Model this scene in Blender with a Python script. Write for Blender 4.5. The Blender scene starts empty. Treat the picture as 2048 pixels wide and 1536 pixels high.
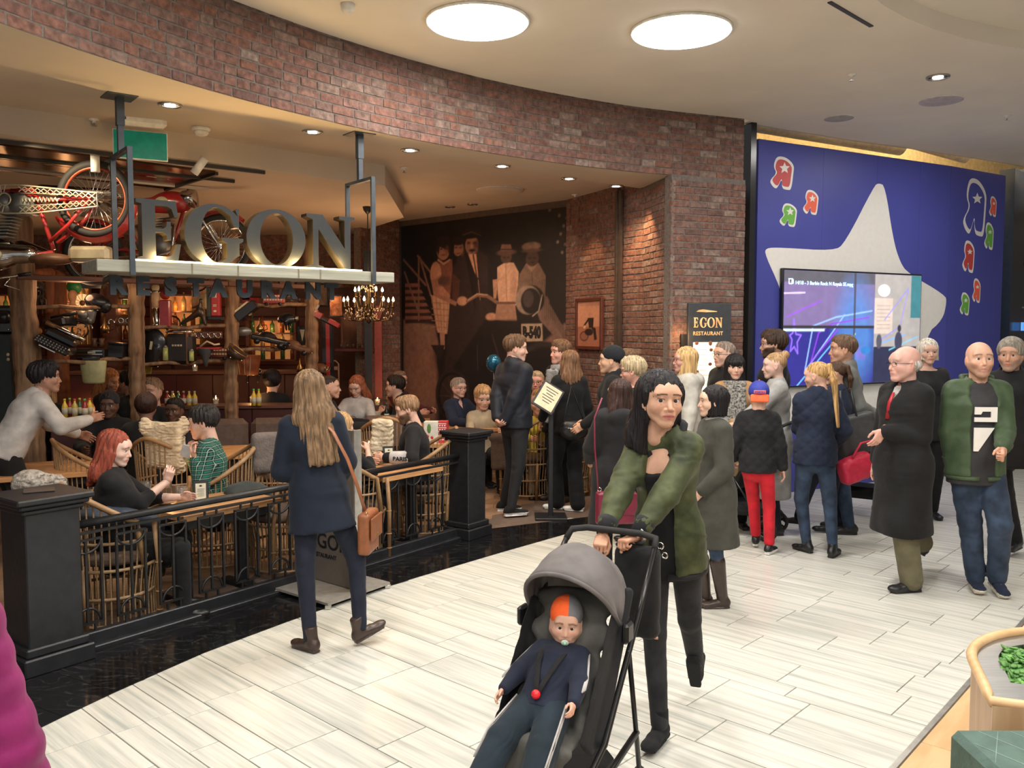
import bpy, math, random
import numpy as np
from mathutils import Matrix, Vector
random.seed(7); RNG = np.random.RandomState(7)
SC = bpy.context.scene; COL = SC.collection
R = math.radians
# ---------------- camera, world, exposure, big lights ----------------
F = 1716.0; PITCH = math.atan(108 / F); CH = 1.9
cam = bpy.data.cameras.new('camera'); cam.sensor_width = 36; cam.lens = 36 * F / 2048; cam.clip_end = 200
camo = bpy.data.objects.new('camera', cam); COL.objects.link(camo)
camo.location = (0, 0, CH); camo.rotation_euler = (math.pi / 2 - PITCH, 0, 0); SC.camera = camo
SC.view_settings.view_transform = 'Standard'; SC.view_settings.look = 'None'
SC.view_settings.gamma = 1; SC.view_settings.use_curve_mapping = False
SC.view_settings.exposure = 0.22
w = bpy.data.worlds.new('world'); SC.world = w; w.use_nodes = True
w.node_tree.nodes['Background'].inputs[0].default_value = (.95, .93, .92, 1)
w.node_tree.nodes['Background'].inputs[1].default_value = .32

def ray(x, y):
    a = (x - 1024) / F; b = -(y - 768) / F
    return np.array([a, math.cos(PITCH) + b * math.sin(PITCH), -math.sin(PITCH) + b * math.cos(PITCH)])
def G(x, y, z=0.0):
    d = ray(x, y); t = (z - CH) / d[2]; return np.array([0, 0, CH]) + t * d
def AT(x, y, Y):
    d = ray(x, y); return np.array([0, 0, CH]) + Y / d[1] * d

def lamp(name, kind, loc, energy, col=(1, .9, .8), size=.1, rot=None, spot=None, target=None, blend=.5):
    l = bpy.data.lights.new(name, kind); l.energy = energy; l.color = col
    if kind == 'AREA': l.shape = 'DISK'; l.size = size
    elif kind != 'SUN': l.shadow_soft_size = size
    if kind == 'SPOT': l.spot_size = R(spot or 60); l.spot_blend = blend
    o = bpy.data.objects.new(name, l); COL.objects.link(o); o.location = loc
    if target is not None:
        o.rotation_euler = (Vector(target) - Vector(loc)).to_track_quat('-Z', 'Y').to_euler()
    return o
MC = 4.15          # mall ceiling
DISCS = [(-.25, 6.4), (1.27, 6.6), (-1.3, 3.6), (1.2, 3.6), (3.6, 3.4), (3.4, .6), (.6, .4), (-1.9, .4), (.6, -2.6), (-2.2, -2.8), (3.4, -2.4)]
for q in DISCS: lamp('disc_light', 'AREA', (q[0], q[1], MC - .07), 44, (1, .95, .88), .7)
for q in [(3.9, 8.6), (5.4, 9.6), (2.9, 7.4), (6.4, 8.0)]: lamp('spot_light', 'AREA', (q[0], q[1], MC - .03), 20, (1, .95, .9), .35)

# ---------------- materials ----------------
MATS = {}
def nd(nt, t, **k):
    n = nt.nodes.new(t)
    for a, v in k.items(): setattr(n, a, v)
    return n
def L(nt, a, b): nt.links.new(a, b)
def mat(name, col=(.5, .5, .5), rough=.5, metal=0, var=.12, sc=18, bump=0, bsc=None, emit=0, vec=(1, 1, 1), attr=None, coat=0, alpha=1, trans=0, sheen=0, sub=0, col2=None, spec=None, coord='Object', rnd=0, ecol=None):
    if name in MATS: return MATS[name]
    m = bpy.data.materials.new(name); m.use_nodes = True; nt = m.node_tree
    b = nt.nodes['Principled BSDF']; b.inputs['Roughness'].default_value = rough; b.inputs['Metallic'].default_value = metal
    b.inputs['Coat Weight'].default_value = coat; b.inputs['Alpha'].default_value = alpha
    b.inputs['Transmission Weight'].default_value = trans; b.inputs['Sheen Weight'].default_value = sheen
    b.inputs['Subsurface Weight'].default_value = sub
    if sub: b.inputs['Subsurface Radius'].default_value = (.012, .005, .003); b.inputs['Subsurface Scale'].default_value = 1
    if spec is not None: b.inputs['Specular IOR Level'].default_value = spec
    tc = nd(nt, 'ShaderNodeTexCoord')
    if coord == 'World':
        g = nd(nt, 'ShaderNodeNewGeometry'); src = g.outputs['Position']
    else: src = tc.outputs[coord]
    mp = nd(nt, 'ShaderNodeMapping'); mp.inputs['Scale'].default_value = vec; L(nt, src, mp.inputs['Vector'])
    nz = nd(nt, 'ShaderNodeTexNoise'); nz.inputs['Scale'].default_value = sc; nz.inputs['Detail'].default_value = 3
    L(nt, mp.outputs[0], nz.inputs['Vector'])
    mx = nd(nt, 'ShaderNodeMix', data_type='RGBA'); 
    if attr:
        at = nd(nt, 'ShaderNodeAttribute', attribute_name=attr)
        hv = nd(nt, 'ShaderNodeHueSaturation'); L(nt, at.outputs['Color'], hv.inputs['Color'])
        mr = nd(nt, 'ShaderNodeMapRange'); mr.inputs[3].default_value = 1 - var; mr.inputs[4].default_value = 1 + var; mr.inputs[1].default_value = .3; mr.inputs[2].default_value = .7
        L(nt, nz.outputs[0], mr.inputs[0]); L(nt, mr.outputs[0], hv.inputs['Value']); out = hv.outputs[0]
    else:
        c = np.array(col[:3]); c2 = np.array(col2[:3]) if col2 is not None else np.clip(c * (1 + var), 0, 1)
        c1 = c if col2 is not None else c * (1 - var)
        mx.inputs[6].default_value = (*c1, 1); mx.inputs[7].default_value = (*c2, 1)
        cr = nd(nt, 'ShaderNodeMapRange'); cr.inputs[1].default_value = .35; cr.inputs[2].default_value = .65
        L(nt, nz.outputs[0], cr.inputs[0]); L(nt, cr.outputs[0], mx.inputs[0]); out = mx.outputs[2]
        if rnd:
            oi = nd(nt, 'ShaderNodeObjectInfo'); hv = nd(nt, 'ShaderNodeHueSaturation'); L(nt, out, hv.inputs['Color'])
            mr = nd(nt, 'ShaderNodeMapRange'); mr.inputs[3].default_value = 1 - rnd; mr.inputs[4].default_value = 1 + rnd
            L(nt, oi.outputs['Random'], mr.inputs[0]); L(nt, mr.outputs[0], hv.inputs['Value']); out = hv.outputs[0]
    L(nt, out, b.inputs['Base Color'])
    if emit:
        if ecol is not None: b.inputs['Emission Color'].default_value = (*ecol, 1)
        else: L(nt, out, b.inputs['Emission Color'])
        b.inputs['Emission Strength'].default_value = emit
    if bump:
        n2 = nd(nt, 'ShaderNodeTexNoise'); n2.inputs['Scale'].default_value = bsc or sc * 2; n2.inputs['Detail'].default_value = 4
        L(nt, mp.outputs[0], n2.inputs['Vector'])
        bp = nd(nt, 'ShaderNodeBump'); bp.inputs['Strength'].default_value = bump; bp.inputs['Distance'].default_value = .01
        L(nt, n2.outputs[0], bp.inputs['Height']); L(nt, bp.outputs[0], b.inputs['Normal'])
    MATS[name] = m; return m
def parts_of(m):
    nt = m.node_tree; return nt, nt.nodes['Principled BSDF']
def cloth(name, col, var=.18, rough=.85, bump=.5, bsc=12, **k): return mat('cloth_' + name, col, rough, var=var, sc=9, bump=bump, bsc=bsc, sheen=.05, spec=.25, **k)

# ---------------- mesh building ----------------
class MB:
    def __init__(s): s.v = []; s.f = []; s.m = []; s.sm = []; s.n = 0; s.X = None; s.mi = 0; s.c = []; s.col = None
    def add(s, V, Fc, smooth=False):
        V = np.asarray(V, float)
        if s.X is not None: V = V @ s.X[:3, :3].T + s.X[:3, 3]
        s.v.append(V); o = s.n; s.n += len(V)
        if s.col is not None: s.c.append(np.tile(s.col, (len(V), 1)))
        for f in Fc: s.f.append([i + o for i in f]); s.m.append(s.mi); s.sm.append(smooth)
        return s
    def box(s, c, d, rz=0, b=0, M=None):
        x, y, z = [q / 2 for q in d]; 
        if b <= 0:
            V = np.array([[i, j, k] for i in (-x, x) for j in (-y, y) for k in (-z, z)])
            Fc = [(0, 1, 3, 2), (4, 6, 7, 5), (0, 4, 5, 1), (2, 3, 7, 6), (0, 2, 6, 4), (1, 5, 7, 3)]
        else:
            b = min(b, x * .9, y * .9, z * .9); V = []; idx = {}
            for i in (-1, 1):
                for j in (-1, 1):
                    for k in (-1, 1):
                        for a in range(3):
                            p = [i * (x - b), j * (y - b), k * (z - b)]; p[a] = (i, j, k)[a] * (x, y, z)[a]
                            idx[(i, j, k, a)] = len(V); V.append(p)
            Fc = []
            for a in range(3):
                u, w_ = [(1, 2), (2, 0), (0, 1)][a]
                for sgn in (-1, 1):
                    q = []
                    for (su, sv) in ((-1, -1), (1, -1), (1, 1), (-1, 1)):
                        t = [0, 0, 0]; t[a] = sgn; t[u] = su; t[w_] = sv; q.append(idx[(*t, a)])
                    Fc.append(q if sgn > 0 else q[::-1])
                for su in (-1, 1):
                    for sv in (-1, 1):
                        t0 = [0, 0, 0]; t0[u] = su; t0[w_] = sv; t1 = list(t0); t0[a] = -1; t1[a] = 1
                        q = [idx[(*t0, u)], idx[(*t1, u)], idx[(*t1, w_)], idx[(*t0, w_)]]
                        Fc.append(q if su * sv < 0 else q[::-1])
            for i in (-1, 1):
                for j in (-1, 1):
                    for k in (-1, 1):
                        q = [idx[(i, j, k, 0)], idx[(i, j, k, 1)], idx[(i, j, k, 2)]]
                        Fc.append(q if i * j * k > 0 else q[::-1])
            V = np.array(V)
        if rz: c_, s_ = math.cos(rz), math.sin(rz); V = V @ np.array([[c_, -s_, 0], [s_, c_, 0], [0, 0, 1]]).T
        if M is not None: V = V @ np.asarray(M).T
        return s.add(V + np.array(c), Fc)
    def bar(s, a, b, w_=.02, h=None, bev=0, up=(0, 0, 1)):
        a = np.array(a, float); b = np.array(b, float); h = h or w_; d = b - a; l = np.linalg.norm(d); d /= l
        u = np.array(up, float)
        if abs(d @ u) > .98: u = np.array([0, 1., 0])
        sx = np.cross(d, u); sx /= np.linalg.norm(sx); sz = np.cross(sx, d)
        return s.box((a + b) / 2, (w_, l, h), b=bev, M=np.array([sx, d, sz]).T)
    def tube(s, P, r, n=8, close=False, cap=True, flat=1):
        P = np.array(P, float); m = len(P); r = np.full(m, r) if np.isscalar(r) else np.array(r)
        T = np.gradient(P, axis=0) if not close else np.roll(P, -1, 0) - np.roll(P, 1, 0)
        T /= np.linalg.norm(T, axis=1)[:, None] + 1e-9
        u = np.cross(T[0], [0, 0, 1.]); 
        if np.linalg.norm(u) < .1: u = np.cross(T[0], [0, 1., 0])
        V = []
        for i in range(m):
            u = u - T[i] * (u @ T[i]); u /= np.linalg.norm(u) + 1e-9; w_ = np.cross(T[i], u)
            for k in range(n):
                a = 2 * math.pi * k / n; V.append(P[i] + r[i] * (math.cos(a) * u + flat * math.sin(a) * w_))
        Fc = []
        for i in range(m if close else m - 1):
            j = (i + 1) % m
            for k in range(n): k2 = (k + 1) % n; Fc.append((i * n + k, i * n + k2, j * n + k2, j * n + k))
        if cap and not close: Fc.append(tuple(range(n))[::-1]); Fc.append(tuple((m - 1) * n + k for k in range(n)))
        return s.add(V, Fc, True)
    def lathe(s, prof, n=16, c=(0, 0, 0), axis=None, sx=1, sy=1):
        V = []; m = len(prof)
        for (r, z) in prof:
            for k in range(n): a = 2 * math.pi * k / n; V.append((r * math.cos(a) * sx, r * math.sin(a) * sy, z))
        Fc = [(i * n + k, i * n + (k + 1) % n, (i + 1) * n + (k + 1) % n, (i + 1) * n + k) for i in range(m - 1) for k in range(n)]
        Fc.append(tuple(range(n))[::-1]); Fc.append(tuple((m - 1) * n + k for k in range(n)))
        V = np.array(V)
        if axis is not None:
            q = Vector((0, 0, 1)).rotation_difference(Vector(axis)).to_matrix(); V = V @ np.array(q).T
        return s.add(V + np.array(c), Fc, True)
    def ball(s, c, r, n=12, m=8, Mx=None):
        r = np.array([r, r, r] if np.isscalar(r) else r, float); V = [(0, 0, -1)]
        for i in range(1, m):
            t = -math.pi / 2 + math.pi * i / m
            for k in range(n): a = 2 * math.pi * k / n; V.append((math.cos(t) * math.cos(a), math.cos(t) * math.sin(a), math.sin(t)))
        V.append((0, 0, 1)); V = np.array(V) * r
        if Mx is not None: V = V @ np.asarray(Mx).T
        Fc = [(0, 1 + (k + 1) % n, 1 + k) for k in range(n)]
        for i in range(m - 2):
            for k in range(n): a = 1 + i * n + k; b = 1 + i * n + (k + 1) % n; Fc.append((a, b, b + n, a + n))
        e = len(V) - 1; o = 1 + (m - 2) * n; Fc += [(o + k, o + (k + 1) % n, e) for k in range(n)]
        return s.add(V + np.array(c), Fc, True)
    def torus(s, c, R_, r, n=24, m=8, axis=(0, 0, 1), a0=0, a1=2 * math.pi):
        q = np.array(Vector((0, 0, 1)).rotation_difference(Vector(axis)).to_matrix()); full = abs(a1 - a0 - 2 * math.pi) < 1e-6
        P = [(R_ * math.cos(t), R_ * math.sin(t), 0) for t in np.linspace(a0, a1, n + 1)[:n if full else n + 1]]
        return s.tube(np.array(P) @ q.T + np.array(c), r, m, close=full)
    def prism(s, poly, z0, z1, Mx=None, o=(0, 0, 0)):   # convex or simple polygon (earcut by tessellate)
        n = len(poly); from mathutils.geometry import tessellate_polygon
        tri = tessellate_polygon([[Vector((p[0], p[1], 0)) for p in poly]])
        V = [(p[0], p[1], z0) for p in poly] + [(p[0], p[1], z1) for p in poly]
        A = sum(poly[i][0] * poly[(i + 1) % n][1] - poly[(i + 1) % n][0] * poly[i][1] for i in range(n))
        Fc = []
        for t in tri:
            p = [poly[i] for i in t]; ar = (p[1][0] - p[0][0]) * (p[2][1] - p[0][1]) - (p[2][0] - p[0][0]) * (p[1][1] - p[0][1])
            t = tuple(t) if ar > 0 else tuple(t)[::-1]
            Fc.append(t[::-1]); Fc.append(tuple(i + n for i in t))
        for i in range(n):
            j = (i + 1) % n; q = (i, j, j + n, i + n); Fc.append(q if A > 0 else q[::-1])
        V = np.array(V, float)
        if Mx is not None: V = V @ np.asarray(Mx).T
        return s.add(V + np.array(o), Fc)
    def mesh(s, name, mats):
        me = bpy.data.meshes.new(name); V = np.concatenate(s.v) if s.v else np.zeros((0, 3))
        me.from_pydata(V.tolist(), [], s.f)
        mats = mats if isinstance(mats, (list, tuple)) else [mats]
        for m in mats: me.materials.append(m)
        me.polygons.foreach_set('material_index', np.array(s.m, dtype=np.int32)); me.polygons.foreach_set('use_smooth', np.array(s.sm, dtype=bool))
        if s.c:
            C_ = np.concatenate(s.c); at = me.color_attributes.new('Col', 'FLOAT_COLOR', 'POINT')
            at.data.foreach_set('color', np.c_[C_, np.ones(len(C_))].astype(np.float32).ravel())
        return me
    def obj(s, name, mats, parent=None, loc=None, rz=0):
        o = link(name, s.mesh(name, mats), parent)
        if loc is not None: o.location = loc
        if rz: o.rotation_euler.z = rz
        return o
def link(name, data, parent=None, loc=None):
    o = bpy.data.objects.new(name, data); COL.objects.link(o); o.parent = parent
    if loc is not None: o.location = loc
    return o
def tag(o, label=None, cat=None, group=None, kind=None):
    if label: o['label'] = label
    if cat: o['category'] = cat
    if group: o['group'] = group
    if kind: o['kind'] = kind
    return o
def thing(name, label, cat, loc=(0, 0, 0), rz=0, group=None):
    o = link(name, None); o.location = loc; o.rotation_euler = (0, 0, rz); o.empty_display_size = .1
    return tag(o, label, cat, group)
def struct(name, mb, mats, parent=None):
    o = mb.obj(name, mats, parent)
    if parent is None: o['kind'] = 'structure'
    return o
KIDS = {}
def kids(o): return [c for c in bpy.data.objects if c.parent == o]
def dup(root, loc, rz=None, label=None, group=None, ch=None):
    r = root.copy(); COL.objects.link(r); r.location = loc
    if rz is not None: r.rotation_euler = (0, 0, rz)
    if label: r['label'] = label
    if group: r['group'] = group
    for c in (ch if ch is not None else kids(root)):
        d = c.copy(); COL.objects.link(d); d.parent = r
        for g in (kids(c) if ch is None else []):
            e = g.copy(); COL.objects.link(e); e.parent = d
    return r
def rotz(a): c, s_ = math.cos(a), math.sin(a); return np.array([[c, -s_, 0], [s_, c, 0], [0, 0, 1.]])
def X4(Rm=None, t=(0, 0, 0)):
    X = np.eye(4); 
    if Rm is not None: X[:3, :3] = Rm
    X[:3, 3] = t; return X
def fastmesh(name, V, Q, mats, colr=None, smooth=True):
    me = bpy.data.meshes.new(name); n = len(Q); k = Q.shape[1]
    me.vertices.add(len(V)); me.vertices.foreach_set('co', V.astype(np.float32).ravel())
    me.loops.add(n * k); me.loops.foreach_set('vertex_index', Q.astype(np.int32).ravel())
    me.polygons.add(n); me.polygons.foreach_set('loop_start', np.arange(0, n * k, k, dtype=np.int32))
    me.polygons.foreach_set('loop_total', np.full(n, k, dtype=np.int32))
    me.polygons.foreach_set('use_smooth', np.full(n, smooth, dtype=bool)); me.update(calc_edges=True)
    for m in (mats if isinstance(mats, list) else [mats]): me.materials.append(m)
    if colr is not None:
        at = me.color_attributes.new('Col', 'FLOAT_COLOR', 'POINT')
        at.data.foreach_set('color', np.c_[colr, np.ones(len(colr))].astype(np.float32).ravel())
    return me
# flat artwork: a fine grid of vertex colours, painted with numpy, standing as a flat sheet
class Paint:
    def __init__(s, W, H, nx, ny, base):   # W,H units; x right, y up
        s.W, s.H, s.nx, s.ny = W, H, nx, ny
        s.x, s.y = np.meshgrid(np.linspace(0, W, nx), np.linspace(0, H, ny)); s.c = np.tile(np.array(base, float), (ny, nx, 1)); s.px = W / nx
    def blend(s, m, col): s.c = s.c * (1 - m[..., None]) + np.array(col, float) * m[..., None]; return s
    def ell(s, cx, cy, rx, ry, col, ang=0, soft=None, a=1):
        t = R(ang); X = s.x - cx; Y = s.y - cy; u = X * math.cos(t) + Y * math.sin(t); v = -X * math.sin(t) + Y * math.cos(t)
        d = (np.sqrt((u / rx) ** 2 + (v / ry) ** 2) - 1) * min(rx, ry); so = soft or s.px
        return s.blend(np.clip(.5 - d / so, 0, 1) * a, col)
    def poly(s, P, col, soft=None, a=1):
        P = np.array(P, float); ins = np.zeros(s.x.shape, bool); dm = np.full(s.x.shape, 1e9); n = len(P)
        for i in range(n):
            x1, y1 = P[i]; x2, y2 = P[(i + 1) % n]
            c = ((y1 > s.y) != (y2 > s.y)) & (s.x < (x2 - x1) * (s.y - y1) / ((y2 - y1) or 1e-9) + x1); ins ^= c
            dx, dy = x2 - x1, y2 - y1; t = np.clip(((s.x - x1) * dx + (s.y - y1) * dy) / (dx * dx + dy * dy + 1e-12), 0, 1)
            dm = np.minimum(dm, np.hypot(s.x - x1 - t * dx, s.y - y1 - t * dy))
        d = np.where(ins, -dm, dm); return s.blend(np.clip(.5 - d / (soft or s.px), 0, 1) * a, col)
    def line(s, P, w_, col, a=1, soft=None):
        P = np.array(P, float); dm = np.full(s.x.shape, 1e9)
        for i in range(len(P) - 1):
            x1, y1 = P[i]; dx, dy = P[i + 1] - P[i]; t = np.clip(((s.x - x1) * dx + (s.y - y1) * dy) / (dx * dx + dy * dy + 1e-12), 0, 1)
            dm = np.minimum(dm, np.hypot(s.x - x1 - t * dx, s.y - y1 - t * dy))
        return s.blend(np.clip(.5 - (dm - w_ / 2) / (soft or s.px), 0, 1) * a, col)
    def rect(s, x0, y0, x1, y1, col, a=1): return s.poly([(x0, y0), (x1, y0), (x1, y1), (x0, y1)], col, a=a)
    def noise(s, amp, sc=1):
        n = RNG.rand(max(2, int(s.ny / sc)), max(2, int(s.nx / sc))); iy = np.linspace(0, n.shape[0] - 1.01, s.ny); ix = np.linspace(0, n.shape[1] - 1.01, s.nx)
        y0 = iy.astype(int)[:, None]; x0 = ix.astype(int)[None]; fy = (iy % 1)[:, None]; fx = (ix % 1)[None]
        v = n[y0, x0] * (1 - fy) * (1 - fx) + n[y0 + 1, x0] * fy * (1 - fx) + n[y0, x0 + 1] * (1 - fy) * fx + n[y0 + 1, x0 + 1] * fy * fx
        s.c *= (1 + amp * (v[..., None] * 2 - 1)); return s
    def mesh(s, name, m):   # in the XZ plane, facing -Y
        V = np.c_[s.x.ravel(), np.zeros(s.x.size), s.y.ravel()]; i = np.arange(s.nx * s.ny).reshape(s.ny, s.nx)
        Q = np.c_[i[:-1, :-1].ravel(), i[:-1, 1:].ravel(), i[1:, 1:].ravel(), i[1:, :-1].ravel()]
        return fastmesh(name, V, Q, m, np.clip(s.c.reshape(-1, 3), 0, 1), False)
def srgb(*c): return tuple(((x / 255 + .055) / 1.055) ** 2.4 if x > 10 else x / 255 / 12.92 for x in c)
def glyphs(txt, size, mats, parent, M4, depth=.002, bold=0, name='lettering', align='LEFT', space=1):
    cu = bpy.data.curves.new(name, 'FONT'); cu.body = txt; cu.size = size; cu.extrude = depth; cu.offset = bold; cu.align_x = align; cu.space_character = space
    cu.resolution_u = 3
    t = bpy.data.objects.new('tmp', cu); me = bpy.data.meshes.new_from_object(t); bpy.data.objects.remove(t)
    me.name = name; me.materials.clear(); me.materials.append(mats); o = link(name, me, parent); o.matrix_local = Matrix(M4); return o
def wallM(p, ang):   # text plane: x along direction ang, y up, facing to the right-hand side (-normal)
    c, s_ = math.cos(ang), math.sin(ang)
    return [[c, 0, s_, p[0]], [s_, 0, -c, p[1]], [0, 1, 0, p[2]], [0, 0, 0, 1]]
# ---------------- signed-distance bodies ----------------
def nrm(v): v = np.asarray(v, float); return v / (np.linalg.norm(v) + 1e-12)
def cap_(a, b, ra, rb, k=.02, op='+'): return ('c', np.array(a, float), np.array(b, float), ra, rb, k, op)
def ell_(c, r, k=.02, op='+', M=None): return ('e', np.array(c, float), np.array(r, float), M, 0, k, op)
def ec_(a, b, ra, rb, u, v, k=.02, op='+'): return ('x', np.array(a, float), np.array(b, float), (np.array(ra, float), np.array(rb, float)), (nrm(u), nrm(v)), k, op)
def bx_(c, h, r=.005, k=.01, op='+', M=None): return ('b', np.array(c, float), np.array(h, float), M, r, k, op)
def pl_(p, n, op='&', k=.004): return ('p', np.array(p, float), nrm(n), 0, 0, k, op)   # keeps the side opposite to n
def pdist(pr, P):
    t = pr[0]
    if t == 'c':
        ab = pr[2] - pr[1]; q = P - pr[1]; h = np.clip((q @ ab) / (ab @ ab + 1e-12), 0, 1)
        return np.sqrt(((q - h[..., None] * ab) ** 2).sum(-1)) - (pr[3] + (pr[4] - pr[3]) * h)
    if t == 'e':
        q = P - pr[1]
        if pr[3] is not None: q = q @ pr[3]
        k0 = np.sqrt(((q / pr[2]) ** 2).sum(-1)); k1 = np.sqrt(((q / pr[2] ** 2) ** 2).sum(-1)) + 1e-9
        return k0 * (k0 - 1) / k1
    if t == 'x':
        ab = pr[2] - pr[1]; q = P - pr[1]; h = np.clip((q @ ab) / (ab @ ab + 1e-12), 0, 1); (ra, rb), (u, v) = pr[3], pr[4]
        q = q - h[..., None] * ab; ax = nrm(ab); qu = q @ u; qv = q @ v; qw = q @ ax
        ru = ra[0] + (rb[0] - ra[0]) * h; rv = ra[1] + (rb[1] - ra[1]) * h; m = np.minimum(ru, rv)
        return (np.sqrt((qu / ru) ** 2 + (qv / rv) ** 2 + (qw / m) ** 2) - 1) * m
    if t == 'b':
        q = P - pr[1]
        if pr[3] is not None: q = q @ pr[3]
        q = np.abs(q) - pr[2] + pr[4]; return np.sqrt((np.maximum(q, 0) ** 2).sum(-1)) + np.minimum(q.max(-1), 0) - pr[4]
    if t == 'p': return (P - pr[1]) @ pr[2]
def pbb(pr):
    t = pr[0]
    if t == 'c': m = max(pr[3], pr[4]); return np.minimum(pr[1], pr[2]) - m, np.maximum(pr[1], pr[2]) + m
    if t == 'x': m = max(pr[3][0].max(), pr[3][1].max()); return np.minimum(pr[1], pr[2]) - m, np.maximum(pr[1], pr[2]) + m
    m = np.array(pr[2]); m = np.full(3, np.linalg.norm(m)) if pr[3] is not None else m
    return pr[1] - m, pr[1] + m
def sdf(prims, res, disp=None):
    bbs = [pbb(p) for p in prims if p[6] == '+']
    lo = np.min([b[0] for b in bbs], 0) - 3 * res; hi = np.max([b[1] for b in bbs], 0) + 3 * res
    n = np.ceil((hi - lo) / res).astype(int) + 1
    ax = [lo[i] + res * np.arange(n[i]) for i in range(3)]; Fv = np.full(n, .2)
    for p in prims:
        k = p[5]; op = p[6]
        if op == '&' or p[0] == 'p': s0 = np.zeros(3, int); s1 = n.copy()
        else:
            b0, b1 = pbb(p); mg = 2 * res + 1.5 * k + .01
            s0 = np.clip(((b0 - mg - lo) / res).astype(int), 0, n); s1 = np.clip(((b1 + mg - lo) / res).astype(int) + 2, 0, n)
            if (s1 <= s0).any(): continue
        P = np.stack(np.meshgrid(ax[0][s0[0]:s1[0]], ax[1][s0[1]:s1[1]], ax[2][s0[2]:s1[2]], indexing='ij'), -1)
        d = pdist(p, P); sl = (slice(s0[0], s1[0]), slice(s0[1], s1[1]), slice(s0[2], s1[2])); A = Fv[sl]; k = max(k, 1e-5)
        if op == '+': h = np.maximum(k - np.abs(A - d), 0) / k; Fv[sl] = np.minimum(A, d) - h * h * k * .25
        elif op == '-': d = -d; h = np.maximum(k - np.abs(A - d), 0) / k; Fv[sl] = np.maximum(A, d) + h * h * k * .25
        else: h = np.maximum(k - np.abs(A - d), 0) / k; Fv[sl] = np.maximum(A, d) + h * h * k * .25
    if disp is not None:
        m = np.abs(Fv) < 4 * res + .02; ii = np.argwhere(m); P = lo + ii * res; Fv[m] += disp(P)
    for a in range(3):
        for e in (0, -1):
            sl = [slice(None)] * 3; sl[a] = e; Fv[tuple(sl)] = np.maximum(Fv[tuple(sl)], res * .5)
    S = Fv < 0; c = S[:-1, :-1, :-1].astype(np.int8)
    cnt = sum(S[i:n[0] - 1 + i, j:n[1] - 1 + j, l:n[2] - 1 + l].astype(np.int8) for i in (0, 1) for j in (0, 1) for l in (0, 1))
    act = np.argwhere((cnt > 0) & (cnt < 8)); N = len(act)
    if N == 0: return np.zeros((0, 3)), np.zeros((0, 4), int)
    idx = np.full(n - 1, -1, np.int32); idx[tuple(act.T)] = np.arange(N)
    cs = np.array([[i, j, l] for i in (0, 1) for j in (0, 1) for l in (0, 1)]); vals = np.stack([Fv[tuple((act + o).T)] for o in cs], 1)
    acc = np.zeros((N, 3)); w_ = np.zeros(N)
    for a in range(8):
        for b in range(a + 1, 8):
            if np.abs(cs[a] - cs[b]).sum() == 1:
                va, vb = vals[:, a], vals[:, b]; m = (va < 0) != (vb < 0); t = np.where(m, va / (va - vb + 1e-30), 0)
                acc += np.where(m[:, None], cs[a] + t[:, None] * (cs[b] - cs[a]), 0); w_ += m
    V = lo + (act + acc / w_[:, None]) * res; Q = []
    for a in range(3):
        b, c_ = (a + 1) % 3, (a + 2) % 3; s1 = [slice(None)] * 3; s2 = [slice(None)] * 3; s1[a] = slice(0, -1); s2[a] = slice(1, None)
        ch = S[tuple(s1)] != S[tuple(s2)]; e = np.argwhere(ch); e = e[(e[:, b] > 0) & (e[:, c_] > 0) & (e[:, b] < n[b] - 1) & (e[:, c_] < n[c_] - 1)]
        ob = np.zeros(3, int); ob[b] = 1; oc = np.zeros(3, int); oc[c_] = 1
        q = np.stack([idx[tuple((e - ob - oc).T)], idx[tuple((e - oc).T)], idx[tuple(e.T)], idx[tuple((e - ob).T)]], 1)
        fl = ~S[tuple(e.T)]; q[fl] = q[fl][:, ::-1]; Q.append(q)
    return V, np.concatenate(Q)
def wrinkle(a=.004, f=18, seed=0):
    r = np.random.RandomState(seed); D = r.randn(5, 3); D /= np.linalg.norm(D, axis=1)[:, None]; D[:, 2] *= 1.6; ph = r.rand(5) * 6.3; fr = f * (.6 + r.rand(5) * 1.3)
    def g(P):
        n1 = sum(np.sin(P @ D[i] * fr[i] + ph[i] + 1.7 * np.sin(P @ D[(i + 1) % 5] * fr[i] * .45)) for i in range(4)) / 2.2
        n2 = np.abs(np.sin(P @ D[0] * f * 1.5 + 1.2 * n1 + P[:, 2] * f * .8)) * np.clip(n1 + .4, 0, 1.2)
        return a * (.42 * n1 + .75 * (.35 - n2))
    return g
def streaks(a=.003, f=150, cx=0, cy=-.02):
    def g(P):
        th = np.arctan2(P[:, 0] - cx, P[:, 1] - cy); return a * (np.sin(th * f * .12 + P[:, 2] * 9) + .7 * np.sin(th * f * .31 + 2 - P[:, 2] * 6) + .5 * np.sin(P[:, 0] * f + P[:, 1] * f * .8))
    return g
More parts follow.
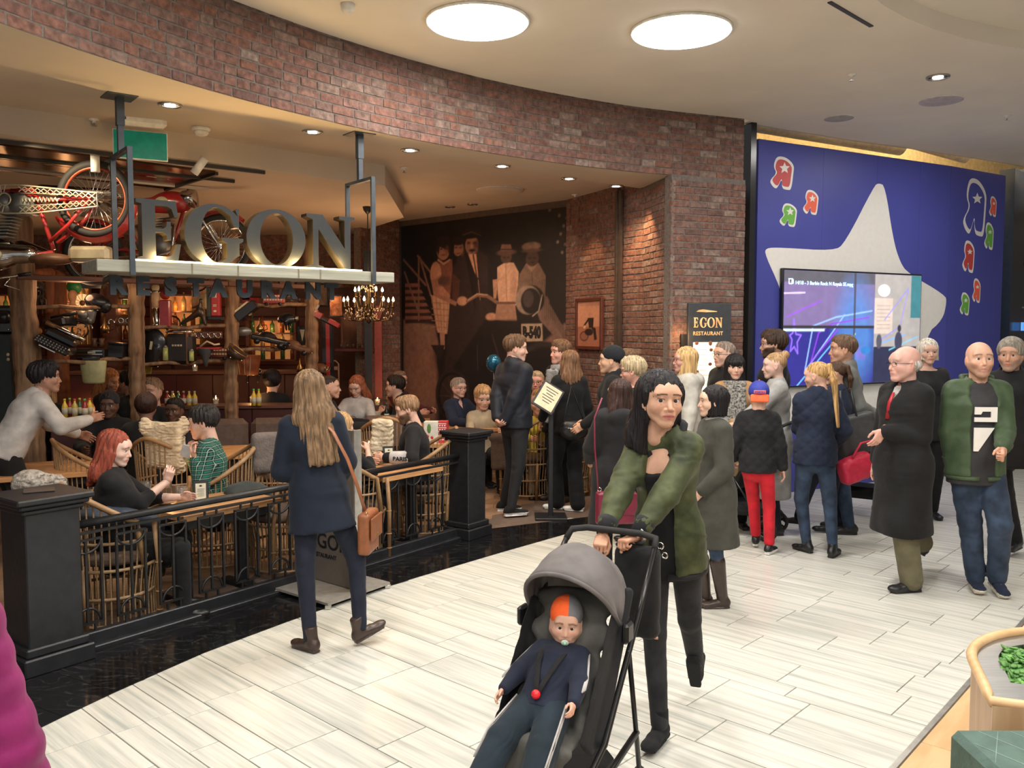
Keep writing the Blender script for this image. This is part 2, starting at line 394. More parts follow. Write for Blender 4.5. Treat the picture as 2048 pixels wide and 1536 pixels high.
# ---------------- heads ----------------
def head_prims(sex='m', kid=0, open_=0, fat=0, smile=0):
    j = 1 if sex == 'm' else .82; 
    P = [ell_((0, -.018, .042), (.077, .097, .084), .01), ell_((0, .01, -.0), (.068, .078, .075), .03),
         cap_((0, .035, -.03), (0, .062, -.088), .050 + fat * .006, .022 * j, .03)]
    for s in (-1, 1):
        P += [cap_((s * (.052 if sex == 'm' else .047), .0, -.035), (s * .02 * j, .058, -.092), .024 + fat * .008, .018 * j, .03), ell_((s * .037, .055, -.024 - .002 * smile), (.026 + .004 * kid, .024 + .004 * smile, .022 + .003 * fat), .025),
              ell_((s * .030, .074, .035), (.026, .012, .010 * j), .02)]
    P += [ell_((0, .068, .05), (.045, .02, .03), .03)]
    for s in (-1, 1): P += [ell_((s * .031, .097, .008), (.022, .018, .015), .012, '-')]
    for s in (-1, 1):
        P += [cap_((s * .0165, .079, .0135), (s * .031, .0855, .0205), .0045, .0045, .004), cap_((s * .031, .0855, .0205), (s * .047, .073, .0125), .0045, .004, .004),
              cap_((s * .0185, .079, -.0005), (s * .031, .082, -.0052), .0038, .0038, .005), cap_((s * .031, .082, -.0052), (s * .046, .072, .002), .0038, .0035, .005)]
    nl = 1 - .25 * kid
    P += [cap_((0, .080, .016), (0, .080 + .024 * nl, -.028), .0085, .0105, .012)]
    for s in (-1, 1): P += [ell_((s * .0125, .088, -.032), (.0085, .010, .0075), .006), ell_((s * .007, .096, -.040), (.0035, .005, .004), .003, '-')]
    P += [ell_((0, .080, -.058), (.028, .014, .02), .02)]
    mz = -.060; up = .006 * smile
    P += [cap_((-.023, .080, mz + up), (0, .093, mz + .003), .0045, .0062, .006), cap_((.023, .080, mz + up), (0, .093, mz + .003), .0045, .0062, .006),
          cap_((-.018, .081, mz - .007 + up * .6 - open_ * .006), (.018, .081, mz - .007 + up * .6 - open_ * .006), .0048, .0048, .006), ell_((0, .088, mz - .010 - open_ * .006), (.014, .008, .006), .006),
          cap_((-.022, .090, mz - .003 + up), (0, .100, mz - .0035), .0018, .0026 + open_ * .003, .002, '-'), cap_((.022, .090, mz - .003 + up), (0, .100, mz - .0035), .0018, .0026 + open_ * .003, .002, '-'),
          ell_((0, .072, -.096), (.020 * j, .018, .016), .015)]
    for s in (-1, 1): P += [ell_((s * .079, -.008, -.002), (.009, .020, .031), .006), ell_((s * .088, -.002, .002), (.006, .010, .018), .004, '-'), ell_((s * .077, -.004, -.024), (.007, .011, .012), .004)]
    P += [cap_((0, -.022, -.03), (0, -.036, -.165), .054 if sex == 'm' else .046, .058 if sex == 'm' else .049, .03)]
    return P
HEADC = {}
def head_mesh(sex, kid, open_, res, fat=0, smile=0):
    k = (sex, kid, open_, res, fat, smile)
    if k not in HEADC: HEADC[k] = sdf(head_prims(sex, kid, open_, fat, smile), res)
    return HEADC[k]
def head_cols(V, skin, lip, brow, beard, sex):
    s = np.array(skin); C_ = np.tile(s, (len(V), 1)); x, y, z = np.abs(V[:, 0]), V[:, 1], V[:, 2]
    def mixin(m, c): C_[:] = C_ * (1 - m[:, None]) + np.array(c) * m[:, None]
    fr = np.clip((y - .03) / .03, 0, 1)
    mixin(.28 * np.exp(-(((x - .037) / .02) ** 2 + ((z + .028) / .02) ** 2)) * fr, s * np.array([1.05, .72, .66]))
    mixin(.25 * np.exp(-((x / .014) ** 2 + ((z + .03) / .012) ** 2)) * fr, s * np.array([1.05, .75, .7]))
    mixin(.4 * np.clip((x - .078) / .006, 0, 1), s * np.array([1, .75, .7]))
    mz = -.0625; m = np.clip(1.25 - ((x / .026) ** 2 + ((z - mz) / (.0125 - .0045 * np.clip(x / .026, 0, 1))) ** 2), 0, .35) / .35 * (y > .074); mixin(m * .85, lip)
    m = np.clip(1 - np.abs(z - mz) / .0022, 0, 1) * (x < .021) * (y > .07); mixin(m * .7, np.array(lip) * .3)
    bz = .032 + .004 * np.cos((x - .03) / .02) - .002 * (x > .04); m = np.clip(1.2 - (np.abs(z - bz) / (.0042 if sex == 'f' else .0055)) ** 2, 0, 1) * ((x > .012) & (x < .052) & (y > .055)); mixin(m * .85, brow)
    if sex == 'f':
        m = np.clip(1.2 - (np.abs(z - .0135 - .003 * (x > .04)) / .003) ** 2, 0, 1) * ((x > .017) & (x < .048) & (y > .066)); mixin(m * .6, np.array(brow) * .5)
    if beard is not None:
        bc, st = beard; m = np.clip((-.032 - z + (x - .03) * .55) / .012, 0, 1) * np.clip((y + .01 + x * .1) / .02, 0, 1) * (1 - np.clip(1.3 - ((x / .024) ** 2 + ((z - mz) / .010) ** 2), 0, 1)) * (z > -.135); mixin(m * st, bc)
    return C_
def eye_parts(skin, iris, look=(0, 0)):
    out = []
    for s in (-1, 1):
        n, mm = 20, 24; V = [];Cc = []
        for i in range(mm + 1):
            t = math.pi * i / mm
            for k in range(n): a = 2 * math.pi * k / n; V.append((math.sin(t) * math.cos(a), math.cos(t), math.sin(t) * math.sin(a))); Cc.append((.02, .02, .02) if i <= 2 else (iris if i <= 4 else (.62, .58, .55)))
        V = np.array(V) * .0150; ca, sa = math.cos(look[0]), math.sin(look[0]); V = V @ np.array([[ca, sa, 0], [-sa, ca, 0], [0, 0, 1]]).T
        V = V + np.array([s * .031, .0705, .0075]); Q = np.array([(i * n + k, (i + 1) * n + k, (i + 1) * n + (k + 1) % n, i * n + (k + 1) % n) for i in range(mm) for k in range(n)])
        out.append((V, Q, np.array(Cc)))
    return out
# ---------------- hands ----------------
HANDC = {}
def hand_mesh(kind, res):
    if (kind, res) in HANDC: return HANDC[(kind, res)]
    curl = {'relax': (.30, .35, .25), 'grip': (1.15, 1.25, .8), 'fist': (1.45, 1.5, 1.0), 'flat': (.08, .08, .05), 'hold': (.7, .6, .4), 'point': (.15, .1, .1)}[kind]
    P = [bx_((0, .050, 0), (.037, .047, .0125), .012, .01), cap_((0, -.03, 0), (0, .02, 0), .025, .026, .015), ell_((-.026, .034, -.008), (.016, .028, .014), .012)]
    for i, (x, ln, r) in enumerate([(-.0285, .070, .0088), (-.0098, .078, .0092), (.0095, .074, .0088), (.0275, .058, .0078)]):
        p = np.array([x, .088 - abs(i - 1) * .004, .002]); a = -.03 * (x / .03); g = 0; seg = (.46 * ln, .30 * ln, .24 * ln)
        cc = curl if not (kind == 'point' and i > 0) else (1.4, 1.5, 1)
        P += [cap_(p - np.array([0, .03, 0]), p, r, r, .006)]
        for q in range(3):
            g += cc[q] + .04 * i; d = np.array([math.sin(-a) * math.cos(g), math.cos(g), -math.sin(g)]); p2 = p + d * seg[q]
            P.append(cap_(p, p2, r * (1 - .08 * q), r * (1 - .08 * (q + 1)), .002)); p = p2
    c = {'flat': .1, 'relax': .3, 'hold': .6, 'point': .7}.get(kind, .9)
    p0 = np.array([-.022, .018, -.006]); p1 = p0 + np.array([-.030 * (1 - .3 * c), .026, -.012 - .012 * c]); p2 = p1 + np.array([-.010 + .018 * c, .030, -.006 - .016 * c]); p3 = p2 + np.array([-.002 + .018 * c, .022 - .004 * c, -.004 - .004 * c])
    P += [cap_(p0, p1, .015, .0118, .01), cap_(p1, p2, .0112, .0100, .002), cap_(p2, p3, .0098, .0085, .002)]
    HANDC[(kind, res)] = sdf(P, res); return HANDC[(kind, res)]
def frame(y, z):    # columns x,y,z with y exact
    y = nrm(y); z = np.asarray(z, float); z = z - y * (z @ y)
    if np.linalg.norm(z) < 1e-3: z = np.array([1, 0, 0.]) - y * y[0]
    z = nrm(z); return np.stack([np.cross(y, z), y, z], 1)
def ik(a, t, l1, l2, pole):
    d = t - a; L_ = np.linalg.norm(d); mx = (l1 + l2) * .998
    if L_ > mx: t = a + d / L_ * mx; d = t - a; L_ = mx
    x = (l1 * l1 - l2 * l2 + L_ * L_) / (2 * L_); h = math.sqrt(max(l1 * l1 - x * x, 0)); u = d / L_; p = np.asarray(pole, float); p = p - u * (p @ u); return a + u * x + nrm(p) * h, t
SKIN = mat('skin', attr='Col', rough=.5, var=.05, sc=30, sub=.05, spec=.35, bump=.08, bsc=160)
HAIRM = {}
def hairmat(col):
    k = 'hair_%.2f_%.2f_%.2f' % tuple(col)
    m = mat(k, np.array(col) * .55, .48, col2=np.array(col) * 1.35, sc=7, vec=(9, 9, .9), bump=.7, bsc=16, spec=.3); return m
BLACKL = mat('black_leather', (.012, .012, .013), .38, bump=.15, bsc=60)
WHITES = mat('white_rubber', (.75, .74, .7), .5)
FRAMEG = mat('glasses_frame', (.02, .015, .015), .25)
def shoe_mesh(kind, boot, res):
    k = ('shoe', kind, boot, res)
    if k in HANDC: return HANDC[k]
    P = [ec_((0, -.045, .045), (0, .06, .040), (.036, .036), (.040, .030), (1, 0, 0), (0, 0, 1), .02), ell_((0, .12, .030), (.044, .062, .028), .03), cap_((0, -.02, .07), (0, -.005, .10 + boot), .040, .040 + .012 * min(boot * 4, 1), .03)]
    P += [ec_((0, -.062, .008), (0, .145, .008), (.036, .011), (.041, .011), (1, 0, 0), (0, 0, 1), .004)]
    if kind == 'heel': P += [bx_((0, -.055, .01), (.03, .03, .012), .006, .004)]
    P += [pl_((0, 0, 0), (0, 0, -1)), pl_((0, 0, .10 + boot), (0, 0, 1))]
    HANDC[k] = sdf(P, res, wrinkle(.0015, 60, 3)); return HANDC[k]
NP = [0]
def person(label, px, d, ytop, hd, sex='m', H=None, foot=None, pel=None, lean=0, roll=0, twist=0, feet=None, hands=None, hk=('relax', 'relax'), hdir=None, palm=None, epole=None, head=(0, 0, 0), headk=1, kid=0,
           skin=(.62, .36, .26), lip=None, beard=None, iris=(.08, .04, .02), look=(0, 0), open_=0, smile=0, fat=0, res=.016, hres=.005,
           top=None, bottom=None, inner=None, hair=None, shoes=None, glasses=None, group=None, z0=0, build=1.0, seed=None, sleeves=True, legs=True, name='person', extra=None, kpole=None, wid=1, seated=False, wh=None, wf=None):
    NP[0] += 1; seed = seed if seed is not None else NP[0]
    X, Y = (foot if foot is not None else ((px - 1024) / F * d * 1.0, d))
    if H is None: H = (AT(px, ytop, Y)[2] - z0) * (1.75 / 1.32 if seated else 1)
    s = H / 1.75
    if seated:
        pel = pel or (0, -.02, .52); feet = feet or ((-.13, .42, 0, -5), (.13, .42, 0, 5)); hands = hands or ((-.16, .40, .80), (.14, .42, .80))
    Ri = rotz(R(hd)); w2l = lambda p: (Ri @ (np.asarray(p, float) - np.array([X, Y, z0]))) / s
    if wh: hands = [w2l(AT(*q)) if q is not None else hands_d for q, hands_d in zip(wh, (hands or ((-.25, .06, .80), (.25, .06, .80))))]
    if wf:
        feet = []
        for q in wf: g_ = w2l(G(q[0], q[1])); a_ = R(q[2] - hd); lift = q[3] if len(q) > 3 else 0; feet.append((g_[0] - .04 * math.sin(a_), g_[1] - .04 * math.cos(a_), lift, q[2] - hd, q[4] if len(q) > 4 else 0))
    root = thing(name, label, 'person', (X, Y, z0), -R(hd), group)
    P0 = np.array(pel if pel is not None else (0, 0, .95)); Rt = np.array((Matrix.Rotation(-R(twist), 3, 'Z') @ Matrix.Rotation(R(roll), 3, 'Y') @ Matrix.Rotation(-R(lean), 3, 'X')))
    T = lambda x, y, z: P0 + Rt @ np.array([x, y, z])
    ux, uy, uz = Rt[:, 0], Rt[:, 1], Rt[:, 2]; m = sex == 'm'; sw = (.160 if m else .142) * build; b = build
    Nk = T(0, -.015, .53)
    hr = np.array(Matrix.Rotation(-R(head[0]) , 3, 'Z') @ Matrix.Rotation(-R(head[1]), 3, 'X') @ Matrix.Rotation(R(head[2]), 3, 'Y'))
    rel = Rt if pel is None or abs(lean) < 25 else Rt
    Hc = Nk + (Rt * .5 + np.eye(3) * .5) @ np.array([0, .03, .137 * (1 + (headk - 1) * .75)]); Rh = hr
    SL = [T(-sw, -.01, .455), T(sw, -.01, .455)]
    hands = hands or ((-.25, .06, .80), (.25, .06, .80)); feet = feet or ((-.10, -.02, 0, -8), (.10, .02, 0, 8)); arm = []; leg = []
    for i in (0, 1):
        sg = -1 if i == 0 else 1; pole = epole[i] if epole else (sg * .5, -.8, -.3)
        e, w_ = ik(SL[i], np.array(hands[i], float), .285, .25, pole); arm.append((SL[i], e, w_))
        hp = T(sg * .085 * b, 0, -.04); f = feet[i]; an = np.array([f[0], f[1], f[2] + .085]); kp = kpole[i] if kpole else (math.sin(R(f[3])), math.cos(R(f[3])), .05)
        k_, an = ik(hp, an, .42, .415, kp); leg.append((hp, k_, an))
    # ---- body ----
    tor = lambda t=0: ([ec_(T(0, 0, -.07), T(0, 0, .03), (.155 * b + t, .11 * b + t), (.155 * b + t, .11 * b + t), ux, uy, .03), ec_(T(0, 0, .03), T(0, .0, .17), (.155 * b + t, .11 * b + t), ((.14 if m else .118) * b + t, .10 * b * (1 + fat * .3) + t), ux, uy, .03),
        ec_(T(0, 0, .17), T(0, .0, .36), ((.14 if m else .118) * b + t, .10 * b * (1 + fat * .3) + t), ((.165 if m else .14) * b + t, .113 * b + t), ux, uy, .03),
        ec_(T(0, 0, .36), T(0, -.012, .47), ((.165 if m else .14) * b + t, .11 * b + t), (.10 * b + t, .065 + t), ux, uy, .04), cap_(T(-sw * .8, -.012, .46), T(sw * .8, -.012, .46), .052 * b + t, .052 * b + t, .045)]
        + ([] if m or kid else [ell_(T(q * .06 * b, .078 * b + t * .5, .325), (.055, .045, .055), .03) for q in (-1, 1)]))
    Bp = tor(-.012 if (top or inner) else 0) + [cap_(T(0, -.015, .47), Nk + Rt @ np.array([0, .0, .06]), .06 if m else .05, .05 if m else .043, .03)]
    for (a, e, w_) in arm: Bp += [cap_(a, e, .036 * b, .030 * b, .02), cap_(e, w_, (.041 if sleeves == 'bare' or (top and top.get('cuff', 0) > .06) else .030) * b, .025, .01)]
    for (h, k_, an) in leg: Bp += [cap_(h, k_, .066 * b, .042 * b, .03), cap_(k_, an, .042 * b, .030, .01)]
    Vb, Qb = sdf(Bp, .02 if sleeves is True else .014); Vs = [Vb]; Qs = [Qb]; Cs = [np.tile(np.array(skin), (len(Vb), 1))]; n = len(Vb)
    lip = lip or (skin[0] * .82, skin[1] * .42, skin[2] * .42); hc = hair.get('col', (.03, .02, .015)) if hair else (.2, .15, .12)
    def addp(V, Q, C_):
        nonlocal n
        Vs.append(V); Qs.append(Q + n); Cs.append(C_); n += len(V)
    V, Q = head_mesh(sex, kid, open_, hres, fat, smile); C_ = head_cols(V, skin, lip, np.array(hc) * .7, beard, sex); hk_ = headk * (1.04 if m else 1.0)
    hx = lambda V: (V * hk_) @ Rh.T + Hc
    if not m and not kid: V = V * np.array([1.05, 1, .95])
    if kid: V = V.copy(); V[:, 2] = np.where(V[:, 2] < 0, V[:, 2] * .9, V[:, 2]); V[:, 0] *= 1.02
    addp(hx(V), Q, C_)
    for (V, Q, C_) in eye_parts(skin, iris, look): addp(hx(V * (np.array([1.05, 1, .95]) if not m and not kid else 1)), Q, C_)
    hf = []
    for i in (0, 1):
        a, e, w_ = arm[i]; dr = nrm(hdir[i]) if hdir and hdir[i] is not None else nrm(w_ - e); up = -np.array(palm[i]) if palm and palm[i] is not None else np.array([(-1, 1)[i], 0, 0.15])
        M3 = frame(dr, up); V, Q = hand_mesh(hk[i], .004 if hres < .0055 else .006); V = V.copy(); Q2 = Q
        if i == 0: V[:, 0] *= -1; Q2 = Q[:, ::-1]
        ks = .92 if m else .84
        V = (V * ks) @ M3.T + w_; addp(V, Q2, np.tile(np.array(skin) * np.array([1, .93, .9]), (len(V), 1))); hf.append((w_, M3))
    me = fastmesh('body', np.concatenate(Vs) * s, np.concatenate(Qs), SKIN, np.concatenate(Cs)); link('body', me, root)
    # ---- trousers ----
    if bottom:
        bt = dict(t=.012, knee=0, ank=0, cut=.0, mat=None); bt.update(bottom); t = bt['t']; tp = [ec_(T(0, 0, -.09), T(0, 0, .05), (.157 * b + t, .113 * b + t), (.15 * b + t, .105 * b + t), ux, uy, .03)]
        if not bt.get('skirt'):
            for i, (h, k_, an) in enumerate(leg):
                A = an + (k_ - an) * bt['cut']; tp += [cap_(h, k_, .085 * b + t, .058 * b + t + bt['knee'], .025), cap_(k_, A, .057 * b + t + bt['knee'], .037 + t + bt['ank'], .015)]
            tp += [pl_(T(0, 0, .09), uz)]
        V, Q = sdf(tp, res, wrinkle(bt.get('wr', .0045), 26, seed)); link('trousers', fastmesh('trousers', V * s, Q, bt['mat']), root)
    # ---- inner and top ----
    def garment(g, nm, lay):
        t = g.get('t', .014) ; hem = g.get('hem', -.10); gp = tor(t)
        fl = g.get('flare', .01); gp += [ec_(T(0, 0, .08), T(0, g.get('hy', 0), min(hem, -.08)), (.142 * b + t, .108 * b + t), (.16 * b + t + fl, .115 * b + t + fl), ux, uy, .03)]
        if g.get('coat'):   # hangs down around the thighs
            e_ = (leg[0][1] + leg[1][1]) / 2; c0 = T(0, 0, -.05); zz = g['coat']; c1 = np.array([e_[0] * .6, e_[1] * .4, zz + .02]); fx = g.get('fx', .19); fy = g.get('fy', .15)
            gp += [ec_(c0, c1, (.165 * b + t, .12 * b + t), (fx, fy), (1, 0, 0), (0, 1, 0), .05)]
            for (h_, k_, an_) in leg: gp += [cap_(h_, k_, .10 * b + t, .085 * b + t, .08), cap_(k_, an_, .085 * b + t, .08 * b + t, .08)]
        neck = g.get('neck', .05)
        gp += [cap_(T(0, -.02, .46), T(0, -.018, .50 + neck * .4), .075 + t * .5, .058 + t * .6, .03)]
        if g.get('collar'): gp += [cap_(T(0, -.018, .50), T(0, -.022, .50 + g['collar']), .060 + t, .062 + t, .02)]
        if g.get('hood'): gp += [ell_(T(0, -.11, .47), (.12, .075, .085), .03, M=Rt), cap_(T(-.09, -.02, .50), T(.09, -.02, .50), .04, .04, .03)]
        vn = g.get('vneck', 0)
        if vn: gp += [ec_(T(0, .11, .50), T(0, .12, .50 - vn), (.045, .09), (.008, .07), ux, uy, .008, '-')]
        nt_ = .056 if m else .047
        gp += [cap_(T(0, -.012, .49 + (0 if not g.get('collar') else .0)), T(0, .02, .75), nt_ + g.get('nw', .004), nt_ + .02 + g.get('nw', .004), .006, '-')]
        if g.get('wide'): gp += [ec_(T(0, .0, .535), T(0, 0, .62), (.13, .07), (.14, .1), ux, uy, .02, '-')]
        if g.get('low'): gp += [pl_(T(0, .10, g['low']), nrm(uz + uy * .55))]
        if g.get('open'):   # wedge taken out of the front
            ow = g['open']; gp += [bx_(T(0, .17, .16), (ow, .115, .42), .02, .02, '-', M=Rt), ell_(T(0, .14, .44), (ow + .02, .09, .09), .02, '-', M=Rt)]
        if g.get('sl', 1):
            cu = g.get('cuff', .03); ts = g.get('ts', t)
            for (a, e, w_) in arm:
                A = e + (w_ - e) * (1 - cu / .25) if g.get('sl', 1) == 1 else a + (e - a) * .5
                if g.get('sl', 1) == 1: gp += [cap_(a, e, .047 * b + ts * .9, .044 * b + ts + g.get('slv', 0), .035), cap_(e, A, .044 * b + ts + g.get('slv', 0), .030 + ts * .8, .012)]
                else: gp += [cap_(a, A, .054 * b + t, .052 * b + t, .035)]
        gp += [pl_((0, 0, g['coat']), (0, 0, -1)) if g.get('coat') else pl_(T(0, 0, hem), -uz)]
        if g.get('puff'):
            pf = g['puff']; w0 = wrinkle(g.get('wr', .004), 22, seed)
            dz = lambda P: w0(P) + pf * (.5 - np.abs(np.sin(P[:, 2] * 46)))
        elif g.get('quilt'):
            w0 = wrinkle(.002, 22, seed); dz = lambda P: w0(P) - .009 * np.minimum(np.abs(np.sin((P[:, 2] + P[:, 0]) * 28)), np.abs(np.sin((P[:, 2] - P[:, 0]) * 28))) ** .5 + .003
        else: dz = wrinkle(g.get('wr', .005), g.get('wf', 20), seed)
        V, Q = sdf(gp, g.get('res', res), dz); o = link(nm, fastmesh(nm, V * s, Q, g['mat']), root)
        if g.get('label'): o['label'] = g['label']
        if g.get('rib') is not None:   # ribbed collar, cuffs and hem
            rb = MB(); cu_ = g.get('cuff', .03); ts_ = g.get('ts', t)
            for (a, e, w_) in arm: dd = nrm(w_ - e); rb.tube([w_ - dd * (cu_ + .02), w_ - dd * (cu_ - .005), w_ - dd * .012], [.034 + ts_ * .95, .038 + ts_ * .3, .033], 14)
            if not g.get('coat'):
                c0 = T(0, 0, hem + .005); ring = lambda z, k: [T(math.cos(q) * (.155 * b + t + k), math.sin(q) * (.112 * b + t + k), z) for q in (np.linspace(.55 * math.pi, 2.45 * math.pi, 30) if g.get('open') else np.linspace(0, 2 * math.pi, 30))]
                rb.tube(ring(hem - .01, .0), .016, 8)
            rc = [T(math.cos(q) * (.078 + t * .4), math.sin(q) * (.078 + t * .4) - .02, .525 - .04 * max(0, math.sin(q))) for q in np.linspace(.56 * math.pi, 2.44 * math.pi, 20)]
            if g.get('open'): rc = [T(math.cos(q) * (.083 + t * .5), math.sin(q) * (.075 + t * .5) - .02, .556 - .15 * max(0, math.sin(q))) for q in np.linspace(.66 * math.pi, 2.34 * math.pi, 20)]
            rb.tube(rc, .019, 8); rb.v = [v * s for v in rb.v]; rb.obj('ribbing', g['rib'], o)
        return o
    if inner: garment(inner, inner.get('name', 'shirt'), 0)
    if top: garment(top, top.get('name', 'jacket'), 1)
    # ---- shoes ----
    if shoes:
        V, Q = shoe_mesh(shoes.get('kind', 'flat'), shoes.get('boot', 0), .008)
        for i in (0, 1):
            f = feet[i]; h, k_, an = leg[i]; pt = f[4] if len(f) > 4 else 0
            M3 = rotz(-R(f[3])) @ np.array(Matrix.Rotation(R(-pt), 3, 'X')); W = V.copy() * (1 if m else .93) * np.array([wid, 1, 1])
            if shoes.get('shaft'): pass
            W = (W - np.array([0, 0, .085])) @ M3.T + an
            so = [shoes['mat']]; me = fastmesh('shoe', W * s, Q, so + ([shoes['sole']] if shoes.get('sole') else []))
            if shoes.get('sole'):
                zc = V[Q].mean(1)[:, 2]; me.polygons.foreach_set('material_index', (zc < shoes.get('sz', .022)).astype(np.int32))
            so_ = link('shoe', me, root)
            if shoes.get('lace'):
                q = MB(); [q.tube([(((np.array([x_, .03 + .022 * k, .088 - .011 * k - abs(x_) * .35]) - np.array([0, 0, .085])) @ M3.T + an) * s) for x_ in (-.022, 0, .022)], .003, 5) for k in range(5)]; q.obj('laces', WHITES, so_)
            if shoes.get('shaft'):
                V2, Q2 = sdf([cap_(an + np.array([0, -.01, -.02]), an + (k_ - an) * shoes['shaft'], .042, .062, .01)], .012, wrinkle(.002, 40, i)); link('boot_shaft', fastmesh('boot_shaft', V2 * s, Q2, shoes['mat']), so_)
    # ---- hair and hats, head frame ----
    def hadd(prims, nm, mt, rs=.007, dsp=None, par=root, lab=None):
        V, Q = sdf(prims, rs, dsp); o = link(nm, fastmesh(nm, ((V * hk_) @ Rh.T + Hc) * s, Q, mt), par)
        if lab: o['label'] = lab
        return o
    if hair:
        st = hair['st']; hm = hairmat(hc); v = hair.get('vol', 0); X_ = (1, 0, 0); Y_ = (0, 1, 0); ln = hair.get('len', .3)
        base = [ell_((0, -.022, .046), (.084 + v, .103 + v, .090 + v), .01)]; face = [ell_((0, .112, -.028), (.073, .066, .100), .02, '-')]
        if st == 'none': pr = [ell_((0, -.03, .04), (.02, .02, .02))]; dsp = None
        elif st == 'short': pr = base + [ell_((0, .03, .095), (.055 + v, .05 + v, .035 + v), .03)] + face + [pl_((0, -.05, -.05), (0, -.2, -1)), bx_((0, .06, -.08), (.12, .065, .082), .02, .02, '-')]; dsp = streaks(.003 + v * .15, 160)
        elif st == 'fringe': pr = [ell_((0, -.03, .0), (.083, .092, .06), .01), ell_((0, .0, .10), (.075, .11, .085), .03, '-'), bx_((0, .08, -.02), (.12, .075, .12), .02, .02, '-'), pl_((0, 0, -.06), (0, 0, -1))]; dsp = streaks(.002, 160)
        elif st == 'bob': pr = base + [ec_((0, -.03, .03), (0, -.025, -ln), (.092 + v, .095 + v), (.098 + v, .085 + v), X_, Y_, .03), ell_((0, .115, -.045), (.062, .085, .098), .02, '-'), pl_((0, 0, -ln), (0, 0, -1))] + ([ell_((0, .070, .052), (.066, .036, .036), .01), ell_((0, .085, .035), (.058, .016, .022), .01)] if hair.get('bangs') else []); dsp = streaks(.003, 150)
        elif st == 'long': pr = base + [ec_((0, -.035, .03), (0, -.065, -.16), (.09 + v, .09 + v), (.115 + v, .06 + v), X_, Y_, .03), ec_((0, -.065, -.16), (0, hair.get('by', -.11), -.10 - ln), (.115 + v, .055 + v), (.085, .022), X_, Y_, .04)] \
            + ([ec_((q * .075, -.01, -.02), (q * .10, hair.get('sy', -.03), -.20), (.028, .05), (.03, .04), X_, Y_, .03) for q in (-1, 1)] if hair.get('sides', 1) else [ell_((q * .082, -.02, .03), (.014, .05, .05), .02) for q in (-1, 1)]) + [ell_((0, .115, -.04), (.062, .08, .10), .015, '-'), cap_((0, .0, -.10), (0, .02, -.2), .055, .06, .02, '-')]; dsp = streaks(.0034, 140)
        elif st in ('pony', 'bun', 'up'):
            pr = [ell_((0, -.020, .044), (.081, .100, .087), .01)] + face + [ell_((0, .10, -.10), (.12, .1, .09), .03, '-'), pl_((0, -.05, -.06), (0, -.4, -1))]; dsp = streaks(.0012, 170)
            if st == 'pony': tz = hair.get('tz', .06); pr += [ell_((0, -.115, tz), (.028, .028, .025), .01), ec_((0, -.125, tz), (0, -.145, tz - .12), (.022, .022), (.038, .026), X_, Y_, .01), ec_((0, -.145, tz - .12), (0, -.135, tz - ln), (.038, .026), (.020, .012), X_, Y_, .02)]
            if st == 'bun': pr += [ell_((0, -.10, .10), (.045, .042, .042), .012)]
        elif st == 'curly': v = max(v, .012); pr = [ell_((0, -.022, .046), (.086 + v, .105 + v, .092 + v), .01)] + face + [pl_((0, -.05, -.06), (0, -.2, -1)), bx_((0, .06, -.08), (.12, .06, .08), .02, .02, '-')]; dsp = wrinkle(.006, 130, seed)
        o = hadd(pr, 'hair', hm, hair.get('res', .007), dsp)
        if hair.get('beanie') is not None:
            hadd([ell_((0, -.025, .055), (.092, .113, .100), .01), bx_((0, 0, -.10), (.3, .3, .118), .01, .01, '-', M=np.array(Matrix.Rotation(R(hair.get('tilt', 8)), 3, 'X')))], 'knitted_hat', hair['beanie'], .006, lambda P: .0015 * np.sin(np.arctan2(P[:, 0], P[:, 1] + .02) * 60))
    if glasses:
        g = MB(); g.X = X4()
        for q in (-1, 1):
            g.tube([(q * (.033 + .024 * math.cos(a_)), .099 - .006 * abs(math.cos(a_)) * (math.cos(a_) > 0), .004 + .015 * math.sin(a_)) for a_ in np.linspace(0, 6.283, 16, endpoint=False)], .0016, 5, close=True); g.tube([(q * .054, .095, .012), (q * .078, .05, .012), (q * .083, -.01, .010), (q * .084, -.03, -.008)], .0018, 5)
        g.tube([(-.012, .103, .010), (0, .106, .013), (.012, .103, .010)], .0016, 5); g.v = [((v * hk_) @ Rh.T + Hc) * s for v in g.v]; g.obj('glasses', glasses, root)
    info = dict(root=root, s=s, T=T, Hc=Hc, Rh=Rh, hk=hk_, arm=arm, leg=leg, hands=hf, hadd=hadd, X=X, Y=Y, hd=hd, Rt=Rt)
    return info
def loc2w(inf, p):
    return rotz(-R(inf['hd'])) @ (np.asarray(p) * inf['s']) + np.array(inf['root'].location)
# ---------------- structure ----------------
BRICK = mat('brick_clay', attr='Col', rough=.9, var=.45, sc=22, bump=.6, bsc=70, coord='World')
MORT = mat('mortar', (.145, .12, .105), .95, var=.2, sc=40, bump=.4, coord='World')
def interp(P, s):
    P = np.array(P, float); L_ = np.r_[0, np.cumsum(np.linalg.norm(np.diff(P, axis=0), axis=1))]
    s = np.clip(s, 0, L_[-1] - 1e-6); i = int(np.searchsorted(L_, s, side='right') - 1); i = min(i, len(P) - 2)
    t = (s - L_[i]) / (L_[i + 1] - L_[i]); d = nrm(P[i + 1] - P[i]); return P[i] + (P[i + 1] - P[i]) * t, d
def plen(P): P = np.array(P, float); return float(np.linalg.norm(np.diff(P, axis=0), axis=1).sum())
CL = [tuple((np.array(c_) * .62 + np.array([.125, .075, .060]) * .42) * .72) for c_ in [(.29, .135, .10), (.25, .12, .095), (.32, .17, .13), (.21, .11, .09), (.36, .25, .20), (.27, .16, .13), (.40, .31, .26), (.30, .13, .085)]]
BM = {}
